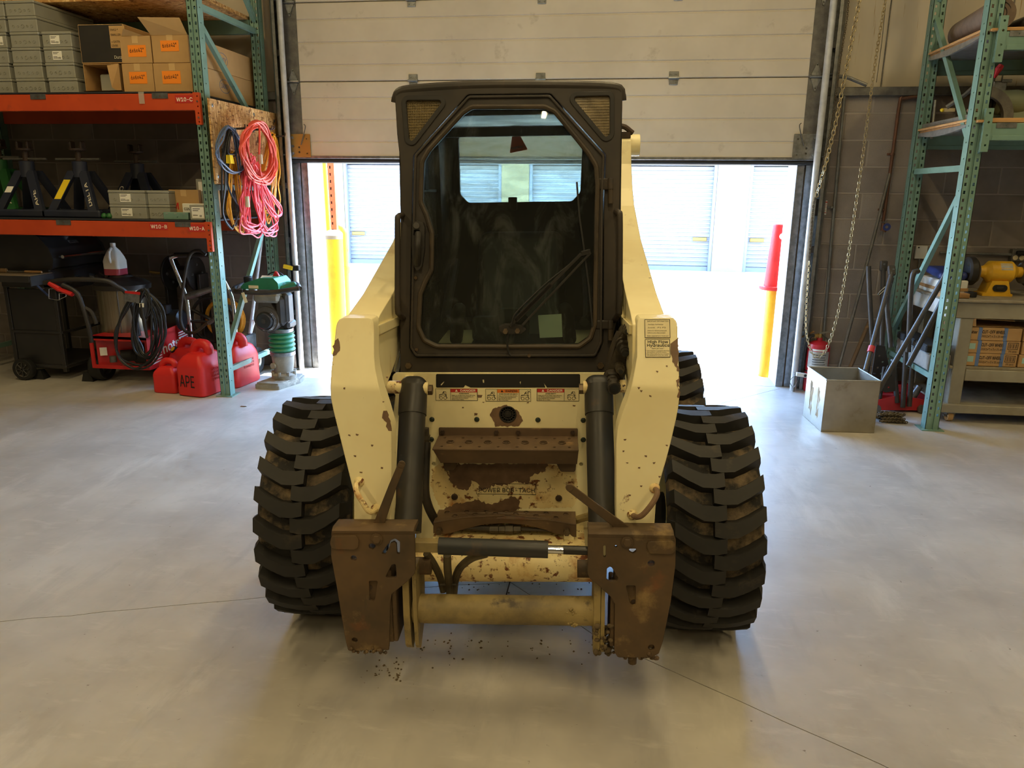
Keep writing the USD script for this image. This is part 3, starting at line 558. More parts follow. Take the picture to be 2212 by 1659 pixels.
# --- chassis and front panel
FP = -.14                                                   # front panel plane
fp = sub('front_panel')
pan = rnd(mxz([(846, 805), (1338, 805), (1334, 1000), (1318, 1100), (1290, 1140), (950, 1140), (934, 1100), (922, 1060), (905, 900), (850, 850)], FP), .02)
vent = mp(1097, 895, FP); hol = [disc(vent[0], vent[2], .0285, 8)]
for a, b in ((937, 1002), (1255, 1003)): p = mp(a, b, FP); hol.append(disc(p[0], p[2], .007))
obj('panel_plate', slab_y(pan.difference(unary_union(hol)), FP, FP + .008), 'cream', fp)
obj('panel_backing', slab_y(pan.buffer(-.03), FP + .03, FP + .035), 'interior_black', fp)
gv = [cyl((vent[0], FP - .004, vent[2]), (vent[0], FP + .012, vent[2]), .004, 8)]
vg = unary_union([disc(vent[0], vent[2], r, 8).difference(disc(vent[0], vent[2], r - .003, 8)) for r in (.0285, .020, .012)] + [LineString([(vent[0] - .027*math.cos(t), vent[2] - .027*math.sin(t)), (vent[0] + .027*math.cos(t), vent[2] + .027*math.sin(t))]).buffer(.0012) for t in np.arange(8)*math.pi/8])
obj('vent_grille', slab_y(vg, FP + .002, FP + .012), 'trim_black', fp, smooth=False)
obj('vent_ring', slab_y(disc(vent[0], vent[2], .031, 8).difference(disc(vent[0], vent[2], .027, 8)), FP - .003, FP + .004), 'trim_black', fp)
for a, b in ((933, 906), (1030, 906), (1162, 907), (1260, 908), (932, 949), (1260, 950)):
    p = mp(a, b, FP); obj('hole_plug', lathe([(0, .006), (.006, .005), (.0095, .001), (.0095, -.002)], 12, 'y', (p[0], FP, p[2])), 'plug_green', fp)
for a, b in ((982, 1073), (1207, 1076)):
    p = mp(a, b, FP); obj('rust_bolt', lathe([(0, .010), (.009, .009), (.0125, .003), (.0125, -.002)], 12, 'y', (p[0], FP, p[2])), 'dark_bolt', fp)
def jag(pts, y, seed, a=.0035):
    """ragged outline of flaked paint"""
    P = np.array(mxz(pts, y)); r_ = np.random.default_rng(seed); out = []
    for p, q in zip(P, np.roll(P, -1, 0)):
        k = max(2, int(np.linalg.norm(q - p)/.006))
        for t in np.arange(k)/k: out.append(p + (q - p)*t + r_.normal(0, a, 2)*.6)
    return Polygon(out).buffer(0)
def patch(name, pts, y, seed, m_='chip_brown', par=None, a=.0035, th=.0006, cut=None): obj(name, slab_y(jag(pts, y, seed, a).difference(cut or Polygon()), y - th, y + .001), m_, par or fp, smooth=False)
rustg = jag([(935, 1008), (970, 1004), (1185, 1003), (1240, 1012), (1252, 1060), (1240, 1095), (1100, 1100), (950, 1098), (930, 1050)], FP, 3, .004)
obj('rust_bloom', slab_y(rustg, FP - .0004, FP + .001), 'cream_rusty', fp, smooth=False)
patch('bare_patch', [(970, 1002), (1182, 1000), (1178, 1018), (1150, 1026), (1140, 1045), (1115, 1040), (1090, 1050), (1070, 1048), (1040, 1060), (1022, 1036), (1012, 1058), (990, 1056), (972, 1040)], FP, 5, a=.005, th=.0012)
patch('bare_patch', [(960, 1100), (985, 1088), (1030, 1080), (1062, 1090), (1085, 1082), (1105, 1072), (1122, 1078), (1124, 1098), (1100, 1106), (960, 1104)], FP, 6, a=.004, th=.0012)
patch('bare_patch', [(1058, 895), (1066, 882), (1095, 874), (1120, 888), (1129, 908), (1122, 920), (1070, 921), (1064, 906)], FP, 7, a=.003, th=.001, cut=disc(vent[0], vent[2], .0295, 8))
for i_, (a, b, s_) in enumerate(((1037, 856, 5), (1028, 895, 4), (1044, 869, 2), (1240, 876, 3), (905, 826, 6), (873, 824, 5), (1140, 870, 2), (1000, 880, 2))):
    patch('paint_chip', [(a - s_, b - s_*.5), (a + s_, b - s_*.6), (a + s_*.7, b + s_*.6), (a - s_*.8, b + s_*.5)], FP, 20 + i_, a=.0012, th=.0008)
obj('black_strip', slab_y(rnd(mxz([(942, 808), (1253, 808), (1253, 837), (942, 837)], FP), .004).difference(unary_union([jag(q_, FP, 40 + i_, .0012) for i_, q_ in enumerate(([(952, 831), (959, 824), (960, 825), (954, 832)], [(1043, 820), (1046, 820), (1046, 827), (1043, 827)], [(1122, 825), (1126, 823), (1124, 830)], [(1000, 838), (1006, 832), (1018, 838)], [(1178, 838), (1174, 826), (1182, 838)]))])), FP - .0012, FP), 'print_black', fp, smooth=False)
def decal(x0, x1, y0, y1, kind, sides):
    a, b = mp(x0, y1, FP), mp(x1, y0, FP); w, h = b[0] - a[0], b[2] - a[2]; o = np.array([a[0], FP - .0012, a[2]])
    dc = obj('warning_decal', cb(a[0], b[0], FP - .0012, FP, a[2], b[2], .0002), 'decal_cream', fp, smooth=False)
    def R(u0, u1, v0, v1, m_, nm, d=.0004): obj(nm, cb(a[0] + w*u0, a[0] + w*u1, FP - .0012 - d, FP - .001, a[2] + h*v0, a[2] + h*v1, .0001), m_, dc, smooth=False)
    lo, hi = sides; hm = 'print_red' if kind == 'DANGER' else 'print_orange'; R(lo, hi, .70, .98, hm, 'heading')
    tx = 'print_white' if kind == 'DANGER' else 'print_black'
    obj('heading_text', text(kind, h*.17, (a[0] + w*(lo + .36*(hi - lo)), FP - .0016, a[2] + h*.76), width=w*(hi - lo)*.56, bold=True), tx, dc, smooth=False)
    c = (a[0] + w*(lo + .22*(hi - lo)), a[2] + h*.755); t_ = h*.20
    obj('heading_triangle', ext(Polygon([(c[0] - t_*.55, c[1]), (c[0] + t_*.55, c[1]), (c[0], c[1] + t_*.95)]), FP - .002, FP - .0012), tx, dc, smooth=False)
    obj('decal_border', slab_y(sbox(a[0], a[2], b[0], b[2]).difference(sbox(a[0] + .0012, a[2] + .0012, b[0] - .0012, b[2] - .0012)).union(sbox(a[0] + w*lo - .0006, a[2], a[0] + w*lo + .0006, b[2])).union(sbox(a[0] + w*hi - .0006, a[2], a[0] + w*hi + .0006, b[2])), FP - .0016, FP - .001), 'print_black', dc, smooth=False)
    obj('decal_text', [text('AVOID DEATH' if kind == 'DANGER' else 'AVOID INJURY OR DEATH', h*.085, (a[0] + w*(lo + hi)/2, FP - .0016, a[2] + h*.56), center=True, bold=True)] + [text(s_, h*.07, (a[0] + w*lo + .004, FP - .0016, a[2] + h*v_), width=w*(hi - lo)*k_) for s_, v_, k_ in (('Keep out of this area when lift arms', .42, .86), ('are raised unless supported by an', .30, .80), ('approved lift arm support.', .18, .62), ('Never carry riders.', .07, .45))], 'print_faded', dc, smooth=False)
    for u in ([lo/2] if lo > .1 else []) + ([(1 + hi)/2] if hi < .9 else []):          # small line drawings of machine and man
        X, Z = a[0] + w*u, a[2] + h*.45; k = h
        ln = [LineString([(-.32, -.2), (-.3, .05), (-.05, .1), (.05, .32), (.22, .3), (.25, -.05)]), LineString([(-.3, .02), (.3, .02)]), LineString([(.05, .3), (.34, -.25)]), Point(-.18, -.22).buffer(.12).exterior, Point(.16, -.22).buffer(.12).exterior, Point(.02, .2).buffer(.05).exterior]
        if kind == 'WARNING' and u > .5: ln += [LineString([(.2, .2), (.36, .42)]), LineString([(.2, .42), (.4, .3)])]
        from shapely import affinity as af
        obj('decal_drawing', slab_y(unary_union([af.translate(af.scale(l_, k, k, origin=(0, 0)), X, Z).buffer(.0007) for l_ in ln]), FP - .0016, FP - .001), 'print_black', dc, smooth=False)
decal(941.6, 1031, 839.6, 865, 'DANGER', (.36, 1.0)); decal(1049, 1147, 840.5, 866.5, 'WARNING', (.26, .74)); decal(1160, 1251, 839.5, 866, 'DANGER', (0.0, .65))
pb = [mp(a, b, FP) for a, b in ((1029, 1067), (1158, 1045))]
lbl = obj('quick_attach_lettering', text('POWER BOB-TACH', .0155, (mp(1034, 1061, FP)[0], FP - .0014, mp(1034, 1062, FP)[2]), width=mp(1154, 1061, FP)[0] - mp(1034, 1061, FP)[0]), 'print_black', fp, smooth=False)
obj('lettering_border', slab_y(sbox(pb[0][0], pb[0][2], pb[1][0], pb[1][2]).difference(sbox(pb[0][0] + .0014, pb[0][2] + .0014, pb[1][0] - .0014, pb[1][2] - .0014)).difference(jag([(1022, 1036), (1090, 1050), (1080, 1064), (1022, 1060)], FP, 9)), FP - .0014, FP - .001), 'print_black', fp, smooth=False)

# steps
us = sub('step')
fy, fd = FP - .002, .125                                        # flange plane, tread depth
zt_, zl = mp(1098, 940, fy)[2], mp(1098, 924, fy)[2]
xa, xb = mp(948, 924, fy)[0], mp(1248, 924, fy)[0]; xa2, xb2 = mp(934, 972, fy - fd)[0], mp(1250, 972, fy - fd)[0]; zf = mp(1098, 971, fy - fd)[2]
obj('flange', slab_y(rnd([(xa, zt_ - .01), (xa, zl), (xb, zl), (xb, zt_ - .01)], .004), fy - .005, fy), 'step_rust', us)
hx = [(p[0], .5) for p in (mp(a, 955, fy - fd*.5) for a in (973, 1013, 1054, 1094, 1134, 1174, 1214))]
tr_ = Polygon([(xa, 0), (xb, 0), (xb2, -fd), (xa2, -fd)])
holes_ = [disc(x, -fd*.52, .0115, 5) for x, _ in hx] + [disc(x + dx, -fd*v, .0052, 3) for x, _ in hx for dx, v in ((-.026, .22), (-.026, .82))] + [disc(hx[-1][0] + .026, -fd*v, .0052, 3) for v in (.22, .82)]
q = ext(tr_.difference(unary_union(holes_)), -.005, 0, 'z'); v = np.array(q.vertices); v[:, 2] += zt_ + (zf - zt_)*(-v[:, 1]/fd); v[:, 1] += fy
obj('tread', trimesh.Trimesh(v, q.faces, process=False), 'step_rust', us)
obj('hole_rim', [lathe([(.0115, .0), (.0145, .0), (.0125, .003), (.0115, .003)], 14, at=(x, fy - fd*.52, zt_ + (zf - zt_)*.52)) for x, _ in hx], 'step_rust', us)
zb, xc, xd = zf - .062, xa2 + .022, xb2 - .004
obj('riser', hull([(xa2, fy - fd, zf), (xb2, fy - fd, zf), (xa2, fy - fd + .005, zf), (xb2, fy - fd + .005, zf), (xc, fy - fd + .03, zb), (xd, fy - fd + .03, zb), (xc, fy - fd + .035, zb), (xd, fy - fd + .035, zb)]), 'step_rust', us)
obj('under_web', [hull([(xc, fy - fd + .03, zb), (xd, fy - fd + .03, zb), (xc, fy, zb - .004), (xd, fy, zb - .004), (xc, fy, zb), (xd, fy, zb)])], 'interior_black', us)  # black colour stands in for the shade seen through the tread holes
for x0_, x1_ in ((xa2 + .02, xa2 + .09), (xb2 - .09, xb2 - .004)):
    obj('lower_tab', slab_y(rnd([(x0_, zb + .01), (x1_, zb + .01), (x1_ - .03, zb - .05), (x0_ + .006, zb - .05)] if x0_ < 0 else [(x0_, zb + .01), (x1_, zb + .01), (x1_ - .004, zb - .05), (x0_ + .03, zb - .05)], .008), fy - .04, fy - .034), 'step_rust', us)
for a, b in ((956, 933), (1072, 934), (1119, 934), (1237, 934)):
    p = mp(a, b, fy - .006); obj('bolt_head', cyl(p + [0, .006, 0], p - [0, .007, 0], .0085, 6), 'dark_bolt', us)
ls = sub('step')
ly, ldp = FP - .01, .12
xs_ = np.linspace(0, 1, 15)
back = [mp(948 + (1243 - 948)*u, 1101 + 4*u, ly) for u in xs_]
front = [mp(936 + (1245 - 936)*u, np.interp(u, [0, .2, .5, .8, 1], [1128, 1117, 1112, 1122, 1133]), ly - ldp*np.interp(u, [0, .2, .5, .8, 1], [1, .86, .8, .86, 1])) for u in xs_]
bot = [mp(936 + (1245 - 936)*u, np.interp(u, [0, .1, .2, .35, .5, .65, .8, .9, 1], [1152, 1155, 1144, 1133, 1130, 1134, 1146, 1158, 1160]), ly - ldp*np.interp(u, [0, .2, .5, .8, 1], [1, .86, .8, .86, 1]) + .01) for u in xs_]
th = np.array([0, .005, -.005])
poly = [(b[0], b[1]) for b in back] + [(f_[0], f_[1]) for f_ in front[::-1]]
def srow(i): return loft([[back[k], front[k], front[k] + th, back[k] + th] for k in range(len(xs_))])
hol2 = [disc(back[k][0]*(1 - t) + front[k][0]*t, back[k][1]*(1 - t) + front[k][1]*t, .0085, 4) for k in range(1, 14, 2) for t in (.28,)] + [disc(back[k][0]*(1 - t) + front[k][0]*t, back[k][1]*(1 - t) + front[k][1]*t, .0085, 4) for k in range(0, 15, 2) for t in (.72,) if 0 < k < 14]
q = ext(Polygon(poly).difference(unary_union(hol2)), -.005, 0, 'z'); v = np.array(q.vertices)
bz = lambda x: np.interp(x, [p[0] for p in back], [p[2] for p in back]); fz_ = lambda x: np.interp(x, [p[0] for p in front], [p[2] for p in front]); fyx = lambda x: np.interp(x, [p[0] for p in front], [p[1] for p in front])
tt = np.clip((ly - v[:, 1])/(ly - fyx(v[:, 0])), 0, 1); v[:, 2] += bz(v[:, 0])*(1 - tt) + fz_(v[:, 0])*tt
obj('tread', trimesh.Trimesh(v, q.faces, process=False), 'step_rust', ls)
obj('riser', loft([[front[k], front[k] + [0, .006, 0], bot[k] + [0, .006, 0], bot[k]] for k in range(15)]), 'step_rust', ls)
obj('hole_rim', [lathe([(.0085, 0), (.0112, 0), (.0095, .003), (.0085, .003)], 12, at=(c.centroid.x, c.centroid.y, float(np.interp(0, [0], [0])) + bz(c.centroid.x)*(1 - (ly - c.centroid.y)/(ly - fyx(c.centroid.x))) + fz_(c.centroid.x)*(ly - c.centroid.y)/(ly - fyx(c.centroid.x)))) for c in hol2], 'step_rust', ls)
for a, b in ((949, 1147), (1224, 1149)):
    p = mp(a, b, ly - ldp); obj('bolt_head', cyl(p + [0, .01, 0], p - [0, .012, 0], .012, 6), 'bolt', ls)
obj('hanger_strap', slab_y(rnd(mxz([(1218, 1150), (1240, 1150), (1240, 1188), (1218, 1188)], ly - ldp + .012), .003), ly - ldp + .012, ly - ldp + .018), 'cream', ls)

ch = sub('chassis')
obj('lower_body', [cb(-.36, .36, FP + .01, 1.5, .24, .66, .02), cb(-.395, .395, -.08, 1.6, .60, .96, .02)], 'cream', ch)
obj('belly_tube', tube([mp(900, 1222, -.30) + [-.03, 0, 0], mp(1270, 1222, -.30) + [.03, 0, 0]], .055, 20), 'cream_rusty', ch)
obj('sill_plate', hull([(-.27, FP - .01, .42), (.27, FP - .01, .42), (-.27, FP - .16, .415), (.27, FP - .16, .415), (-.27, FP, .40), (.27, FP, .40)]), 'cream_rusty', ch)
obj('engine_hood', ball_hull([(x, y, z) for x in (-.36, .36) for y, z in ((1.14, 1.42), (1.80, 1.30), (1.80, .6), (1.14, .6))], .03), 'cream', ch)
for sg in (-1, 1):
    obj('rear_tower', ext(rnd([(1.30, .5), (.86, .6), (.95, 1.35), (1.12, 1.55), (1.34, 1.50), (1.45, .6)], .02), sg*.47 - .055, sg*.47 + .055, 'x'), 'cream', ch)
    obj('side_plate', ext(rnd([(-.10, .98), (-.14, .66), (1.2, .66), (1.2, 1.22), (.9, 1.30), (.3, 1.16)], .02), min(sg*.400, sg*.412), max(sg*.400, sg*.412), 'x'), 'body_grey', ch)
    obj('fender_rib', tube([(sg*.42, -.05, .98), (sg*.425, .10, 1.06), (sg*.425, .28, 1.08), (sg*.425, .40, 1.04)], .008, 8, 5), 'cream', ch)
    obj('axle_tube', cyl((sg*.34, 0, .42), (sg*.58, 0, .42), .07, 16), 'interior_black', ch)
    obj('axle_tube', cyl((sg*.34, 1.03, .42), (sg*.58, 1.03, .42), .07, 16), 'interior_black', ch)
    g0 = [(sg*.335, -.16, .985), (sg*.365, -.16, .95), (sg*.385, -.17, .82), (sg*.40, -.20, .60)]
    obj('side_gusset', loft([[np.array(p) + [0, 0, 0], np.array(p) + [sg*.03, .0, 0], np.array(p) + [sg*.03, .10, 0], np.array(p) + [0, .10, 0]] for p in g0]), 'cream', ch)

# --- loader arms
ayp = lambda py: float(np.interp(py, [684, 838, 1150], [-.40, -.50, -.55]))
def rowloft(L, Rr, rows, depth=.07):
    out = []
    for py in rows:
        y = ayp(py); a = mp(np.interp(py, [p[1] for p in L], [p[0] for p in L]), py, y); b = mp(np.interp(py, [p[1] for p in Rr], [p[0] for p in Rr]), py, y)
        out.append([a, b, b + [0, depth, 0], a + [0, depth, 0]])
    return loft(out)
LO = [(742, 687), (733, 690), (729, 696), (726, 706), (722, 745), (716, 800), (714, 835), (715, 860), (720, 885), (747, 994), (765, 1066), (765, 1152)]
LI = [(796, 687), (803, 690), (807, 696), (808, 706), (808, 770), (811, 800), (818, 835), (826, 860), (834, 885), (845, 925), (846, 1000), (845, 1152)]
RO = [(1448, 685), (1456, 688), (1461, 694), (1463, 703), (1465, 760), (1468, 842), (1467, 865), (1463, 893), (1445, 972), (1431, 1020), (1418, 1066), (1412, 1158)]
RI = [(1388, 685), (1380, 688), (1377, 694), (1376, 703), (1376, 770), (1371, 800), (1364, 835), (1354, 865), (1343, 893), (1334, 925), (1331, 958), (1331, 1158)]
rows = [687, 690, 693, 697, 702, 708, 725, 745, 770, 800, 815, 828, 838, 848, 860, 873, 885, 905, 925, 958, 994, 1030, 1066, 1110, 1152]
armprof = [(-.38, 1.17), (-.37, 1.205), (-.30, 1.228), (-.1, 1.268), (.43, 1.415), (.74, 1.545), (.84, 1.62), (.93, 1.73), (.97, 1.835), (1.0, 1.85), (1.20, 1.85), (1.26, 1.70), (1.22, 1.50), (.98, 1.40), (.5, 1.22), (-.02, 1.06), (-.20, 1.00), (-.36, .96), (-.40, 1.0)]
for sg, Lp, Rp in ((-1, LO, LI), (1, RI, RO)):
    la = sub('lift_arm')
    obj('front_plate', rowloft(Lp, Rp, rows), 'cream', la, smooth=25)
    obj('boom', ext(rnd(armprof, .006), min(sg*.405, sg*.510), max(sg*.405, sg*.510), 'x'), 'cream', la, smooth=25)
    obj('boom_flange', loft([[(sg*.405, y, z), (sg*.396, y, z + .002), (sg*.396, y + .01, z - .03), (sg*.405, y + .01, z - .03)] for y, z in [(-.36, 1.20), (-.22, 1.19), (-.08, 1.18), (.1, 1.22), (.45, 1.33)]]), 'cream', la)
    obj('boom_end', [cyl((sg*.40, 1.08, 1.82), (sg*.56, 1.08, 1.82), .05, 16)], 'cream', la)
    obj('hose_clamp', [cb(sg*.40, sg*.51, .985, 1.02, 1.845, 1.875, .004), tube([(sg*.42, 1.0, 1.87), (sg*.47, .99, 1.90), (sg*.52, 1.0, 1.87)], .012, 8, 4)], 'dark_bolt', la)
    lower = [(-.55, .60), (-.49, .60), (-.40, .72), (-.36, .86), (-.30, .96), (-.44, 1.0)]
    # grab loop
    GP = ((776, 1041, 0), (769, 1050, -.035), (771, 1064, -.05), (782, 1083, -.055), (794, 1102, -.05), (804, 1106, -.035), (812, 1099, 0)) if sg < 0 else ((1414, 1055, 0), (1420, 1063, -.035), (1415, 1078, -.05), (1402, 1097, -.055), (1387, 1113, -.05), (1375, 1117, -.035), (1366, 1112, 0))
    gh = obj('grab_loop', tube([mp(a, b, ayp(b) + o) for a, b, o in GP], .0085, 10, 5), 'cream_rusty' if sg < 0 else 'chip_brown', la)
    for a, b, o in (GP[0], GP[-1]):
        p = mp(a, b, ayp(b)); obj('weld', lathe([(0, .014), (.010, .011), (.016, .003), (.017, -.002)], 12, 'y', p), 'cream_rusty', gh)
def apatch(name, pts, par, seed, a=.002, m_='chip_brown'):
    g = []; r_ = np.random.default_rng(seed); P = np.array(pts, float); out = []
    for p, q_ in zip(P, np.roll(P, -1, 0)):
        k = max(1, int(np.linalg.norm(q_ - p)/5))
        for t in np.arange(k)/k: out.append(p + (q_ - p)*t + r_.normal(0, a*600, 2))
    pg_ = Polygon(out).buffer(0)
    if pg_.geom_type != 'Polygon': pg_ = max(pg_.geoms, key=lambda s: s.area)
    q = trimesh.creation.extrude_polygon(pg_, 1.0, engine='earcut'); v = np.array(q.vertices)
    v = np.array([mp(a_, b_, ayp(b_)) + [0, (.0012 if z < .5 else -.0009), 0] for a_, b_, z in v])
    obj(name, trimesh.Trimesh(v, q.faces, process=False), m_, par, smooth=False)
LA = [p for p in LD.GetChildren() if p.GetName().startswith('lift_arm')]
apatch('bare_patch', [(723, 735), (730, 732), (735, 745), (734, 757), (727, 766), (719, 770)], LA[0], 1)
apatch('bare_patch', [(828, 888), (836, 890), (844, 915), (846, 932), (838, 930), (832, 910), (824, 902)], LA[0], 2)
apatch('bare_patch', [(1464, 731), (1455, 738), (1446, 748), (1450, 765), (1452, 780), (1458, 790), (1462, 800), (1467, 803)], LA[1], 3)
apatch('bare_patch', [(1467, 812), (1462, 822), (1466, 845), (1464, 860), (1468, 860)], LA[1], 4)
for i_, (a, b) in enumerate(((744, 838), (836, 815), (828, 868), (804, 962), (771, 939), (780, 1020), (767, 985), (755, 940), (825, 1010))): apatch('paint_chip', [(a - 2.5, b - 1.5), (a + 2.5, b - 1), (a + 1.5, b + 2), (a - 2, b + 1)], LA[0], 30 + i_, .001)
for i_, (a, b) in enumerate(((1380, 838), (1385, 845), (1420, 803), (1440, 790), (1405, 855), (1350, 950), (1347, 975), (1395, 985), (1380, 1010), (1412, 1000), (1360, 1070), (1440, 962), (1425, 1030), (1355, 1000), (1385, 1050))): apatch('paint_chip', [(a - 2.5, b - 1.5), (a + 2.5, b - 1), (a + 1.5, b + 2), (a - 2, b + 1)], LA[1], 60 + i_, .001)
# decals on the right arm plate
def rd(x0, x1, y0, y1, nm, lines):
    P = [mp(a, b, ayp(b) - .0015) for a, b in ((x0, y1), (x1, y1), (x1, y0), (x0, y0))]; X = P[1] - P[0]; Z = P[3] - P[0]; w, h = np.linalg.norm(X), np.linalg.norm(Z); N = np.cross(X, Z); N /= np.linalg.norm(N)
    d = obj(nm, hull(P + [p - N*-.001 for p in P]), 'decal_cream', LA[1], smooth=False)
    bd = sbox(0, 0, w, h).difference(sbox(.0016, .0016, w - .0016, h - .0016))
    obj('decal_border', frame(trimesh.creation.extrude_polygon(bd, .0005, engine='earcut'), P[0] + N*.0006, X, Z), 'print_black', d, smooth=False)
    for s_, u, v_, hh, wd, b_ in lines:
        if s_: obj('decal_text', text(s_, h*hh, P[0] + X*u + Z*v_ + N*.0008, X, Z, width=w*wd, bold=b_), 'print_black' if b_ else 'print_faded', d, smooth=False)
rd(1393, 1448, 690, 730, 'worn_decal', [('IMPORTANT INFORMATION', .08, .86, .07, .84, False), ('Auxiliary hydraulics', .12, .70, .06, .6, False), ('front   F1 F2', .12, .52, .06, .7, False), ('press to relieve pressure', .10, .36, .06, .75, False), ('before you disconnect', .10, .24, .06, .7, False), ('See operation manual', .08, .08, .06, .84, False)])
rd(1394, 1448, 733, 772, 'flow_decal', [('High Flow', .08, .78, .15, .82, True), ('Hydraulics', .05, .59, .15, .90, True), ('IMPORTANT', .25, .45, .07, .5, False), ('This machine is equipped with High', .05, .34, .05, .9, False), ('Flow auxiliary hydraulic system.', .05, .26, .05, .8, False), ('Flow option must only be connected', .05, .17, .05, .88, False), ('with equipment of same flow rating', .05, .09, .05, .85, False)])

# --- tilt cylinders
for (a, b, c, d, r_) in ((893, 842, 880, 1150, .045), (1293, 840, 1302, 1156, .045)):
    p, q_ = mp(a, b, -.24), mp(c, d, -.50); tc = sub('tilt_cylinder'); u_ = (q_ - p)/np.linalg.norm(q_ - p)
    obj('barrel', tube([p - u_*.01, q_], r_, 24), 'cyl_black', tc)
    obj('collar', tube([p + u_*.02, p + u_*.09], r_ + .003, 24), 'cyl_black', tc)
    obj('top_cap', ball_hull([p - u_*.012 + [-.012, 0, 0], p - u_*.012 + [.012, 0, 0]], r_*.8), 'cyl_black', tc)
    sd = 1 if a < 1000 else -1
    obj('pivot_pin', cyl(p + [-sd*.09, 0, .01], p + [sd*.052, 0, .005], .022, 14), 'cream_rusty', tc)
    obj('pin_nut', cyl(p + [sd*.05, 0, .0], p + [sd*.066, 0, 0], .018, 6), 'bolt', tc)
hs_ = sub('hydraulic_hose'); 
obj('hose', tube([mp(a, b, y) for a, b, y in ((921, 955, -.20), (919, 1000, -.22), (918, 1060, -.24), (924, 1090, -.24), (935, 1115, -.22), (950, 1140, -.18))], .016, 10, 5), 'hose', hs_)
obj('fitting', [cyl(mp(919, 925, -.2), mp(920, 955, -.2), .014, 6), cyl(mp(919, 940, -.2), mp(919, 948, -.2), .018, 6)], 'fitting', hs_)

# --- quick-attach plates
PB = -.62
yb = lambda z: PB + .0*(z)
def btach(out, holes, slot, bolt_, pad, rim, dholes):
    g = rnd(mxz(out, PB), .008)
    for h in holes: g = g.difference(rnd(mxz(h, PB), .004))
    for a, b, r in dholes: p = mp(a, b, PB); g = g.difference(disc(p[0], p[2], r, 5))
    t = sub('attach_plate')
    obj('face_sheet', slab_y(g, PB, PB + .012), 'rusty_steel', t)
    a, b = mp(rim[0][0], rim[0][1], PB), mp(rim[1][0], rim[1][1], PB)
    obj('top_lip', loft([[(x, PB - .003, z), (x, PB + .012, z + .008), (x, PB + .075, z + .004), (x, PB + .075, z - .008), (x, PB, z - .012)] for x, z in ((a[0], a[2]), (b[0], b[2]))]), 'rusty_steel', t)
    p = mp(*bolt_, PB); obj('plate_bolt', [cyl(p + [0, .004, 0], p - [0, .010, 0], .013, 6), cyl(p + [0, .004, 0], p - [0, .004, 0], .019, 14)], 'rusty_steel', t)
    obj('wear_pad', ext(rnd(mxz(pad, PB), .008), PB - .006, PB + .002), 'rusty_steel', t)
    return t
tL = btach([(716, 1145), (895, 1147), (897, 1235), (893, 1242), (880, 1256), (846, 1283), (843, 1300), (840, 1404), (752, 1406), (746, 1380), (728, 1270), (715, 1200)],
      [[(823, 1197), (843, 1168), (853, 1163), (864, 1170), (864, 1197), (857, 1197), (856, 1176), (850, 1171), (845, 1174), (832, 1198)], [(833, 1245), (846, 1220), (855, 1218), (857, 1246), (852, 1249), (836, 1249)], [(797, 1255), (816, 1255), (810, 1294), (807, 1299), (798, 1297)], [(796, 1177), (802, 1174), (811, 1175), (811, 1182), (805, 1188), (797, 1184)]],
      None, (814, 1164), [(717, 1156), (770, 1156), (776, 1165), (775, 1180), (767, 1186), (718, 1184), (714, 1172)], ((717, 1146), (894, 1147)), [(764, 1206, .0095), (766, 1383, .0095)])
tR = btach([(1270, 1152), (1455, 1155), (1460, 1165), (1459, 1220), (1449, 1300), (1432, 1385), (1423, 1412), (1405, 1421), (1335, 1420), (1327, 1408), (1328, 1305), (1320, 1290), (1290, 1262), (1274, 1250), (1269, 1238)],
      [[(1303, 1205), (1303, 1178), (1309, 1178), (1309, 1204)], [(1326, 1178), (1332, 1177), (1343, 1200), (1340, 1205)], [(1310, 1253), (1311, 1228), (1317, 1224), (1322, 1226), (1336, 1250), (1332, 1256), (1314, 1256)], [(1352, 1265), (1373, 1265), (1373, 1307), (1366, 1309), (1361, 1304)], [(1358, 1185), (1375, 1185), (1375, 1191), (1367, 1197), (1359, 1192)]],
      None, (1355, 1171), [(1396, 1175), (1402, 1168), (1455, 1167), (1459, 1178), (1458, 1190), (1450, 1196), (1402, 1194)], ((1271, 1153), (1456, 1156)), [(1407, 1217, .0105), (1407, 1399, .0105)])
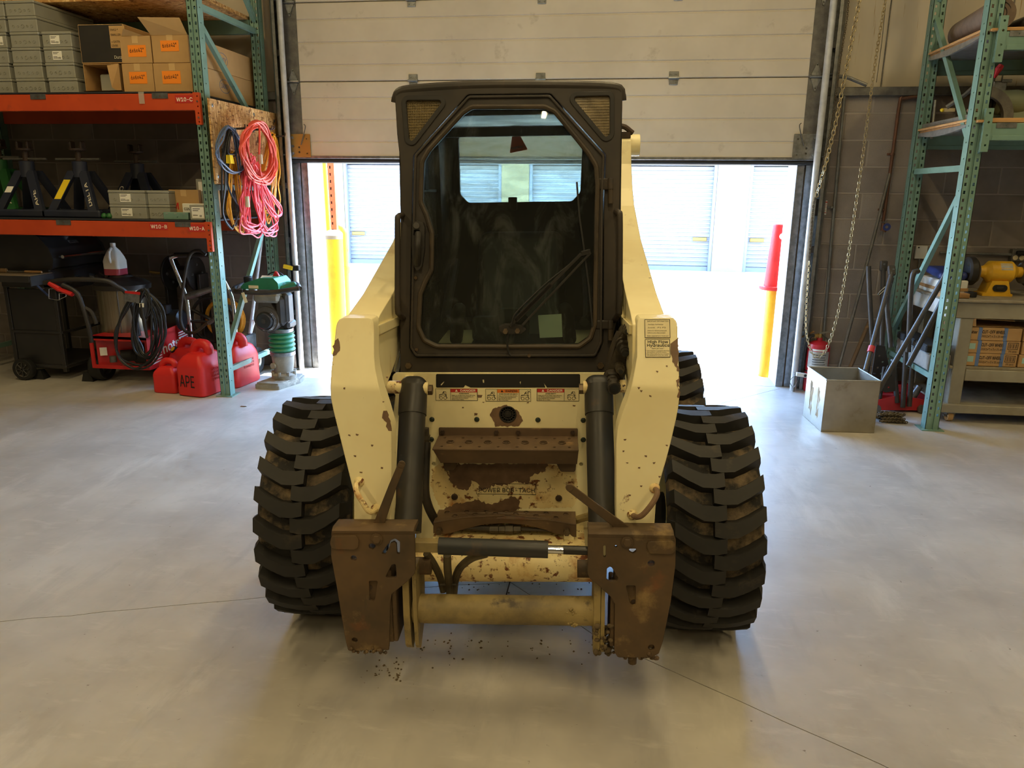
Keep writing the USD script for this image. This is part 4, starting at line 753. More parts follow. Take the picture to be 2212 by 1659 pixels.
for t, sg, P in ((tL, -1, (801, 1265, 797, 1310)), (tR, 1, (1368, 1296, 1370, 1290))):
    p = mp(P[0], P[1], PB + .02); obj('wedge_pin', cyl(p + [0, -.012, 0], p + [0, .03, 0], .008, 10), 'dark_bolt', t)
    obj('wedge', cb(p[0] - .02, p[0] + .02, PB + .025, PB + .05, p[2] - .05, p[2] + .04), 'rusty_steel', t)
    # rear box, side ears and pivot
    xe = (mp(846, 1300, PB)[0], mp(872, 1300, PB)[0]) if sg < 0 else (mp(1290, 1300, PB)[0], mp(1328, 1300, PB)[0])
    xo = (mp(752, 1300, PB)[0] if sg < 0 else mp(1420, 1300, PB)[0])
    zlo, zhi = mp(840, 1395, PB)[2], mp(846, 1285, PB)[2]
    obj('box_section', cb(min(xe[0], xo)if sg < 0 else xe[1], xe[0] if sg < 0 else xo, PB + .01, PB + .09, zlo + .004, zhi + .08, .006), 'rusty_steel', t)
    obj('box_side', cb(xe[0] - .002 if sg < 0 else xe[1] - .012, xe[0] + .012 if sg < 0 else xe[1] + .002, PB + .008, PB + .12, zlo + .01, zhi + .03, .003), 'rusty_steel', t)
    e0, e1 = (mp(876, 1300, PB + .05)[0], mp(905, 1300, PB + .05)[0]) if sg < 0 else (mp(1282, 1300, PB + .05)[0], mp(1297, 1300, PB + .05)[0])
    zt2, zb2 = mp(890, 1235, PB + .04)[2], mp(890, 1404, PB + .04)[2]
    prof = [(PB + .02, zt2 + .02), (PB + .10, zt2 + .02), (PB + .16, zt2 - .06), (PB + .16, zb2 + .16), (PB + .12, zb2 + .05), (PB + .05, zb2), (PB + .02, zb2 + .03), (PB + .01, zb2 + .14)]
    for x0_ in ((e0, e1 - .012) if sg < 0 else (e0, e1)):
        obj('pivot_ear', ext(rnd(prof, .015), x0_, x0_ + (.020 if x0_ == e0 else .012), 'x'), 'tube_yellow', t)
    zc = mp(1090, 1222, PB + .1)[2]
    obj('link_boss', cyl((e0 - .01 if sg < 0 else e0 - .05, PB + .10, mp(900, 1222, PB + .1)[2]), (e1 + .035 if sg < 0 else e1 + .01, PB + .10, mp(900, 1222, PB + .1)[2]), .028, 16), 'rusty_steel', t)
# pivot debris on the right ear, dirt under the plates
md = sub('caked_mud', tR); r_ = np.random.default_rng(5)
cl_ = []
for k in range(90):
    p = mp(r_.uniform(1286, 1326), r_.uniform(1350, 1412), PB + r_.uniform(.0, .07)); q = trimesh.creation.icosphere(1, r_.uniform(.005, .010)); v = np.array(q.vertices)*r_.uniform(.6, 1.3, 3); cl_.append(mv((v, q.faces), p, rz=r_.uniform(0, 3)))
obj('mud_clumps', cl_, 'dried_mud', md, kind='stuff')
cl_ = []
for k in range(40):
    p = mp(r_.uniform(755, 838), r_.uniform(1400, 1410), PB + r_.uniform(-.005, .03)); q = trimesh.creation.icosphere(0, r_.uniform(.003, .008)); cl_.append(mv(q, p, rz=r_.uniform(0, 3)))
for k in range(30):
    p = mp(r_.uniform(1335, 1420), r_.uniform(1412, 1424), PB + r_.uniform(-.005, .03)); q = trimesh.creation.icosphere(0, r_.uniform(.003, .009)); cl_.append(mv(q, p, rz=r_.uniform(0, 3)))
p = mp(1366, 1424, PB + .03); cl_.append(cyl(p + [0, 0, .03], p - [0, 0, .012], .014, 10))
obj('caked_dirt', cl_, 'rusty_steel', tL, kind='stuff')
ct = sub('cross_tube')
p, q_ = mp(895, 1314, PB + .07), mp(1300, 1320, PB + .07)
N_ = 40; obj('tube_body', tube([p + (q_ - p)*t for t in np.linspace(0, 1, N_)], .046, 24), 'tube_yellow', ct)
r_ = np.random.default_rng(8); cl_ = []
for k in range(40):
    pp_ = mp(r_.normal(1238, 8), r_.normal(1336, 9), PB + .03); cl_.append(mv(trimesh.creation.icosphere(1, r_.uniform(.003, .006)), pp_))
obj('mud_spatter', cl_, 'tube_yellow', ct, kind='stuff')
# quick-attach cylinder
qc = sub('attach_cylinder'); yq = PB + .03
obj('barrel', tube([mp(948, 1179, yq), mp(1184, 1187, yq)], .0265, 24), 'cyl_black', qc)
obj('rod', cyl(mp(1182, 1187, yq), mp(1219, 1188, yq), .0125, 16), 'chrome', qc)
obj('rod_sleeve', cyl(mp(1217, 1188, yq), mp(1282, 1190, yq), .0135, 16), 'trim_black', qc)
a, b = mp(893, 1178, yq), mp(950, 1178, yq); obj('end_block', cb(a[0], b[0], yq - .016, yq + .016, a[2] - .017, a[2] + .019), 'tube_yellow', qc)
obj('hose', tube([mp(a_, b_, y_) for a_, b_, y_ in ((921, 1195, -.52), (935, 1215, -.50), (950, 1245, -.47), (958, 1276, -.45))], .012, 10, 5), 'hose_dirty', qc)
obj('hose', tube([mp(a_, b_, y_) for a_, b_, y_ in ((1050, 1196, -.55), (1020, 1205, -.54), (995, 1225, -.50), (984, 1250, -.47), (980, 1280, -.45))], .013, 10, 5), 'hose_dirty', qc)
obj('hose', tube([mp(a_, b_, y_) for a_, b_, y_ in ((966, 1198, -.55), (967, 1230, -.52), (972, 1280, -.46))], .013, 10, 4), 'hose_dirty', qc)
obj('hose_tie', [tube([mp(950, 1263, -.485), mp(985, 1263, -.49)], .004, 6)], 'fitting', qc)
yf = FP - .09
fit = sub('coupling_line')
for a, b in ((1058, 1078), (1078, 1092), (1092, 1110), (1110, 1126)):
    obj('fitting', cyl(mp(a, 1143, yf), mp(b - 1, 1143, yf), .015 if a != 1092 else .018, 6), 'fitting', fit)
obj('line', [tube([mp(960, 1135, yf), mp(1058, 1143, yf)], .012, 10), tube([mp(1126, 1143, yf), mp(1210, 1146, yf)], .008, 8)], 'hose', fit)
obj('cross_pipe', tube([mp(1232, 1128, -.18), mp(1262, 1118, -.22), mp(1290, 1112, -.24)], .014, 8, 3), 'tube_yellow', fit)
# quick-attach levers
for P, hub in ((((812, 1150, -.58), (830, 1100, -.575), (848, 1050, -.575), (867, 1004, -.58)), (818, 1146)), (((1372, 1162, -.58), (1330, 1130, -.585), (1280, 1092, -.60), (1230, 1054, -.62)), (1352, 1152))):
    pts = [mp(*p) for p in P]; d = pts[-1] - pts[0]; d /= np.linalg.norm(d); s = np.cross(d, [0, 1, 0]); W_ = [.034, .029, .024, .022]
    lev = obj('attach_lever', [loft([[p - s*w/2, p + s*w/2, p + s*w/2 + np.array([0, .008, 0]), p - s*w/2 + np.array([0, .008, 0])] for p, w in zip(pts, W_)]), cyl(pts[-1] + [0, 0, 0], pts[-1] + [0, .008, 0], .011, 14)], 'rusty_steel', LD)
# auxiliary couplers
cp = sub('coupler_block')
cy = -.20
bpts = [mp(a, b, cy + .03) for a, b in ((1352, 700), (1366, 690), (1368, 760), (1352, 800), (1325, 848), (1310, 835), (1313, 790), (1330, 745), (1340, 715))]
obj('manifold', ext(rnd([(p[0], p[2]) for p in bpts], .008), cy, cy + .09), 'fitting', cp)
fpn = rnd(mxz([(1344, 722), (1364, 726), (1368, 738), (1362, 768), (1348, 776), (1334, 758), (1336, 740)], cy - .005), .006)
obj('coupler_flange', slab_y(fpn, cy - .012, cy + .01), 'hose', cp)
def coupler(a, b, c, d, rs, m_='fitting'):
    p, e = mp(a, b, cy), mp(c, d, cy - .085); u_ = e - p; n_ = len(rs)
    nd = obj('coupler', cat([cyl(p + u_*i_/n_, p + u_*(i_ + 1)/n_, r, 14 if i_ % 2 == 0 else 6) for i_, r in enumerate(rs)]), m_, cp)
    obj('face', cyl(e - u_*.02, e + u_*.03, rs[-1]*.7, 12), 'rubber_black', nd)
coupler(1345, 742, 1351, 763, (.026, .022, .024, .0165, .0165, .014), 'hose'); coupler(1338, 790, 1341, 803, (.017, .014, .016, .010, .010)); coupler(1320, 812, 1327, 840, (.027, .030, .024, .024, .022), 'hose'); coupler(1356, 705, 1354, 717, (.014, .012, .014, .009))
for P in (((1352, 712), (1358, 700), (1368, 694), (1372, 690)), ((1340, 718), (1332, 735), (1322, 765), (1314, 800))):
    obj('hose', tube([mp(a, b, cy + .02) for a, b in P], .014, 10, 4), 'hose', cp)
for a, b in ((1347, 728), (1363, 731), (1360, 790)): p = mp(a, b, cy - .012); obj('coupler_bolt', cyl(p + [0, .01, 0], p - [0, .006, 0], .006, 6), 'hose', cp)

# --- wheels
def tyre_meshes():
    w = .155
    prof = [(.19, -.12), (.215, -.13), (.25, -.150), (.31, -.160), (.355, -.156), (.374, -.140), (.384, -.07), (.386, 0), (.384, .07), (.374, .140), (.355, .156), (.31, .160), (.25, .150), (.215, .13), (.19, .12)]
    carc = lathe(prof, 72, 'x')
    rb = lambda x: float(np.interp(abs(x), [0, .07, .14, .156, .162], [.386, .384, .372, .345, .30]))
    lugs, Nl = [], 24
    for sd in (1, -1):
        for k in range(Nl):
            t0 = (k + (.5 if sd < 0 else 0))*2*math.pi/Nl; rings = []
            for x, dphi, rt, hw in ((.1605, .02, .315, .014), (.160, .01, .372, .021), (.149, 0, .416, .023), (.10, -.08, .420, .023), (.055, -.135, .421, .024), (.01, -.140, .421, .024), (-.020, -.125, .420, .024)):
                r0 = rb(x) - .006; ph = t0 + dphi; rg = []
                for off, rr in ((-hw - .010, r0), (-hw, rt), (hw, rt), (hw + .010, r0)):
                    an = ph + off/.41; rg.append((sd*x, -rr*math.cos(an), rr*math.sin(an)))
                rings.append(rg)
            rings[0] = [(sd*.1605, *(np.array(p[1:])*1.0)) for p in rings[0]]
            lugs.append(loft(rings))
    return carc, cat(lugs)
CARC, LUGS = tyre_meshes(); rt_ = np.random.default_rng(2)
for sg in (-1, 1):
    for yw, nm in ((0, 0), (1.03, 1)):
        zc = .418 - sg*.71*math.tan(MR); c = (sg*.71, yw, zc); wl_ = sub('wheel'); rx = .09*sg + nm*.3
        tt_ = obj('tyre', mv(CARC, c, rx=rx), 'tyre', wl_)
        obj('tread', mv(LUGS, c, rx=rx), 'lug', tt_, smooth=25)
        obj('rim', lathe([(0, .02), (.07, .02), (.075, .05), (.14, .03), (.17, -.02), (.195, .10), (.205, .125), (.198, .128), (.185, .08), (.185, -.12), (.20, -.125)], 32, 'x', c) if sg > 0 else mv(lathe([(0, .02), (.07, .02), (.075, .05), (.14, .03), (.17, -.02), (.195, .10), (.205, .125), (.198, .128), (.185, .08), (.185, -.12), (.20, -.125)], 32, 'x'), c, rz=math.pi), 'cream', wl_)
        obj('lug_nut', [cyl((c[0] + sg*.03, yw + .10*math.cos(a), zc + .10*math.sin(a)), (c[0] + sg*.05, yw + .10*math.cos(a), zc + .10*math.sin(a)), .012, 6) for a in np.arange(8)*math.pi/4], 'bolt', wl_)

# crumbs of dirt under the loader's front
r_ = np.random.default_rng(21); cl_ = []
for k in range(150):
    u = r_.random()
    px, py = (r_.normal(840, 30), r_.normal(1445, 14)) if u < .3 else (r_.uniform(900, 1430), r_.normal(1392, 22)) if u < .75 else (r_.uniform(960, 1300), r_.uniform(1235, 1282))
    q = trimesh.creation.icosphere(0, 1.0); r0 = r_.uniform(.0012, .0048); cl_.append(mv(q, W(px, py, z=0) + [0, 0, r0*.5], rz=r_.uniform(0, 6), s=(r0*r_.uniform(.8, 1.8), r0, r0*.7)))
dirt = obj('dirt_crumbs', cl_, 'dried_mud', None, 'dark dirt crumbs scattered on the floor under the front of the loader', 'dirt', kind='stuff')

# ------------------------------------------------------------------ left: pallet rack and what stands in and by it
mat('rack_green', (116, 150, 138), (104, 136, 124), vs=5, rough=.45, spots=[((44, 70, 62), 14, .68, .74)])
mat('rack_orange', (200, 76, 34), (184, 66, 28), vs=3, rough=.45, spots=[((150, 60, 34), 9, .62, .8)])
mat('navy_deck', (34, 40, 52), (44, 44, 48), vs=5, rough=.5)
mat('carton', (186, 150, 100), (172, 136, 88), vs=3, rough=.85)
mat('carton_light', (206, 172, 122), (194, 160, 110), vs=3, rough=.85)
mat('carton_dark', (112, 88, 58), rough=.9)
mat('black_print', (30, 27, 25), (40, 36, 32), vs=6, rough=.7)
mat('orange_label', (246, 140, 30), rough=.6)
mat('pvc_grey', (150, 150, 140), (140, 140, 130), vs=4, rough=.5)
mat('label_white', (232, 230, 220), rough=.6)
mat('label_print', (70, 68, 66), rough=.6)
mat('film', (210, 205, 190), rough=.2, alpha=.35)
mat('pen_black', (28, 26, 26), rough=.6)
mat('osb', (200, 156, 96), (172, 124, 70), vs=14, rough=.75, spots=[((228, 194, 138), 16, .53, .58, (1, 3.0, .8)), ((122, 82, 44), 18, .57, .61, (1, .8, 3.0)), ((214, 172, 110), 22, .56, .60, (1, 2.2, 2.2)), ((104, 70, 40), 9, .62, .68)], bump=.4, bs=50)
mat('cord_blue', (74, 92, 122), rough=.45)
mat('cord_black', (30, 32, 36), rough=.45)
mat('cord_red', (216, 82, 62), rough=.45)
mat('cord_pink', (232, 84, 96), rough=.4)
mat('cord_yellow', (224, 158, 40), rough=.45)
mat('plug_clear', (200, 186, 160), rough=.2)
mat('plug_yellow', (236, 206, 40), rough=.45)
mat('navy_paint', (32, 38, 58), (42, 46, 60), vs=7, rough=.45, spots=[((92, 84, 70), 12, .66, .76)])
mat('green_paint', (34, 92, 44), (44, 104, 52), vs=6, rough=.45, spots=[((60, 54, 40), 12, .66, .74)])
mat('stencil', (214, 206, 186), rough=.6)
mat('grill_enamel', (36, 36, 38), (46, 44, 44), vs=5, rough=.35)
mat('shelf_top', (128, 112, 88), (104, 92, 74), vs=5, rough=.5)
mat('steel_brushed', (168, 158, 136), (136, 126, 106), vs=5, rough=.28, metal=.9, stretch=(8, 8, .4))
mat('washer_red', (196, 36, 34), (182, 30, 30), vs=4, rough=.4)
mat('gas_red', (214, 44, 40), (200, 38, 36), vs=4, rough=.42)
mat('milk', (228, 222, 208), rough=.35)
mat('pink_fluid', (176, 70, 84), rough=.3)
mat('ram_green', (44, 124, 84), (36, 108, 72), vs=6, rough=.45)
mat('ram_grey', (150, 144, 130), (122, 116, 104), vs=7, rough=.7, spots=[((178, 170, 152), 11, .58, .7)], bump=.2)
mat('ram_black', (34, 33, 32), (60, 54, 46), vs=7, rough=.5)
mat('ram_engine', (88, 82, 74), (66, 60, 54), vs=7, rough=.5)
mat('timber', (168, 130, 84), (146, 108, 64), vs=5, rough=.7, stretch=(1, 6, 6))
mat('tag_paper', (222, 208, 170), rough=.7)

_BASE = {}
_obj0 = obj
def obj(name, q, mat, parent=None, **k):
    """as before, but a part of a thing that stands at its own base is given in the place's coordinates"""
    if parent is not None:
        top = '/World/' + str(parent.GetPath()).split('/')[2]
        if top in _BASE:
            if isinstance(q, (list, tuple)) and len(q) and not isinstance(q[0], np.ndarray): q = cat(q)
            q = mv(q, -_BASE[top])
    return _obj0(name, q, mat, parent, **k)
def at(name, label, cat_, base, group=None, kind=None):
    t = thing(name, label, cat_, base, group=group, kind=kind); _BASE[str(t.GetPath())] = np.array(base, float); return t
def part(name, parent): return thing(name, None, None, parent=parent)

def rack_post(par, x0, x1, y0, y1, z1, light_side, m_='rack_green', z0=0.0):
    w = x1 - x0; p = part('post', par); hs = []
    for i, z in enumerate(np.arange(.10, z1 - .05, .0508)):
        for u in (.22, .78): hs.append(sbox(x0 + w*u - .0065, z, x0 + w*u + .0065, z + .021))
    f = sbox(x0, z0, x0 + w*.42, z1).union(sbox(x0 + w*.58, z0, x1, z1)).difference(unary_union(hs))
    obj('front_face', [ext(f, y0, y0 + .003), cb(x0 + w*.41, x0 + w*.59, y0 + .007, y0 + .010, z0, z1, .001)], m_, p, smooth=False)
    sh = [disc((y0 + y1)/2, z, .005, 3) for z in np.arange(.12, z1, .1016)]
    s = sbox(y0, z0, y1, z1).difference(unary_union(sh))
    obj('side_face', [ext(s, x0, x0 + .003, 'x')], m_, p, smooth=False); obj('side_face', [ext(s, x1 - .003, x1, 'x')], m_, p, smooth=False)
    obj('rear_lip', [cb(x0, x0 + w*.3, y1 - .003, y1, z0, z1, .001), cb(x1 - w*.3, x1, y1 - .003, y1, z0, z1, .001)], m_, p, smooth=False)
    obj('foot_plate', ext(sbox(x0 - .03, y0 - .03, x1 + .03, y1 + .03).difference(unary_union([disc(x0 - .018, y0 + .02, .007), disc(x1 + .018, y0 + .02, .007)])), 0, .006, 'z'), m_, p, smooth=False)
def channel(par, a, b, w=.04, d=.032, out=(1, 0, 0), name='brace', m_='rack_green'):
    a, b = np.array(a, float), np.array(b, float); u = (b - a)/np.linalg.norm(b - a); o = np.array(out, float); s = np.cross(u, o); s /= np.linalg.norm(s); t = .003
    pr = [(-w/2, 0), (w/2, 0), (w/2, -d), (w/2 - t, -d), (w/2 - t, -t), (-w/2 + t, -t), (-w/2 + t, -d), (-w/2, -d)]
    obj(name, loft([[p + s*x + o*y for x, y in pr] for p in (a, b)]), m_, par, smooth=False)
LX0, LX1, LF, LR = -3.085, -3.005, 5.45, 6.42
rk = at('pallet_rack', 'tall green pallet rack with orange beams filling the left side of the photo', 'pallet rack', (-3.045, 5.49, 0))
for (x0, x1) in ((LX0, LX1), (-5.60, -5.52)):
    rack_post(rk, x0, x1, LF, LF + .08, 4.2, 1); rack_post(rk, x0, x1, LR, LR + .08, 4.2, 1)
    xm = (x0 + x1)/2 + .016; zt = W(440, 20, x=xm)[2]
    for (za, zb_) in ((2.86, 2.86), (2.72, 2.28), (.20, .20)):
        pass
    channel(rk, (xm, LF + .05, 2.885), (xm, LR + .03, 2.885)); channel(rk, (xm, LF + .05, 2.80), (xm, LR + .03, 2.02)); channel(rk, (xm, LF + .05, .20), (xm, LR + .03, .20))
    channel(rk, (xm, LF + .05, .30), (xm, LR + .03, 1.45)); channel(rk, (xm, LF + .05, 1.62), (xm, LR + .03, 1.62)); channel(rk, (xm, LR + .03, 2.95), (xm, LF + .05, 3.9))
def beam(z0, z1, y0, par, clips=(), front=True):
    b = part('beam', par)
    obj('beam_box', [cb(-5.52, LX0 + .02, y0, y0 + .04, z0, z1, .003)], 'rack_orange', b, smooth=False)
    if front:
        obj('connector', ext(rnd([(LX0 + .012, z1 + .006), (LX0 + .062, z1 + .006), (LX0 + .062, z0 - .10), (LX0 + .02, z0 - .10), (LX0 + .02, z0 + .0), (LX0 + .012, z0)], .003, [disc(LX0 + .045, z, .006, 3) for z in (z1 - .02, z1 - .09, z0 - .02, z0 - .08)]), y0 - .006, y0 + .02), 'rack_orange', b, smooth=False)
        obj('connector_pin', [cyl((LX0 + .045, y0 - .012, z), (LX0 + .045, y0 + .002, z), .006, 8) for z in (z1 - .055, z0 - .05)], 'galv', b)
    for px in clips:
        x = W(px, 300, y=y0)[0]; obj('deck_clip', ext(sbox(x - .062, z1 - .034, x + .062, z1 + .001).difference(disc(x, z1 - .018, .004, 3)), y0 - .004, y0), 'galv', b, smooth=False); obj('clip_lip', cb(x - .062, x + .062, y0 - .004, y0 + .04, z1, z1 + .003, .001), 'galv', b, smooth=False)
    return b
ZU0, ZU1, ZM0, ZM1 = 2.163, 2.279, 1.247, 1.363
bU = beam(ZU0, ZU1, LF - .035, rk, (95, 355)); beam(ZU0, ZU1, LR + .05, rk, front=False); bM = beam(ZM0, ZM1, LF - .035, rk, (113, 377)); beam(ZM0, ZM1, LR + .05, rk, front=False)
for px, py, s_, b_ in ((381, 219, 'W10-C', bU), (326, 493, 'W10-B', bM), (409, 497, 'W10-A!', bM)):
    o = W(px, py, y=LF - .036); e = W(px + 35, py, y=LF - .036)
    t_ = obj('location_tape', cb(o[0] - .008, e[0] + .006, LF - .0362, LF - .035, o[2] - .012, o[2] + .042, .0003), 'print_red', b_, smooth=False)
    obj('tape_lettering', text(s_, .026, (o[0], LF - .0366, o[2]), width=(e[0] - o[0]), bold=True), 'print_white', b_, smooth=False)
for z in (ZU1, ZM1): obj('shelf_deck', [cb(-5.5, LX0 - .01, LF - .03, LR + .08, z + .003, z + .016, .002)], 'navy_deck', rk, smooth=False)
obj('shelf_deck', cb(-5.5, LX0 - .01, LF + .25, LR + .08, 2.97, 3.0, .002), 'osb', rk, smooth=False)
obj('beam_box', [cb(-5.52, LX0, LR - .02, LR + .02, 2.86, 2.97, .003)], 'rack_green', rk, smooth=False)
ZT, ZD = ZU1 + .016, ZM1 + .016

# grey junction boxes
def grey_box(label, x, z, y, w, h, d, group, sticker=None, ks=5, rz=0.0):
    t = thing('junction_box', label, 'box', (x, y, z), rz, group)
    p0 = lambda *a, **k: _obj0(*a, **k)
    p0('body', cb(0, w, .002, d, 0, h*.80, .004), 'pvc_grey', t); p0('lid', cb(-.002, w + .002, 0, d + .002, h*.81, h - .001, .004), 'pvc_grey', t)
    rs = np.array([.010, .008, .013, .008, .010])[:ks]; xs = np.linspace(w*.18, w*.82, len(rs))
    p0('knockouts', [ext(disc(a, h*.36, r, 5).difference(disc(a, h*.36, r - .0018, 5)), -.0005, .003) for a, r in zip(xs, rs)], 'pvc_grey', t, smooth=False)
    if sticker:
        sx, sw = sticker; sl = p0('sticker', cb(w*sx, w*sx + sw, -.0006, .003, h*.18, h*.74, .0002), 'label_white', t, smooth=False)
        p0('sticker_print', [cb(w*sx + .006, w*sx + sw*f_, -.001, 0, h*v_, h*v_ + .0035, .0001) for v_, f_ in ((.64, .7), (.56, .55), (.36, .5), (.28, .6))] + [cb(w*sx + sw*.62 + i_*.003, w*sx + sw*.62 + i_*.003 + .0015, -.001, 0, h*.24, h*.36, .0001) for i_ in range(7)], 'label_print', sl, smooth=False)
    return t
G1, ORD = 'grey junction boxes stacked on the upper shelf', ['bottom', 'second', 'third', 'fourth', 'fifth', 'top']
yb_ = 5.49
def stack(pxs, colname, n, st=None, w=None):
    """one column of boxes, measured at the pixel edges (x0, x1, ybottom) of each"""
    for i in range(n):
        x0, x1, yb0 = pxs[i]; a = W(x0, yb0, y=yb_); b = W(x1, yb0, y=yb_); h = .1075
        z = ZT + i*h
        grey_box(f'grey plastic junction box, {ORD[i]} of the {colname} column on the upper left shelf', a[0], z, yb_, min(b[0] - a[0], .238) - .004, h, .66, G1, (st or {}).get(i))
stack([(108, 173, 202), (102, 172, 175), (98, 171, 142), (94, 162, 110)], 'right', 4, {2: (.30, .075), 3: (.28, .075)})
stack([(38, 104, 202), (33, 100, 175), (29, 96, 143), (26, 92, 112), (21, 84, 80), (15, 80, 47)], 'middle', 6)
stack([(-32, 37, 202), (-37, 32, 175), (-40, 28, 143), (-44, 25, 112), (-46, 20, 80), (-50, 14, 47)], 'left', 6, {3: (.62, .06)})

# cartons on the upper shelf
def carton(name, label, x0, x1, y0, y1, z0, z1, m_='carton', group=None, flaps=True, open_front=False):
    t = at(name, label, 'carton', (x0, y0, z0), group)
    if open_front:
        obj('carton_body', [cb(x0, x0 + .004, y0, y1, z0, z1, .001), cb(x1 - .004, x1, y0, y1, z0, z1, .001), cb(x0, x1, y0, y1, z0, z0 + .004, .001), cb(x0, x1, y0, y1, z1 - .004, z1, .001), cb(x0, x1, y1 - .004, y1, z0, z1, .001)], m_, t, smooth=False)
    else:
        obj('carton_body', cb(x0, x1, y0, y1, z0, z1, .003), m_, t, smooth=False)
        obj('seam', [cb((x0 + x1)/2 - .025, (x0 + x1)/2 + .025, y0 - .0008, y1, z1 - .001, z1 + .0006, .0002), cb((x0 + x1)/2 - .024, (x0 + x1)/2 + .024, y0 - .0008, y0, z1 - .05, z1, .0002)], 'carton_light', t, smooth=False)
    return t
G2 = 'long cartons with orange labels on the upper shelf'
CB = [('lower left', 268, 335, 198, 137, (281, 316, 155, 181)), ('lower right', 335, 418, 198, 137, (352, 389, 153, 181)), ('upper left', 263, 330, 136, 78, (278, 314, 97, 123)), ('upper right', 331, 411, 136, 76, (348, 385, 87, 111))]
zmid = W(300, 137, y=5.5)[2]
for nm, a, b, c, d, lb in CB:
    x0, x1 = W(a, c, y=5.5)[0], W(b, c, y=5.5)[0]; z0 = ZT + .002 if 'lower' in nm else zmid + .001; z1 = zmid - .001 if 'lower' in nm else W(a, d, y=5.5)[2]
    t = carton('long_carton', f'long brown carton with an orange label, {nm} of four beside the green post', x0 + .002, x1 - .002, 5.5, 6.50, z0, z1, group=G2)
    p, q_ = W(lb[0], lb[3], y=5.499), W(lb[1], lb[2], y=5.499); rt = .05 if nm == 'lower right' else 0
    lab = obj('orange_label', cb(p[0], q_[0], 5.4985, 5.5, p[2], q_[2], .0002), 'orange_label', t, smooth=False)
    obj('handwriting', text('6x6x42"', .026, (p[0] + .012, 5.4980, (p[2] + q_[2])/2 - .012), X=(1, 0, .06), width=(q_[0] - p[0])*.78), 'pen_black', t, smooth=False)
    if 'right' in nm:
        zc = (z0 + z1)/2; yc = 5.98; xf = x1 - .002
        el = [(yc + .085*math.cos(s), zc + .052*math.sin(s)) for s in np.linspace(0, 2*math.pi, 40)[:-1]]; el2 = [(yc + .081*math.cos(s), zc + .048*math.sin(s)) for s in np.linspace(0, 2*math.pi, 40)[:-1]]
        obj('oval_print', ext(Polygon(el).difference(Polygon(el2)), xf, xf + .0008, 'x'), 'cord_blue', t, smooth=False)
        obj('carton_lettering', text('DANDY', .036, (xf + .0003, yc - .062, zc - .017), X=(0, 1, 0), width=.125), 'cord_blue', t, smooth=False)
    if nm == 'upper right':
        obj('open_flap', [hull([(x0 + .004, 5.5, z1), (x1 - .004, 5.5, z1), (x0 - .05, 5.44, z1 + .11), (x1 - .03, 5.46, z1 + .105), (x0 + .004, 5.504, z1), (x1 - .004, 5.504, z1), (x0 - .05, 5.444, z1 + .11), (x1 - .03, 5.464, z1 + .105)])], 'carton_light', t, smooth=False)
    if nm == 'upper left':
        obj('torn_flap', [hull([(x0 + .02, 5.5, z1), (x1 - .05, 5.5, z1), (x0 + .06, 5.47, z1 + .045), (x0 + .10, 5.48, z1 + .03), (x0 + .02, 5.53, z1), (x1 - .05, 5.53, z1)])], 'carton_light', t, smooth=False)
x0, x1, z0, z1 = W(186, 198, y=5.5)[0], W(262, 198, y=5.5)[0], ZT + .002, W(220, 138, y=5.5)[2]
oc = carton('open_carton', 'open-fronted brown carton holding a dark item below the black printed box', x0, x1, 5.5, 5.9, z0, z1, open_front=True)
obj('front_flap', [hull([(x0, 5.5, z0), (x1 + .03, 5.5, z0), (x0 + .01, 5.46, z0 + .01), (x1 + .04, 5.45, z0 + .012), (x0, 5.503, z0 + .003), (x1 + .03, 5.503, z0 + .003)]), hull([(x1, 5.5, z0), (x1, 5.5, z1), (x1 - .05, 5.44, z1 - .02), (x1 - .03, 5.44, z0 + .03), (x1 + .003, 5.5, z0), (x1 + .003, 5.5, z1)])], 'carton', oc, smooth=False)
obj('item', cb(x0 + .08, x1 - .02, 5.56, 5.85, z0 + .006, z0 + .14, .01), 'pvc_grey', oc)
x0, x1, z1b = W(176, 135, y=5.5)[0], W(273, 135, y=5.5)[0], W(220, 52, y=5.5)[2]
bk = carton('black_carton', 'black printed carton with a tan handwritten panel on the upper left shelf', x0, x1, 5.505, 5.9, z1 + .004, z1b)
obj('black_face', cb(x0 + .006, x1 - .006, 5.5035, 5.506, z1 + .012, z1b - .004, .0003), 'black_print', bk, smooth=False)
p, q_ = W(240, 104, y=5.503), W(268, 55, y=5.503); obj('tan_panel', cb(p[0], q_[0], 5.5025, 5.504, p[2], q_[2], .0003), 'carton', bk, smooth=False)
obj('handwriting', [text(s_, .014, (p[0] + .008, 5.502, q_[2] - v_), width=w_) for s_, v_, w_ in (('10x12 *', .034, .06), ('SMALLER', .068, .078), ('+ EXTRA', .115, .078), ('COVERS', .142, .05))], 'pen_black', bk, smooth=False)
p = W(247, 127, y=5.503); obj('printed_name', text('Dura', .022, (p[0], 5.5027, p[2]), width=.06), 'stencil', bk, smooth=False)
obj('dangling_film', cb(W(297, 200, y=5.40)[0], W(309, 200, y=5.40)[0], 5.408, 5.409, ZU1 - .07, ZU1 + .012, .0003), 'film', rk, smooth=False)

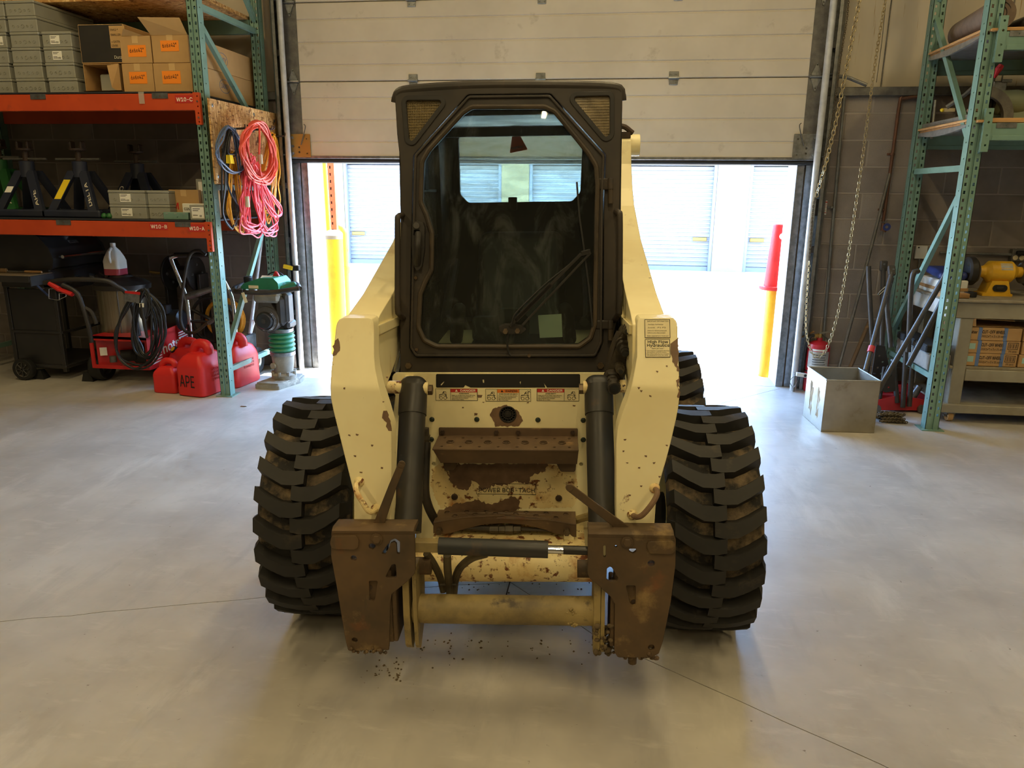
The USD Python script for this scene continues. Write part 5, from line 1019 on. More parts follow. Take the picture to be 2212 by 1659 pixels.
# middle shelf
G3 = 'grey junction boxes on the middle shelf'
h2 = .108
for i in range(2):
    a, b, c = W(239, 470, y=5.5)[0], W(318, 470, y=5.5)[0], W(364, 470, y=5.5)[0]
    grey_box(f'grey junction box with a white sticker, {"lower" if i == 0 else "upper"} of two on the middle shelf', a, ZD + i*h2, 5.5, b - a - .002, h2, .5, G3, (.32, .09), 4)
    grey_box(f'grey junction box without sticker, {"lower" if i == 0 else "upper"} of two on the middle shelf', b, ZD + i*h2, 5.53, c - b - .002, h2, .5, G3)
x0, x1 = W(366, 468, y=5.6)[0], W(430, 468, y=5.6)[0]
cm = carton('part_carton', 'brown carton with a red printed M on the middle shelf behind small boxes', x0, x1, 5.62, 5.95, ZD + .001, W(400, 410, y=5.62)[2])
obj('red_letter', text('M', .05, (W(372, 452, y=5.62)[0], 5.6195, W(372, 452, y=5.62)[2]), bold=True), 'print_red', cm, smooth=False)
def small_box(name, label, px0, px1, py0, py1, y, d, m_, zb=None, sticker=True):
    a, b = W(px0, py1, y=y), W(px1, py0, y=y); z0 = zb if zb is not None else ZD + .001
    t = at(name, label, 'box', (a[0], y, z0)); obj('box_body', cb(a[0], b[0], y, y + d, z0, b[2], .003), m_, t, smooth=False)
    if sticker:
        w = b[0] - a[0]; h = b[2] - z0; s_ = obj('sticker', cb(a[0] + w*.12, a[0] + w*.82, y - .0006, y, z0 + h*.12, z0 + h*.86, .0002), 'label_white', t, smooth=False)
        obj('sticker_print', [cb(a[0] + w*.18, a[0] + w*f_, y - .001, y, z0 + h*v_, z0 + h*v_ + .005, .0001) for v_, f_ in ((.72, .6), (.6, .5), (.3, .45))] + [cb(a[0] + w*.55 + i*.004, a[0] + w*.55 + i*.004 + .002, y - .001, y, z0 + h*.2, z0 + h*.34, .0001) for i in range(5)], 'label_print', s_, smooth=False)
    return t, a, b, z0
small_box('parts_box', 'small grey box with large white label at the right end of the middle shelf', 411, 446, 443, 471, 5.46, .12, 'pvc_grey')
t, a, b, z0 = small_box('parts_box', 'flat cream labelled box behind the small grey one on the middle shelf', 396, 442, 440, 470, 5.57, .04, 'label_white', sticker=False)
obj('box_lettering', text('C2M', .018, (a[0] + .012, 5.5695, b[2] - .05), bold=True), 'label_print', t, smooth=False)
tt_ = at('block', 'pale green flat block lying before the carton on the middle shelf', 'block', (W(353, 470, y=5.46)[0], 5.46, ZD))
a, b = W(353, 470, y=5.46), W(405, 459, y=5.46); obj('block_body', cb(a[0], b[0], 5.46, 5.52, ZD + .001, b[2], .004), 'rack_green', tt_)
obj('block_slots', [cb(a[0] + f_*(b[0] - a[0]), a[0] + (f_ + .1)*(b[0] - a[0]), 5.4595, 5.462, b[2] - .012, b[2] - .007, .0003) for f_ in (.1, .45, .8)], 'pvc_grey', tt_, smooth=False)
t, a, b, z0 = small_box('tall_box', 'tall grey box with white sticker standing against the green post on the middle shelf', 427, 452, 387, 441, 5.66, .1, 'pvc_grey', sticker=False)
obj('sticker', cb(a[0] + .02, a[0] + .07, 5.6594, 5.66, b[2] - .09, b[2] - .02, .0002), 'label_white', t, smooth=False)
for i, (px, py) in enumerate(((225, 465), (236, 465))):
    c = W(px, py, y=5.5); t = at('ball', ('left' if i == 0 else 'right') + ' one of two green round knobs on the middle shelf edge', 'ball', (c[0], 5.5, ZD))
    obj('knob', [lathe([(0, 0), (.012, .001), (.021, .012), (.022, .022), (.016, .036), (.006, .042), (0, .043)], 16, at=(c[0], 5.5, ZD))], 'green_paint', t)

def jack_stand(label, cx, y, zb, m_, words, sticker=None, s=1.0, rz=0.0, apex=.36):
    t = thing('jack_stand', label, 'jack stand', (cx, y, zb), rz); O = _obj0
    B = .22*s; D = .15*s; hA = apex*s
    for sy in (-1, 1): O('base_rail', cb(-B - .03, B + .03, sy*D - .03, sy*D + .03, 0, .06*s, .012), m_, t)
    k = 0
    for sx in (-1, 1):
        for sy in (-1, 1):
            a, b = np.array([sx*B*.80, sy*D, .05*s]), np.array([sx*.045, sy*.035, hA]); u = b - a; wv = np.array([.036*s, 0, 0]); tv = np.array([0, .028*s, 0])
            lg = O('leg', loft([[p - wv - tv*.2, p + wv - tv*.2, p + wv + tv, p - wv + tv] for p in (a, b)]), m_, t, smooth=False)
            if sy < 0 and words[0 if sx < 0 else 1]:
                w_ = words[0 if sx < 0 else 1]; un = u/np.linalg.norm(u); n = np.array([0, -1, .0]); n = n - un*np.dot(n, un); n /= np.linalg.norm(n); o = a + u*.12 + np.array([0, -.2*.028*s, 0]) + n*.001; xx = un; yy = np.cross(n, xx)
                if sx > 0 or True: O('stencil', text(w_, .03*s, o - yy*.014*s, X=xx, Y=yy, bold=True, width=min(.2*s, .045*s*len(w_))), 'stencil', lg, smooth=False)
            if sy < 0 and sx < 0 and sticker:
                un = u/np.linalg.norm(u); f0, f1, sm = sticker; P = [a + u*f_ + wv*q_ + np.array([0, -.2*.028*s - .001, 0]) for f_, q_ in ((f0, -.8), (f0, .8), (f1, .8), (f1, -.8))]
                O('sticker', hull(P + [p + [0, .0012, 0] for p in P]), sm, lg, smooth=False)
    O('collar', lathe([(0, hA - .05*s), (.055*s, hA - .05*s), (.055*s, hA + .07*s), (.04*s, hA + .075*s), (0, hA + .075*s)], 16), m_, t)
    O('screw', lathe([(.022*s, hA), (.022*s, hA + .15*s), (.06*s, hA + .155*s), (.065*s, hA + .17*s), (0, hA + .17*s)], 14), 'dark_bolt', t)
    for sx in (-1, 1): O('saddle_ear', cb(sx*.045*s - .01, sx*.045*s + .01, -.03*s, .03*s, hA + .165*s, hA + .225*s, .006), 'dark_bolt', t)
    O('turn_bar', cyl((-.20*s, 0, hA + .09*s), (.18*s, 0, hA + .09*s), .009*s, 8), 'galv_dull', t)
    return t
jack_stand('navy jack stand with a small white sticker and stencilled APE', W(62, 468, y=5.62)[0], 5.68, ZD, 'navy_paint', (None, 'APE'), (.45, .60, 'label_white'), 1.0)
jack_stand('navy jack stand with a long yellow sticker on its leg', W(175, 468, y=5.62)[0], 5.68, ZD, 'navy_paint', (None, 'DELTA'), (.30, .78, 'plug_yellow'), 1.0)
jack_stand('dark jack stand with a horizontal bar standing deeper behind the grey boxes', W(305, 440, y=6.1)[0], 6.1, ZD, 'navy_paint', ('APRO', None), None, 1.0)
jack_stand('green jack stand lettered APE at the left edge of the middle shelf', W(-15, 455, y=5.75)[0], 5.9, ZD, 'green_paint', (None, 'APE'), None, 1.05)

# OSB board and cords
ob = at('wood_board', 'oriented strand board screwed across the end of the left rack', 'board', (-2.96, 5.41, 1.645))
obj('board', ext(Polygon([(5.405, 2.246), (6.53, 2.246), (6.53, 1.645), (5.405, 1.645)]), -2.962, -2.949, 'x'), 'osb', ob, smooth=False)
for y, z in ((5.45, 2.20), (5.45, 1.70), (6.1, 2.20), (6.47, 2.18)): obj('washer', lathe([(0, .004), (.006, .004), (.014, .001), (.014, -.002)], 12, 'x', (-2.949, y, z)), 'galv', ob)
XO = -2.949
def hook(label, px, py, L):
    p = W(px, py, x=XO); t = at('hook', label, 'hook', (XO, p[1], p[2]))
    obj('prong', tube([(XO, p[1] - .02, p[2]), (XO + L*.9, p[1] - .02, p[2] + .004), (XO + L, p[1] - .02, p[2] + .03)], .006, 8, 4), 'dark_bolt', t)
    obj('prong', tube([(XO, p[1] + .02, p[2]), (XO + L*.9, p[1] + .02, p[2] + .004), (XO + L, p[1] + .02, p[2] + .03)], .006, 8, 4), 'dark_bolt', t)
    obj('hook_plate', cb(XO, XO + .003, p[1] - .035, p[1] + .035, p[2] - .02, p[2] + .02, .001), 'galv', t)
hook('black double hook holding the blue and black cords', 492, 278, .15); hook('double hook under the red cord coil', 545, 280, .18); hook('bare ended double hook right of the red coil on the board', 590, 295, .12)
def loops(n, pts, seed, jit, xo, xs, r, spread=1.0, start=0):
    """n turns of cord hung in a coil: each follows the outline given in pixels with some slack of its own"""
    r_ = np.random.default_rng(seed); out = []
    for k in range(n):
        x = XO + xo + xs*(k + r_.uniform(-.4, .4))/max(n - 1, 1); sc = 1 - spread*r_.uniform(0, 1); c = np.mean(pts, 0); P = []
        for a, b in pts:
            P.append(W(c[0] + (a - c[0])*sc + r_.normal(0, jit), (pts[0][1] + (b - pts[0][1])*(1 - (1 - sc)*.6)) + r_.normal(0, jit), x=x) + [r_.normal(0, .006), 0, 0])
        out.append(tube(P, r, 6, 5, True))
    return out
def cord(name, label, mt, sets, extra=()):
    p = W(*sets[0][1][0], x=XO + .05); t = at(name, label, 'cord', (XO + .05, p[1], p[2]))
    for s_ in sets:
        for q in loops(*s_): obj('turn', q, mt, t)
    for q in extra: obj('loose_end', q, mt, t)
    return t
pw = lambda px, py, xo: W(px, py, x=XO + xo)
cb_ = cord('extension_cord', 'blue-grey cord coiled on the left hook of the board', 'cord_blue', [(5, [(492, 273), (472, 300), (470, 335), (484, 366), (505, 377), (527, 368), (526, 338), (516, 300)], 3, 2.2, .05, .07, .0062, .12)], [tube([pw(a, b, .10) for a, b in ((500, 275), (507, 310), (513, 350), (517, 378))], .006, 6, 5), tube([pw(a, b, .11) for a, b in ((508, 276), (514, 315), (518, 350), (521, 372))], .006, 6, 5)])
ck = cord('extension_cord', 'black cord with a yellow plug hanging in long loops below the blue coil', 'cord_black', [(3, [(497, 276), (486, 330), (484, 400), (481, 470), (497, 505), (512, 500), (516, 460), (503, 420), (494, 370)], 5, 3.0, .03, .05, .007, .10), (3, [(500, 290), (485, 322), (492, 340), (511, 332), (514, 305), (505, 290)], 6, 2.5, .05, .05, .007, .15)])
p = pw(492, 344, .10); obj('plug', hull([p + np.array(d_) for d_ in ((0, -.022, .03), (0, .022, .03), (.03, -.022, .03), (.03, .022, .03), (0, -.028, -.03), (0, .028, -.03), (.035, -.028, -.03), (.035, .028, -.03))]), 'plug_yellow', ck)
cr = cord('extension_cord', 'thick red cord coil, uppermost on the middle hook of the board', 'cord_red', [(22, [(552, 266), (528, 290), (521, 330), (533, 372), (560, 394), (585, 390), (596, 360), (590, 318), (574, 280)], 8, 3.5, .09, .11, .0072, .30)], [tube([pw(a, b, .19) for a, b in ((560, 267), (561, 300), (560, 330), (561, 360), (566, 385), (580, 396), (594, 380))], .0072, 6, 5)])
p = pw(563, 344, .20); obj('plug', cyl(p + [0, 0, .035], p - [0, 0, .035], .016, 10), 'plug_clear', cr)
cpk = cord('extension_cord', 'pink cord hanging in a loose fan of loops below the red coil', 'cord_pink', [(9, [(548, 340), (533, 390), (526, 440), (522, 490), (540, 507), (562, 505), (572, 480), (562, 430), (556, 385)], 9, 4.5, .05, .10, .0065, .25), (6, [(552, 360), (548, 410), (556, 470), (575, 512), (594, 515), (599, 490), (583, 440), (566, 395)], 10, 4.5, .07, .10, .0065, .22), (3, [(558, 375), (566, 420), (585, 470), (604, 470), (606, 450), (588, 425), (570, 400)], 11, 4, .10, .06, .0065, .15), (4, [(526, 330), (524, 400), (520, 450), (530, 500), (540, 500), (536, 440), (534, 380)], 12, 3, .05, .05, .0065, .2)])
p = pw(534, 436, .17); obj('plug', cyl(p + [0, 0, .04], p - [0, 0, .04], .017, 10), 'plug_clear', cpk)
cord('extension_cord', 'yellow cord hanging from the rightmost hook behind the pink loops', 'cord_yellow', [(6, [(586, 296), (570, 350), (563, 420), (566, 470), (580, 480), (590, 440), (596, 370), (594, 310)], 13, 3.5, .02, .05, .0068, .2), (1, [(584, 296), (596, 320), (600, 370), (598, 400), (606, 430), (602, 460), (594, 478), (586, 440), (588, 360)], 14, 1, .06, .01, .0068, .02), (5, [(505, 330), (499, 400), (497, 460), (505, 495), (525, 505), (520, 470), (513, 400)], 15, 3, .02, .05, .0066, .15)])

# grill, stored end-on: its left end and side shelf towards the aisle, its front to the right
zs = .93
GO = np.array([-4.62, 5.70, 0]); ga = at('gas_grill', 'black lidded gas barbecue with a side shelf parked under the orange beam', 'barbecue grill', (-4.85, 5.9, 0))
gq = lambda q: mv(cat(q) if isinstance(q, list) else q, GO, rz=math.pi/2)
def G(name, q, m_, par=None, **k): return obj(name, gq(q), m_, par or ga, **k)
lidp = [(.02, zs + .02), (.0, zs + .10), (.03, zs + .19), (.11, zs + .28), (.24, zs + .335), (.40, zs + .34), (.47, zs + .30), (.50, zs + .2), (.50, zs + .02)]
lid = G('lid', ext(rnd(lidp, .02), .03, .68, 'x'), 'grill_enamel', smooth=40)
for x in (.015, .66): G('lid_end', ext(rnd(lidp, .02).buffer(.008), x, x + .035, 'x'), 'grill_enamel', lid, smooth=40)
G('lid_handle', [tube([(.10, .0, zs + .12), (.10, -.06, zs + .12)], .012, 8), tube([(.60, .0, zs + .12), (.60, -.06, zs + .12)], .012, 8), tube([(.06, -.06, zs + .12), (.64, -.06, zs + .12)], .015, 10)], 'chrome', lid)
G('thermometer', cyl((.36, .13, zs + .27), (.36, .105, zs + .295), .036, 16), 'chrome', lid)
G('name_plate', frame(cb(-.055, .055, -.016, .016, 0, .004, .001), (.36, .058, zs + .225), (1, 0, 0), Z=(0, -.70, .71)), 'galv', lid)
G('name_lettering', text('Dyna-Glo', .014, (.315, .052, zs + .222), X=(1, 0, 0), Y=(0, .71, .70), width=.09), 'label_white', lid, smooth=False)
G('firebox', cb(.0, .70, .03, .50, zs - .14, zs + .02, .01), 'grill_enamel')
cp_ = G('control_panel', hull([(x, y, z) for x in (.0, .70) for y, z in ((.02, zs - .005), (-.05, zs - .15), (.1, zs - .15), (.1, zs - .005))]), 'grill_enamel')
for x in (.12, .26, .44, .58): G('knob', cyl((x, .0, zs - .075), (x, -.06, zs - .09), .026, 14), 'chrome', cp_)
G('panel_trim', cb(.0, .70, -.056, -.048, zs - .156, zs - .148, .002), 'chrome', cp_)
G('side_shelf', cb(-.26, .0, .0, .46, zs - .02, zs - .005, .004), 'shelf_top'); G('shelf_skirt', [cb(-.265, .0, -.008, .0, zs - .09, zs - .008, .003), cb(-.27, -.258, .0, .46, zs - .06, zs - .008, .003)], 'grill_enamel')
G('shelf_bracket', hull([(-.25, .0, zs - .05), (-.22, .0, zs - .05), (-.02, .02, zs - .24), (.0, .02, zs - .24), (-.25, .01, zs - .05), (-.02, .03, zs - .24)]), 'navy_paint')
for x in (.01, .65):
    for y in (.01, .46): G('cart_leg', cb(x, x + .035, y, y + .035, .07, zs - .1, .004), 'grill_enamel')
G('cart_panel', cb(.02, .03, .04, .46, .12, zs - .15, .004), 'grill_enamel'); G('cart_floor', cb(.0, .69, .0, .50, .10, .13, .006), 'grill_enamel')
G('cart_rail', [cb(.005, .02, .02, .48, .40, .425, .004), cb(.02, .66, .005, .02, .40, .425, .004)], 'grill_enamel')
wc = np.array([-4.985, 5.66, .09]); rr = .095; wh = part('wheel', ga)
obj('tyre', lathe([(rr*.70, -.028), (rr*.95, -.028), (rr, -.018), (rr, .018), (rr*.95, .028), (rr*.70, .028), (rr*.70, -.028)], 36, 'y', (wc[0], 5.66, rr)), 'rubber_black', wh); obj('wheel_rim', lathe([(0, .01), (rr*.18, .015), (rr*.2, .006), (rr*.6, .004), (rr*.64, .022), (rr*.72, .024), (rr*.72, -.02), (0, -.02)], 32, 'y', (wc[0], 5.66, rr)), 'galv_dull', wh)
obj('spoke', [cb(wc[0] - .006, wc[0] + .006, 5.63, 5.645, rr + .01, rr + rr*.62, .002).apply_transform(trimesh.transformations.rotation_matrix(a, [0, 1, 0], [wc[0], 5.64, rr])) for a in np.arange(8)*math.pi/4], 'grill_enamel', wh)
for px in (85, 190):
    p = W(px, 815, y=5.72); obj('floor_wedge', hull([(p[0] - .04, 5.69, .0), (p[0] + .07, 5.69, 0), (p[0] - .03, 5.78, 0), (p[0] + .06, 5.78, 0), (p[0] - .03, 5.71, .075), (p[0] + .03, 5.71, .075), (p[0] + .02, 5.77, .075)]), 'rubber_black', ga)
tl = at('grill_brush', 'long wood handled grill brush lying on the barbecue side shelf', 'brush', (-4.9, 5.60, zs)); a, b = np.array([-5.08, 5.60, 0]), np.array([-4.64, 5.60, 0]); zs -= .005
obj('handle', [tube([(a[0] + .12, 5.60, zs + .012), (b[0] - .14, 5.60, zs + .012)], .006, 8)], 'galv_dull', tl); obj('grip', tube([(b[0] - .15, 5.60, zs + .013), (b[0], 5.60, zs + .013)], [.010, .013, .010], 8, 3), 'timber', tl); obj('bristle_head', cb(a[0], a[0] + .13, 5.585, 5.615, zs + .001, zs + .035, .008), 'carton_dark', tl)

# pressure washer
pwsh = at('pressure_washer', 'red pressure washer with a steel burner tank under the left rack', 'pressure washer', (-4.05, 5.85, 0))
tc_ = W(272, 740, y=5.98); tr0 = .207; zb0 = W(272, 742, y=5.78)[2]; ztk = W(272, 622, y=5.78)[2]
cx, cy_ = W(272, 680, y=5.98)[0], 5.98
obj('tank', lathe([(tr0, zb0), (tr0, ztk - .01), (tr0 - .01, ztk)], 48, at=(cx, cy_, 0)), 'steel_brushed', pwsh)
obj('tank_seam', cb(cx + tr0*.35, cx + tr0*.35 + .01, cy_ - tr0*.945 - .002, cy_ - tr0*.93, zb0, ztk, .001), 'galv_dull', pwsh)
obj('tank_lid', lathe([(tr0 + .018, ztk - .03), (tr0 + .022, ztk + .01), (tr0*.9, ztk + .04), (tr0*.45, ztk + .07), (tr0*.42, ztk + .085), (0, ztk + .085)], 48, at=(cx, cy_, 0)), 'trim_black', pwsh)
fA, fB, fC = W(191, 733, y=5.62), W(300, 728, y=5.62), None
fx0, fx1 = W(192, 735, y=5.62)[0], W(316, 735, y=5.62)[0]; fz1, fz0 = W(250, 728, y=5.62)[2], W(250, 797, y=5.62)[2]
gb = W(410, 712, y=6.2)
fr = part('red_base', pwsh)
obj('top_plate', hull([(fx0, 5.62, fz1), (fx1, 5.62, fz1), (gb[0], 6.25, fz1), (gb[0] - .5, 6.25, fz1), (fx0, 5.62, fz1 - .02), (fx1, 5.62, fz1 - .02), (gb[0], 6.25, fz1 - .02), (gb[0] - .5, 6.25, fz1 - .02)]), 'washer_red', fr)
sv = np.array([gb[0] - fx1, .63, 0]); sv /= np.linalg.norm(sv)
obj('front_plate', ext(sbox(fx0, fz0, fx1, fz1).difference(rnd([(fx0 + .03, fz0 + .03), (fx1 - .02, fz0 + .03), (fx1 - .02, fz1 - .035), (fx0 + .03, fz1 - .035)], .005)), 5.62, 5.632), 'washer_red', fr, smooth=False)
obj('inner_wall', hull([(fx0 + .03, 5.66, fz0), (fx0 + .03, 5.66, fz1 - .02), (fx1 - .12, 5.90, fz1 - .02), (fx1 - .12, 5.90, fz0), (fx0 + .03, 5.67, fz0), (fx1 - .12, 5.91, fz0)]), 'washer_red', fr)
P0, P1 = np.array([fx1, 5.62, 0]), np.array([gb[0], 6.25, 0])
sd_ = hull([p + np.array([0, 0, z]) + np.array(o_) for p, za, zb_ in ((P0, fz0 + .0, fz1), (P1, fz0 - .0, fz1 + .06)) for z in (za, zb_) for o_ in ((0, 0, 0), (-.012, .004, 0))])
obj('side_plate', sd_, 'washer_red', fr, smooth=False)
SX, SZ = P1 - P0, np.array([0, 0, 1.0]); sl = np.linalg.norm(SX); SX = SX/sl; SN = np.cross(SX, SZ)
obj('maker_lettering', text('hotsy', .075, P0 + SX*sl*.30 + SN*.001 + np.array([0, 0, fz0 + .10]), X=SX + np.array([0, 0, .14]), Y=SZ, bold=True, width=.30), 'label_white', fr, smooth=False)
for k in range(4):
    for u0, u1 in ((.66, .98), (.08, .28)):
        a, b = P0 + SX*sl*u0 + SN*.0012, P0 + SX*sl*u1 + SN*.0012; za, zb_ = (fz0 + .235 - k*.022 + (u_ - .66)*.06 for u_ in (u0, u1)) if u0 > .5 else (fz0 + .10 - k*.022 + u_*.06 for u_ in (u0, u1))
        obj('stripe', hull([a + [0, 0, za], a + [0, 0, za + .010], b + [0, 0, zb_], b + [0, 0, zb_ + .010], a - SN*.002 + [0, 0, za], b - SN*.002 + [0, 0, zb_]]), 'label_white', fr, smooth=False)
obj('data_plate', frame(cb(0, .055, 0, .07, 0, .001, .0003), (fx0 + .06, 5.655, fz0 + .10), (1, .5, .0), (0, 0, 1)), 'label_white', fr, smooth=False)
obj('pump', [cyl((fx0 + .20, 5.72, fz0 + .09), (fx0 + .30, 5.78, fz0 + .09), .05, 14), cb(fx0 + .28, fx0 + .44, 5.75, 5.95, fz0 + .02, fz0 + .17, .02)], 'interior_black', pwsh)
obj('regulator', cyl((fx0 + .17, 5.66, fz0 + .05), (fx0 + .17, 5.66, fz0 + .10), .028, 12), 'galv_dull', pwsh)
for c, y in ((W(222, 800, y=5.78), 5.78), (W(385, 780, y=6.15), 6.15)):
    w_ = part('wheel', pwsh); r = .125; obj('tyre', lathe([(r*.55, -.05), (r*.9, -.055), (r, -.035), (r*.985, 0), (r, .035), (r*.9, .055), (r*.55, .05)], 36, 'x', (c[0], y, r)), 'rubber_black', w_); obj('wheel_rim', lathe([(0, .02), (r*.2, .03), (r*.5, .01), (r*.56, .05), (r*.56, -.05), (0, -.04)], 24, 'x', (c[0], y, r)), 'galv_dull', w_)
mc = W(372, 690, y=6.12); obj('motor', [tube([(mc[0] - .10, 6.12, mc[2] - .01), (mc[0] - .08, 6.12, mc[2] - .01), (mc[0] + .09, 6.12, mc[2] - .01), (mc[0] + .11, 6.12, mc[2] - .01)], [.06, .10, .10, .07], 24), cb(mc[0] - .07, mc[0] + .07, 6.08, 6.16, fz1, mc[2] - .06, .01), cb(mc[0] - .12, mc[0] + .02, 6.02, 6.1, mc[2] + .06, mc[2] + .14, .006)], 'grill_enamel', pwsh)
obj('push_handle', tube([W(a, b, y=y) for a, b, y in ((96, 611, 5.38), (150, 604, 5.38), (225, 606, 5.42), (252, 618, 5.46), (272, 632, 5.50), (285, 660, 5.56), (300, 725, 5.60))], .019, 12, 5), 'trim_black', pwsh)
sg_ = part('spray_gun', pwsh); gp = [W(a, b, y=5.36) for a, b in ((106, 612), (128, 625), (157, 636))]
obj('grip', tube(gp[:2], [.017, .022], 10), 'washer_red', sg_); obj('gun_body', tube(gp[1:], [.024, .026], 8, flat=.7), 'washer_red', sg_); obj('trigger_guard', tube([W(a, b, y=5.36) for a, b in ((124, 623), (106, 624), (106, 645), (126, 648), (143, 640), (143, 634), (128, 634), (128, 648))], .003, 6), 'chrome', sg_)
obj('lance', tube([W(a, b, y=5.37) for a, b in ((135, 615), (165, 632), (178, 660), (190, 700), (198, 740))], .018, 10, 5), 'trim_black', sg_)
obj('lance_grip', tube([W(a, b, y=5.38) for a, b in ((184, 665), (198, 675), (208, 700))], .016, 8, 4), 'trim_black', sg_)
hc = at('power_cable', 'long black cable coil hung on the front of the pressure washer', 'cable', tuple(W(300, 640, y=5.55)))
def floops(n, pts, seed, jit, y0_, dy, r, spread):
    r_ = np.random.default_rng(seed); out = []; pts = np.array(pts, float); c = pts.mean(0)
    for k in range(n):
        sc = 1 - spread*r_.uniform(0, 1); y = y0_ + dy*r_.uniform(0, 1)
        out.append(tube([W(c[0] + (a - c[0])*sc + r_.normal(0, jit), pts[0][1] + (b - pts[0][1])*(1 - (1 - sc)*.5) + r_.normal(0, jit), y=y + r_.normal(0, .008)) for a, b in pts], r, 6, 5, True))
    return out
for q in floops(3, [(305, 630), (270, 670), (252, 720), (258, 775), (290, 798), (322, 790), (345, 760), (358, 720), (345, 665)], 3, 3, 5.50, .06, .0085, .14) + floops(6, [(308, 632), (288, 670), (284, 720), (295, 770), (318, 785), (338, 765), (340, 710), (326, 650)], 4, 4, 5.50, .07, .0085, .35) + floops(2, [(310, 628), (300, 660), (312, 690), (326, 670), (322, 635)], 6, 2, 5.49, .03, .0085, .15): obj('turn', q, 'cord_black', hc)
obj('bag_label', hull([W(a, b, y=5.48 + o) for a, b in ((269, 630), (302, 633), (301, 656), (269, 650)) for o in (0, .004)]), 'galv', hc); obj('bag_header', hull([W(a, b, y=5.478 + o) for a, b in ((269, 628), (303, 631), (303, 637), (269, 633)) for o in (0, .004)]), 'washer_red', hc)
obj('cable_end', tube([W(a, b, y=5.48) for a, b in ((306, 655), (308, 675), (312, 700), (318, 730))], [.012, .016, .014, .010], 10, 4), 'trim_black', hc)
obj('cable_tag', hull([W(a, b, y=5.47 + o) for a, b in ((301, 655), (311, 655), (311, 664), (301, 664)) for o in (0, .003)]), 'label_white', hc)
jg = at('jug', 'translucent plastic jug with pink fluid standing on the steel tank lid', 'jug', (cx - .03, cy_ - .02, ztk + .086)); J0 = np.array([cx - .03, cy_ - .02, ztk + .086])
def rsq(hw, z, r=.3, n=24): a = np.arange(n)*2*math.pi/n; c, s_ = np.cos(a), np.sin(a); e = r; return [(J0[0] + hw*np.sign(x)*abs(x)**e, J0[1] + hw*np.sign(y)*abs(y)**e, J0[2] + z) for x, y in zip(c, s_)]
obj('jug_bottom', loft([rsq(.068, 0, .45), rsq(.074, .006, .4), rsq(.074, .055, .4)]), 'pink_fluid', jg, smooth=50)
obj('jug_body', loft([rsq(.0742, .055, .4), rsq(.074, .12, .4), rsq(.066, .155, .5), rsq(.045, .205, .7), rsq(.022, .235, 1), rsq(.018, .25, 1)]), 'milk', jg, smooth=50)
obj('jug_cap', lathe([(.021, .245), (.021, .268), (.018, .27), (0, .27)], 20, at=J0), 'label_white', jg)
obj('jug_handle', tube([J0 + [.0, -.03, .225], J0 + [.01, -.075, .20], J0 + [.012, -.085, .15], J0 + [.01, -.07, .11]], .013, 10, 5), 'milk', jg)

# chrome hose cart and reels
ht = at('hose_cart', 'chrome framed hose cart with black grip bar behind the petrol cans', 'cart', tuple(W(420, 800, z=0)))
yc = 6.05
obj('frame_tube', tube([W(a, b, y=yc) for a, b in ((385, 552), (371, 556), (372, 566), (386, 600), (402, 640), (408, 680), (412, 720), (420, 770))], .019, 12, 4), 'chrome', ht)
obj('frame_tube', tube([W(a, b, y=yc) for a, b in ((452, 552), (462, 560), (475, 590), (500, 640), (507, 690), (510, 730))], .019, 12, 4), 'chrome', ht)
obj('grip_bar', tube([W(378, 551, y=yc), W(458, 550, y=yc)], .022, 12), 'trim_black', ht); obj('cross_bar', tube([W(412, 694, y=yc), W(505, 698, y=yc)], .013, 8), 'trim_black', ht)
obj('lower_leg', tube([W(408, 700, y=yc), W(414, 740, y=yc), W(422, 790, y=yc)], .022, 10), 'trim_black', ht)
obj('spray_hose', tube([W(a, b, y=yc - .12) for a, b in ((445, 550), (430, 541), (412, 548), (402, 580), (393, 640), (390, 690), (400, 715), (420, 718), (445, 700), (463, 688))], .014, 10, 6), 'hose', ht); obj('hose_joint', [cyl(W(450, 698, y=yc - .12), W(468, 688, y=yc - .12), .018, 8)], 'galv', ht)
obj('lance_bar', tube([W(a, b, y=yc - .16) for a, b in ((405, 641), (432, 632), (470, 620))], [.030, .028, .020], 12), 'galv', ht)
rw_ = W(462, 690, y=6.3); rg = part('hose_reel', ht)
obj('reel_rim', tube([(rw_[0] + .20*math.cos(a), 6.28, rw_[2] + .20*math.sin(a)) for a in np.linspace(0, 2*math.pi, 32)[:-1]], .016, 8, 0, True), 'trim_black', rg)
for k in range(6): obj('hose_turn', tube([(rw_[0] + .08 + (.17 + .004*(k % 3))*math.cos(a), 6.33 + .02*(k % 3), rw_[2] + (.16 + .004*k)*math.sin(a)) for a in np.linspace(0, 2*math.pi, 32)[:-1]], .012, 8, 0, True), 'cord_yellow', rg)
for a in (.6, 2.7, 4.8): obj('reel_spoke', tube([(rw_[0], 6.27, rw_[2]), (rw_[0] + .2*math.cos(a), 6.27, rw_[2] + .2*math.sin(a))], .018, 8), 'trim_black', rg)
wc_ = W(553, 805, y=6.2); w_ = part('wheel', ht); obj('tyre', lathe([(.07, -.03), (.118, -.032), (.125, 0), (.118, .032), (.07, .03)], 28, 'x', (wc_[0], 6.2, .125)), 'rubber_black', w_); obj('wheel_rim', lathe([(0, .03), (.03, .035), (.05, .02), (.075, .03), (.075, -.03), (0, -.03)], 24, 'x', (wc_[0], 6.2, .125)), 'steel_brushed', w_)
obj('pole_bar', tube([W(a, b, y=6.25) for a, b in ((548, 690), (540, 720), (533, 760))], .02, 8), 'white_pipe', ht); obj('side_box', cb(wc_[0] - .12, wc_[0] - .02, 6.12, 6.3, .16, .36, .01), 'galv', ht)
ree = at('cable_drum', 'black metal cable reel stored behind the pressure washer', 'reel', tuple(W(395, 610, y=6.4))); rc_ = W(385, 590, y=6.35)
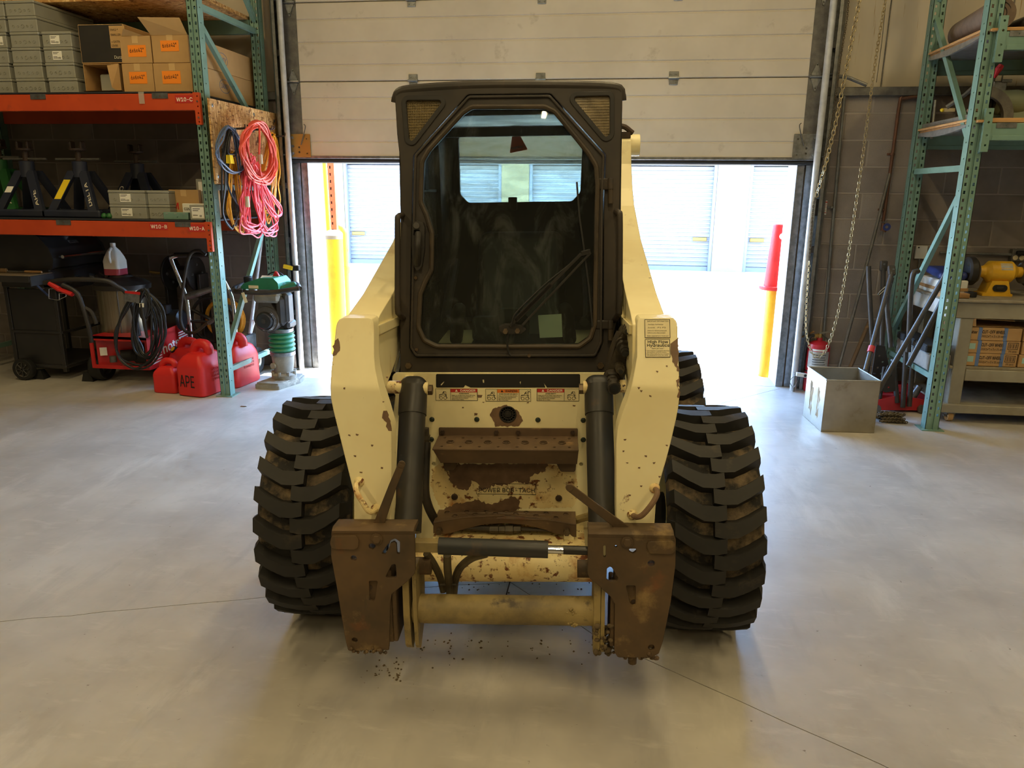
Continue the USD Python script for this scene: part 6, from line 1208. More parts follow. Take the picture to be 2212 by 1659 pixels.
for dx in (-.12, .12):
    c = rc_ + [dx + .05, 0, 0]; obj('flange', lathe([(0, .006), (.15, .01), (.155, .0), (.15, -.01), (0, -.006)], 36, 'x', c), 'trim_black', ree); obj('flange_bolt', [cyl(c + [.0, .08*math.cos(a), .08*math.sin(a)] - np.array([.02, 0, 0]), c + [.02, .08*math.cos(a), .08*math.sin(a)], .012, 8) for a in (0, 1.57, 3.14, 4.71)], 'galv', ree)
obj('drum', cyl(rc_ + [-.07, 0, 0], rc_ + [.17, 0, 0], .07, 24), 'trim_black', ree); obj('crank', tube([rc_ + [-.07, 0, 0], rc_ + [-.18, -.03, .0], rc_ + [-.25, -.04, .01]], .012, 8), 'brass', ree)
obj('reel_stand', [cb(rc_[0] - .12, rc_[0] - .09, 6.3, 6.45, 0, rc_[2], .004), cb(rc_[0] + .2, rc_[0] + .23, 6.3, 6.45, 0, rc_[2], .004)], 'trim_black', ree)

# petrol cans
def gas_can(label, px0, px1, pbot, ptop, y, d, rz=0.0, handle=True, cap='front', word=None, side_word=None, m_='gas_red'):
    a, b = W(px0, pbot, y=y), W(px1, pbot, y=y); w = b[0] - a[0]; h = W((px0 + px1)/2, ptop, y=y)[2]; c = np.array([(a[0] + b[0])/2, y + d/2, 0])
    t = thing('petrol_can', label, 'petrol can', tuple(c), rz); O = _obj0
    def sec(sx, sy, z, ox=0, e=.28, n=28): th = np.arange(n)*2*math.pi/n; return [(ox + sx*w/2*np.sign(x)*abs(x)**e, sy*d/2*np.sign(q)*abs(q)**e, z) for x, q in zip(np.cos(th), np.sin(th))]
    O('can_body', loft([sec(.90, .92, 0), sec(1, 1, .03*h), sec(1, 1, .16*h), sec(.985, .985, .20*h), sec(.99, .99, .56*h), sec(.90, .94, .66*h, .0), sec(.66, .80, .78*h, .02*w), sec(.50, .62, .83*h, .03*w, .4)]), m_, t, smooth=45)
    O('can_handle', tube([(-.26*w, 0, .70*h), (-.24*w, 0, .84*h), (-.10*w, 0, .97*h), (.12*w, 0, .985*h), (.27*w, 0, .93*h), (.30*w, 0, .80*h)], .028*h/.3 + .002, 12, 5), m_, t)
    O('vent_cap', [lathe([(.014, 0), (.014, .02), (.009, .028), (0, .028)], 12, at=(-.27*w, 0, .82*h)), tube([(-.27*w, 0, .845*h), (-.33*w, 0, .84*h), (-.31*w, 0, .80*h)], .004, 6, 3)], 'plug_yellow', t)
    if cap:
        cpp = O('spout_cap', frame(lathe([(.030, -.02), (.034, 0), (.034, .03), (.028, .034), (0, .034)], 20), (.36*w if cap == 'right' else -.30*w, -.22*d, .74*h), (1, 0, .5), Z=(.35 if cap == 'right' else -.5, -.7, .6)), 'rubber_black', t)
        O('cap_centre', frame(lathe([(.022, .034), (.018, .037), (0, .037)], 16), (.36*w if cap == 'right' else -.30*w, -.22*d, .74*h), (1, 0, .5), Z=(.35 if cap == 'right' else -.5, -.7, .6)), 'plug_yellow', cpp)
    if word: O('hand_lettering', text(word, .085*h/.36, (-.33*w, -.5*d - .0015, .20*h), X=(1, 0, -.03), width=.52*w), 'pen_black', t, smooth=False)
    if side_word: O('moulded_lettering', [text(s_, .018, (w/2*.992 + .0005, -.18*d, .50*h - k*.028), X=(0, 1, 0), Y=(0, 0, 1), d=.002, width=.4*d) for k, s_ in enumerate(side_word)], 'washer_red', t, smooth=False)
    return t
gas_can('largest red petrol can with APE written on it in front of the pressure washer', 385, 452, 861, 750, 5.37, .34, -.18, word='APE', side_word=('GASOLINE', 'DANGER', 'EXTREMELY', 'FLAMMABLE'), cap=None)
gas_can('small red petrol can left of the large one marked APE', 331, 383, 852, 783, 5.44, .16, -.05, cap=None)
gas_can('red petrol can with a black spout cap, behind the large one by the washer', 364, 432, 818, 740, 5.80, .2, -.1, cap='front')
gas_can('red petrol can with raised ESSENCE lettering, behind the green front post', 470, 520, 835, 735, 5.68, .36, -.12, side_word=('ESSENCE', 'DANGER', 'FLAMMABLE'), cap='front')

# rammer
yr = 5.80; R0 = W(598, 838, z=0)
rm = at('rammer', 'green and grey petrol tamping rammer standing by the left door track', 'tamping rammer', (-2.80, 5.9, 0))
cR = np.array([W(612, 780, y=5.92)[0], 5.92, 0]); Z = lambda py, y=5.80: W(600, py, y=y)[2]
sh = rnd([(cR[0] - .175, 5.71), (cR[0] + .05, 5.69), (cR[0] + .13, 5.95), (cR[0] + .11, 6.10), (cR[0] - .09, 6.12)], .02)
obj('shoe', [ext(sh, 0.0, .035, 'z'), ext(sh.buffer(-.015), .034, .05, 'z')], 'ram_grey', rm)
obj('shoe_plate', lathe([(.10, .045), (.105, .085), (.085, .10), (.0, .10)], 20, at=cR), 'ram_grey', rm); [obj('shoe_bolt', cyl((cR[0] + .095*math.cos(a), 5.92 + .095*math.sin(a), .08), (cR[0] + .095*math.cos(a), 5.92 + .095*math.sin(a), .115), .014, 6), 'ram_grey', rm) for a in np.arange(8)*math.pi/4]
z1, z2, z3 = Z(772), Z(722), Z(712)
obj('lower_leg', lathe([(.075, .09), (.082, .14), (.096, z1)], 32, at=cR), 'ram_grey', rm); obj('port_plug', cyl((cR[0] - .05, 5.84, .17), (cR[0] - .055, 5.825, .17), .026, 16), 'ram_grey', rm)
obj('bellows_clamp', lathe([(.10, z1), (.104, z1), (.104, z1 + .03), (.10, z1 + .03)], 32, at=cR), 'galv', rm); obj('bellows_clamp', lathe([(.096, z2 - .0), (.1, z2), (.1, z2 + .03), (.096, z2 + .03)], 32, at=cR), 'galv', rm)
bz = np.linspace(z1 + .03, z2, 9*2 + 1); obj('bellows', lathe([(.092 if i % 4 in (0,) else .110 if i % 4 == 2 else .104, z) for i, z in enumerate(bz)], 36, at=cR), 'ram_green', rm, smooth=60)
obj('guide_body', [cb(cR[0] - .12, cR[0] + .10, 5.86, 6.02, z2 + .03, z2 + .10, .02), lathe([(.07, z2 + .03), (.07, Z(620)), (.06, Z(615))], 24, at=cR)], 'ram_black', rm)
ec = W(576, 690, y=5.80); eg = part('engine', rm)
obj('engine_case', tube([(ec[0], 5.92, ec[2]), (ec[0], 5.84, ec[2]), (ec[0], 5.79, ec[2])], [.112, .116, .106], 28), 'ram_engine', eg); obj('cover_top', ext(rnd([(ec[0] - .08, ec[2] + .05), (ec[0] - .05, ec[2] + .17), (ec[0] + .03, ec[2] + .17), (ec[0] + .10, ec[2] + .03)], .02), 5.80, 5.92), 'ram_engine', eg)
obj('starter', lathe([(0, .03), (.06, .03), (.07, .02), (.075, 0)], 28, 'y', (ec[0] - .01, 5.79, ec[2] - .01)), 'grill_enamel', eg); obj('cooling_fins', [cyl((ec[0] + .088*math.cos(a), 5.788, ec[2] + .088*math.sin(a) - .01), (ec[0] + .075*math.cos(a), 5.77, ec[2] + .075*math.sin(a) - .01), .0025, 5) for a in np.linspace(-1.9, .9, 22)], 'galv', eg)
obj('starter_hub', cyl((ec[0] - .01, 5.768, ec[2] - .01), (ec[0] - .01, 5.752, ec[2] - .01), .02, 12), 'ram_black', eg)
obj('exhaust_guard', [cb(cR[0] - .0, cR[0] + .09, 5.80, 5.98, Z(705), Z(640), .03), cb(cR[0] + .06, cR[0] + .115, 5.83, 5.95, Z(700), Z(635), .02)], 'ram_black', eg)
hz = Z(628); hb = part('handle_frame', rm)
obj('handle_loop', tube([(W(a, b, y=yy)) for a, b, yy in ((507, 628, 5.78), (520, 631, 5.74), (580, 632, 5.72), (640, 624, 5.72), (646, 622, 5.76), (638, 613, 6.1), (600, 610, 6.2), (540, 612, 6.15), (510, 620, 5.9))], .019, 12, 5, True), 'ram_black', hb)
obj('shock_mount', [cb(W(545, 640, y=5.78)[0], W(600, 640, y=5.78)[0], 5.78, 5.98, Z(655), Z(635), .02)], 'ram_grey', hb)
tkp = [W(a, b, y=5.80) for a, b in ((516, 624), (526, 612), (560, 601), (590, 601), (600, 612), (602, 626))]
tk = obj('fuel_tank', ext(rnd([(p[0], p[2]) for p in tkp], .012), 5.80, 6.05), 'ram_green', rm); obj('tank_nose', ball_hull([W(610, 622, y=5.86), W(635, 614, y=5.88), W(632, 622, y=5.88), W(612, 614, y=5.98), W(634, 616, y=5.98)], .02), 'ram_green', tk)
p = W(536, 605, y=5.86); obj('fuel_cap', lathe([(.034, -.02), (.036, .02), (.03, .03), (0, .03)], 18, at=p), 'rubber_black', tk)
a, b = W(555, 613, y=5.82), W(578, 604, y=5.82); obj('tank_decal', hull([a, (b[0], 5.82, a[2]), (a[0] + .01, 5.90, b[2] + .024), (b[0] + .01, 5.90, b[2] + .024), a + [0, .004, -.002]]), 'label_white', tk); p = W(537, 620, y=5.80); obj('tank_plate', cb(p[0], p[0] + .085, 5.798, 5.801, p[2] - .011, p[2] + .014, .001), 'tag_paper', tk)
obj('throttle_cable', tube([W(a, b, y=6.0) for a, b in ((572, 601), (585, 590), (600, 588), (612, 596), (616, 610))], .006, 6, 6), 'rubber_black', rm); p = W(596, 597, y=5.96); obj('red_lever', hull([p + np.array(o_) for o_ in ((-.03, 0, 0), (.03, 0, -.01), (-.005, 0, .045), (.01, .01, .04), (.0, .03, 0), (.03, .02, 0))]), 'washer_red', rm)
p = W(524, 632, y=5.70); obj('paper_tag', frame(cb(-.014, .014, -.085, 0, 0, .001, .0003), p, (.95, 0, .3), (-.3, 0, .95)), 'tag_paper', rm); obj('tag_wire', tube([p, p + [.0, .0, .03]], .0015, 5), 'galv', rm)
wp_ = at('pole', 'white pole leaning against the wall behind the rammer', 'pole', tuple(W(557, 575, y=6.3))); obj('shaft', tube([W(580, 385, y=6.50), W(550, 640, y=6.28), W(540, 720, y=6.22)], .016, 10), 'white_pipe', wp_)
lv = at('laser_level', 'small yellow and black device clamped high on the left door track angle', 'level', tuple(W(625, 577, y=6.42))); p = W(624, 577, y=6.42)
obj('device_body', frame(cb(-.045, .045, -.025, .0, -.018, .018, .004), p, (1, 0, -.2), (0, 1, 0)), 'plug_yellow', lv); obj('clamp', cb(p[0] + .03, p[0] + .10, 6.40, 6.44, p[2] - .03, p[2] + .02, .005), 'rubber_black', lv)
sc_ = at('wood_scrap', 'small dark wood splinter lying on the floor by the rack post', 'splinter', tuple(W(525, 879, z=0))); p = W(525, 879, z=0); obj('splinter', hull([p + np.array(o_) for o_ in ((-.025, 0, 0), (.025, .01, 0), (-.02, .008, .006), (.022, .002, .007), (0, -.004, .003))]), 'carton_dark', sc_)

# ------------------------------------------------------------------ right: rack, bench, jacks and the door side
mat('copper', (116, 80, 62), (94, 68, 56), vs=10, rough=.5, metal=.4)
mat('conduit', (120, 120, 118), (100, 100, 98), vs=12, rough=.45, metal=.4)
mat('bench_grey', (150, 146, 130), (132, 126, 112), vs=4, rough=.6, spots=[((96, 88, 74), 9, .64, .76)])
mat('bench_top', (158, 150, 132), (124, 116, 100), vs=6, rough=.6)
mat('ply', (196, 156, 104), (176, 134, 84), vs=6, rough=.7, stretch=(1, 6, 10))
mat('carpet_roll', (128, 112, 100), (112, 98, 88), vs=14, rough=.95)
mat('saw_green', (132, 140, 112), (118, 128, 100), vs=5, rough=.45)
mat('alu', (176, 176, 172), (150, 150, 146), vs=16, rough=.4, metal=.7)
mat('handle_red', (206, 44, 56), rough=.4)
mat('stainless', (178, 172, 158), (152, 146, 132), vs=3, rough=.36, rough2=.5, metal=.75, spots=[((128, 116, 92), 6, .62, .8)])
mat('box_stain', (150, 124, 84), (120, 96, 62), vs=14, rough=.7)
mat('ext_red', (176, 34, 44), (160, 28, 38), vs=4, rough=.35)
mat('ext_label', (170, 170, 164), (150, 150, 146), vs=20, rough=.5)
mat('chain_gold', (196, 180, 142), (160, 144, 110), vs=20, rough=.4, metal=.7)
mat('chain_dark', (110, 98, 76), (80, 70, 56), vs=20, rough=.5, metal=.6)
mat('jack_handle', (70, 66, 62), (52, 50, 48), vs=9, rough=.4, spots=[((120, 112, 100), 16, .66, .74)])
mat('jack_red', (190, 46, 50), (170, 38, 42), vs=6, rough=.4)
mat('grinder_yellow', (222, 172, 40), (206, 156, 30), vs=7, rough=.4)
mat('wheel_carton', (178, 144, 100), (164, 130, 88), vs=4, rough=.85)
mat('blue_strap', (92, 118, 170), rough=.5)
mat('cyan_label', (150, 186, 180), rough=.6)
mat('crate_white', (208, 208, 202), rough=.6)
mat('tool_blue', (36, 50, 110), rough=.5)

RX0, RX1, RF, RR = 2.236, 2.325, 5.43, 6.36
r2 = at('pallet_rack', 'green pallet rack with plywood shelves filling the right side of the photo', 'pallet rack', (2.28, 5.47, 0))
for (x0, x1) in ((RX0, RX1), (4.80, 4.89)):
    rack_post(r2, x0, x1, RF, RF + .08, 4.2, -1); rack_post(r2, x0, x1, RR, RR + .08, 4.2, -1)
    xm = x0 + .02; B = lambda a, b: W(a, b, x=xm)
    A = lambda p, q_: channel(r2, p, q_, out=(-1, 0, 0))
    A((xm, RR + .03, 2.88), (xm, RF + .05, 1.93)); A((xm, RR + .03, 1.79), (xm, RF + .05, 1.79)); A((xm, RF + .05, 1.68), (xm, RR + .03, .55)); A((xm, RF + .05, .37), (xm, RR + .03, .37)); A((xm, RF + .05, 3.9), (xm, RR + .03, 2.98))
for z0, z1 in ((2.492, 2.60), (1.957, 2.062)):
    for y0, fr in ((RF - .035, True), (RR + .075, False)):
        b = part('beam', r2); obj('beam_box', [cb(RX1 - .02, 4.82, y0, y0 + .04, z0, z1, .003), cb(RX1 + .03, 4.8, y0 - .004, y0 + .01, z0, z0 + .03, .002)], 'rack_green', b, smooth=False)
        if fr:
            obj('connector', ext(rnd([(RX1 - .03, z1 + .09), (RX1 + .016, z1 + .09), (RX1 + .016, z0 - .07), (RX1 - .03, z0 - .07)], .003, [disc(RX1 - .005, z, .007, 3) for z in (z1 + .06, z1 + .005, z0 + .03, z0 - .03)]), y0 - .006, y0 + .02), 'rack_green', b, smooth=False)
            x = W(2170, 285, y=y0)[0] if z0 < 2.2 else W(2200, 80, y=y0)[0]; obj('deck_clip', ext(sbox(x - .055, z1 - .03, x + .065, z1 + .003).difference(disc(x, z1 - .016, .004, 3)), y0 - .004, y0), 'galv', b, smooth=False)
        else: obj('connector', cb(RX1 - .03, RX1 + .016, y0 - .006, y0 + .02, z0 - .07, z1 + .05, .003), 'rack_green', b, smooth=False)
for i, (z, ttl) in enumerate(((2.605, 'upper'), (2.067, 'lower'))):
    sp = at('plywood_shelf', f'plywood {ttl} shelf sheets with frayed end sticking out of the right rack', 'shelf board', (2.3, 5.5, z))
    obj('plywood_sheet', [cb(2.26, 4.85, 5.40, 6.48, z, z + .016, .002)], 'ply', sp, smooth=False); obj('plywood_sheet', cb(2.245, 4.85, 5.46, 6.46, z + .017, z + .032, .002), 'ply', sp, smooth=False)
    obj('metal_skin', loft([[(2.25, 6.46, z - .006), (2.25, 5.50, z - .006), (2.25, 5.50, z - .010), (2.25, 6.46, z - .010)], [(4.8, 6.46, z - .006), (4.8, 5.50, z - .006), (4.8, 5.50, z - .010), (4.8, 6.46, z - .010)]]), 'alu', sp, smooth=False)
    obj('curled_edge', loft([[(2.248, y, z - .012 - .03*math.sin(math.pi*u)), (2.262, y, z - .014 - .03*math.sin(math.pi*u)), (2.262, y, z), (2.248, y, z)] for u, y in ((u, 5.52 + .92*u) for u in np.linspace(0, 1, 9))]), 'alu', sp)
cr_ = at('carpet_roll', 'brown carpet roll lying on the upper right shelf', 'roll', (2.6, 6.0, 2.645)); c = (2.42, 5.98, 2.742)
obj('roll', tube([(2.44, 6.30, 2.745), (2.38, 5.62, 2.745)], .098, 28), 'carpet_roll', cr_); obj('roll_spiral', [tube([(2.379 - .001, 5.617, 2.745) + np.array([r*math.cos(a), 0, r*math.sin(a)]) for a, r in zip(np.linspace(0, 6*math.pi, 60), np.linspace(.02, .094, 60))], .003, 5)], 'interior_black', cr_)
gv2 = at('folded_tarp', 'grey cloth bundle behind the carpet roll on the upper right shelf', 'bundle', (2.75, 5.8, 2.645)); obj('bundle', ball_hull([(2.56, 5.65, 2.69), (2.56, 6.2, 2.70), (3.1, 5.7, 2.70), (3.1, 6.2, 2.71), (2.8, 5.9, 2.80)], .04), 'trim_black', gv2)

# chop saw and tile saw parts on the lower rack shelf
sw = at('chop_saw', 'olive green chop saw with red handle on the lower right shelf', 'saw', (2.55, 5.75, 2.1)); zb = 2.10
c = W(2165, 222, y=5.72); rB = .075
obj('saw_motor', tube([c + [-.06, 0, 0], c + [-.03, 0, 0], c + [.08, 0, .0], c + [.12, .0, 0]], [.05, .078, .082, .075], 28), 'saw_green', sw)
obj('motor_vents', [cb(c[0] + .13, c[0] + .30, 5.66, 5.78, c[2] + .055 - k*.03, c[2] + .072 - k*.03, .004) for k in range(4)], 'timber', sw)
obj('drive_belts', [lathe([(.045, -.008), (.058, -.006), (.058, .006), (.045, .008)], 24, 'x', c + [-.07 - k*.025, 0, -.01]) for k in range(3)], 'rubber_black', sw)
obj('belt_guard', cb(c[0] - .16, c[0] - .055, 5.70, 5.80, zb + .02, c[2] + .05, .01), 'trim_black', sw)
obj('saw_base', hull([(c[0] - .02, 5.66, zb - .0), (c[0] + .4, 5.66, zb), (c[0] + .06, 5.68, c[2] - .04), (c[0] + .4, 5.68, c[2] - .02), (c[0] - .02, 5.9, zb), (c[0] + .4, 5.9, zb), (c[0] + .4, 5.9, c[2]), (c[0] + .06, 5.9, c[2] - .04)]), 'saw_green', sw)
obj('blade_guard', ext(Polygon([(c[0] - .17 + .20*math.cos(a), zb + .01 + .20*math.sin(a)) for a in np.linspace(0, 1.6, 12)] + [(c[0] - .17 + .14*math.cos(a), zb + .01 + .14*math.sin(a)) for a in np.linspace(1.6, 0, 12)]), 5.60, 5.64), 'galv_dull', sw)
a, b = W(2147, 168, y=5.8), W(2158, 148, y=5.78); obj('lever', tube([W(2138, 205, y=5.8), a], .012, 8), 'galv', sw); obj('lever_grip', tube([a, b, b + [.012, 0, .02]], [.012, .022, .018], 10), 'handle_red', sw)
obj('clamp_housing', [cb(*W(2142, 190, y=5.75)[[0]], *W(2172, 190, y=5.75)[[0]], 5.73, 5.85, W(2150, 200, y=5.75)[2], W(2150, 176, y=5.75)[2], .006), cb(*W(2165, 180, y=5.72)[[0]], *W(2186, 180, y=5.72)[[0]], 5.72, 5.73, W(2170, 178, y=5.72)[2], W(2170, 171, y=5.72)[2], .002)], 'galv', sw)
obj('arm', tube([W(2045, 232, y=5.95), W(2085, 205, y=5.9), W(2112, 180, y=5.85)], .016, 6), 'galv', sw)
ts = at('rail_frame', 'aluminium saw rail frame lying on the left end of the lower right shelf', 'rail', (2.40, 6.0, 2.1))
obj('rail', [cb(2.27, 2.30, 5.55, 6.44, zb + .0, zb + .035, .004)], 'alu', ts); obj('rail', cb(2.34, 2.36, 5.55, 6.44, zb + .0, zb + .05, .004), 'alu', ts); obj('cross_rail', [cb(2.27, 2.38, 6.40, 6.44, zb + .035, zb + .06, .004), cb(2.27, 2.38, 5.60, 5.62, zb + .05, zb + .07, .004)], 'chip_brown', ts)
obj('end_post', tube([W(2012, 300, y=6.35), W(2021, 216, y=6.35)], .010, 8), 'alu', ts); obj('slide_arm', cb(W(2033, 240, y=6.2)[0], W(2062, 240, y=6.2)[0], 6.19, 6.21, W(2040, 242, y=6.2)[2], W(2040, 234, y=6.2)[2], .002), 'tag_paper', ts); obj('end_knob', ball_hull([W(2035, 238, y=6.18)], .014), 'plug_yellow', ts)

# work bench
bx0, by0, by1 = 2.40, 5.66, 6.40; bt = .905
wb = at('work_bench', 'grey painted timber work bench on casters behind the right rack post', 'work bench', (2.45, by0, 0))
obj('bench_board', cb(bx0 - .05, 4.7, by0 - .02, by1, bt - .02, bt, .004), 'bench_top', wb); obj('apron', cb(bx0 - .03, 4.7, by0, by0 + .04, bt - .135, bt - .02, .004), 'bench_grey', wb); obj('apron', cb(bx0 - .03, bx0 + .01, by0 + .04, by1 - .02, bt - .135, bt - .02, .004), 'crate_white', wb)
lx = W(2058, 800, y=by0)[0]
obj('bench_leg', cb(lx, lx + .09, by0 + .005, by0 + .09, .13, bt - .135, .005), 'bench_grey', wb); obj('bench_leg', cb(lx, lx + .09, by1 - .1, by1 - .02, .13, bt - .02, .005), 'bench_grey', wb)
obj('bench_leg', cb(4.58, 4.67, by0 + .005, by0 + .09, .13, bt - .135, .005), 'bench_grey', wb); obj('bench_leg', cb(4.58, 4.67, by1 - .1, by1 - .02, .13, bt - .02, .005), 'bench_grey', wb)
obj('lower_shelf', cb(lx - .02, 4.7, by0 + .01, by1 - .02, .40, .42, .003), 'bench_top', wb); obj('shelf_rail', cb(lx + .09, 4.7, by0 + .0, by0 + .04, .315, .40, .004), 'bench_grey', wb)
obj('bottom_rail', cb(lx - .05, 4.7, by0 - .02, by0 + .06, .075, .14, .005), 'bench_grey', wb); obj('bottom_shelf', cb(lx - .04, 4.7, by0 + .06, by1, .12, .135, .003), 'bench_top', wb); obj('back_brace', cb(lx + .1, 4.7, by1 - .12, by1 - .08, .18, .25, .004), 'step_rust', wb)
cs = part('caster', wb); cc = W(2042, 905, y=5.70); obj('caster_wheel', lathe([(.012, -.016), (.038, -.018), (.04, 0), (.038, .018), (.012, .016)], 20, 'x', (cc[0] + .02, 5.70, .04)), 'carton', cs); obj('caster_fork', cb(cc[0] - .012, cc[0] + .052, 5.67, 5.73, .05, .08, .004), 'galv_dull', cs); obj('caster_bolt', cyl((cc[0] - .02, 5.70, .04), (cc[0] + .06, 5.70, .04), .008, 8), 'galv', cs)
# cut-off wheel cartons
G4 = 'cartons of cut-off wheels under the bench'
zc0 = .422
for k in range(3):
    z0 = zc0 + k*.094; o = (0, .010, .022)[k]
    a, b = W((2075, 2079, 2080)[k], 790 - 28*k, y=by0 + .03)[0], W((2195, 2202, 2206)[k], 790 - 28*k, y=by0 + .03)[0]; y = by0 + .03
    t = at('wheel_carton', f'brown carton printed CUT-OFF WHEEL, {("bottom", "middle", "top")[k]} one of the left stack under the bench', 'carton', (a, y, z0), G4)
    w = b - a; obj('carton_body', cb(a, b, y, y + .36, z0, z0 + .092, .004), 'wheel_carton', t, smooth=False)
    obj('carton_lettering', text('CUT-OFF WHEEL', .022, (a + w*.31, y - .0008, z0 + .052), width=w*.40, bold=True), 'print_black', t, smooth=False); obj('size_lettering', text('355(14") x 3 x 25.4mm', .016, (a + w*.31, y - .0008, z0 + .024), width=w*.42), 'print_black', t, smooth=False)
    for u in (.28, .72): obj('strap', cb(a + w*u - .012, a + w*u + .012, y - .0014, y + .36, z0 - .0006, z0 + .0926, .0005), 'blue_strap', t, smooth=False)
    if k < 2:
        obj('cyan_label', cb(a + w*.06, a + w*.21, y - .0008, y, z0 + .03, z0 + .072, .0002), 'cyan_label', t, smooth=False)
        bc = obj('bar_code', ext(sbox(a + w*.78, z0 + .034, a + w*.96, z0 + .084).difference(sbox(a + w*.787, z0 + .037, a + w*.953, z0 + .081)), y - .0008, y), 'print_black', t, smooth=False); obj('code_bars', [cb(a + w*.80 + i*.0065, a + w*.80 + i*.0065 + (.002, .0035, .0015)[i % 3], y - .0008, y, z0 + .042, z0 + .076, .0002) for i in range(9)], 'print_black', bc, smooth=False)
        obj('count_lettering', text('25 pcs', .013, (a + w*.80, y - .0008, z0 + .014), width=w*.14), 'print_black', t, smooth=False)
    else: obj('maker_lettering', text('Walter', .02, (a + w*.05, y - .0008, z0 + .05), width=w*.18, bold=True), 'print_black', t, smooth=False)
for k in range(3):
    z0 = zc0 + k*.094; a = W((2197, 2205, 2209)[k], 790 - 28*k, y=by0 + .03)[0] + .006
    t = at('wheel_carton', f'brown carton, {("bottom", "middle", "top")[k]} one of the stack cut by the right edge under the bench', 'carton', (a, by0 + .03, z0), 'cartons of cut-off wheels at the right edge'); obj('carton_body', cb(a, a + .40, by0 + .03, by0 + .39, z0, z0 + .092, .004), 'wheel_carton', t, smooth=False); obj('cyan_label', cb(a + .02, a + .08, by0 + .0292, by0 + .03, z0 + .03, z0 + .07, .0002), 'cyan_label', t, smooth=False)
a, b = W(2082, 705, y=by0 + .05)[0], W(2204, 705, y=by0 + .05)[0]; z0 = zc0 + .283
op = at('torn_carton', 'torn open carton on top of the cut-off wheel cartons under the bench', 'carton', (a, by0 + .05, z0)); obj('carton_side', [cb(a, a + .004, by0 + .05, by0 + .4, z0, z0 + .085, .001), cb(a, b, by0 + .396, by0 + .4, z0, z0 + .085, .001), cb(a, b, by0 + .05, by0 + .4, z0, z0 + .004, .001)], 'wheel_carton', op, smooth=False)
obj('torn_lid', hull([(a + .05, by0 + .04, z0 + .060), (b - .05, by0 + .03, z0 + .052), (a + .08, by0 + .2, z0 + .088), (b - .07, by0 + .2, z0 + .084), (a + .05, by0 + .04, z0 + .057), (b - .05, by0 + .03, z0 + .049)]), 'carton_light', op, smooth=False); obj('torn_flap', hull([(a, by0 + .05, z0 + .004), (a, by0 + .05, z0 + .085), (a + .05, by0 - .0, z0 + .08), (a + .06, by0 + .0, z0 + .01), (a + .003, by0 + .05, z0 + .004), (a + .003, by0 + .05, z0 + .085)]), 'wheel_carton', op, smooth=False)
# bench grinder
bg = at('bench_grinder', 'yellow bench grinder standing on the work bench at the right edge', 'bench grinder', (2.85, 5.95, bt)); c = W(2153, 587, y=5.95)
obj('motor_body', tube([c + [-.135, 0, 0], c + [-.10, 0, 0], c + [-.085, 0, 0], c + [-.06, 0, 0], c + [.09, 0, 0], c + [.115, 0, 0], c + [.13, 0, 0], c + [.18, 0, 0]], [.038, .042, .05, .078, .078, .055, .04, .038], 32), 'grinder_yellow', bg)
obj('rating_plate', tube([c + [-.03, 0, 0], c + [.06, 0, 0]], .0785, 40), 'ext_label', part('plate', bg)) if False else obj('rating_plate', hull([c + np.array([x, -.079*math.cos(t), .079*math.sin(t)])*np.array([1, 1, 1]) for x in (-.005, .075) for t in (.25, .6, .95)]), 'ext_label', bg)
obj('pedestal', ext(rnd([(c[0] - .105, bt + .001), (c[0] + .10, bt + .001), (c[0] + .10, bt + .018), (c[0] + .085, bt + .022), (c[0] + .06, c[2] - .06), (c[0] - .05, c[2] - .06), (c[0] - .08, bt + .025), (c[0] - .105, bt + .018)], .004, [disc(0, 0, .001)]), 5.88, 6.02), 'grinder_yellow', bg)
sw_ = obj('switch_plate', ext(LineString([(c[0] - .018, bt + .06), (c[0] + .032, bt + .06)]).buffer(.024), 5.872, 5.882), 'rubber_black', bg); obj('switch', cb(c[0] - .02, c[0] + .03, 5.868, 5.874, bt + .048, bt + .072, .003), 'trim_black', sw_)
for dx, m_ in ((-.185, 'trim_black'), (.23, 'trim_black')):
    q = c + [dx, 0, 0]; gd = part('wheel_guard', bg); obj('guard', lathe([(.05, .03), (.09, .034), (.102, .02), (.104, -.02), (.09, -.034), (0, -.03)] if dx < 0 else [(.05, -.03), (.09, -.034), (.102, -.02), (.104, .02), (.09, .034), (0, .03)], 36, 'x', q), m_, gd); obj('grinding_wheel', lathe([(0, .012), (.075, .012), (.078, 0), (.075, -.03), (0, -.03)], 32, 'x', q + [.035*(1 if dx < 0 else -1), 0, -.005]), 'galv_dull', gd); obj('guard_bolt', [cyl(q + [-.04, .07*math.cos(s), .07*math.sin(s)], q + [-.03, .07*math.cos(s), .07*math.sin(s)], .006, 6) for s in (.8, 2.4, 3.9, 5.5)], 'chrome', gd)
tp = at('tape_roll', 'small black roll lying on the bench left of the grinder', 'roll', tuple(W(2100, 626, y=5.80))); p = np.array([W(2098, 625, y=5.80)[0], 5.80, bt]); obj('roll', lathe([(.018, .001), (.040, .001), (.042, .018), (.040, .036), (.018, .036), (.018, .001)], 24, at=p), 'rubber_black', tp)
wbk = at('timber_offcut', 'pale timber offcut lying on the bench front behind the post', 'block', (2.45, 5.72, bt)); a, b = W(2030, 632, y=5.74)[0], W(2091, 632, y=5.74)[0]; obj('offcut', cb(a, b, 5.70, 5.78, bt + .001, bt + .035, .004), 'timber', wbk)
crt = at('storage_crate', 'white lidded crate strapped in orange on the bench left end', 'crate', (2.36, 6.0, bt)); a, b = 2.365, 2.56
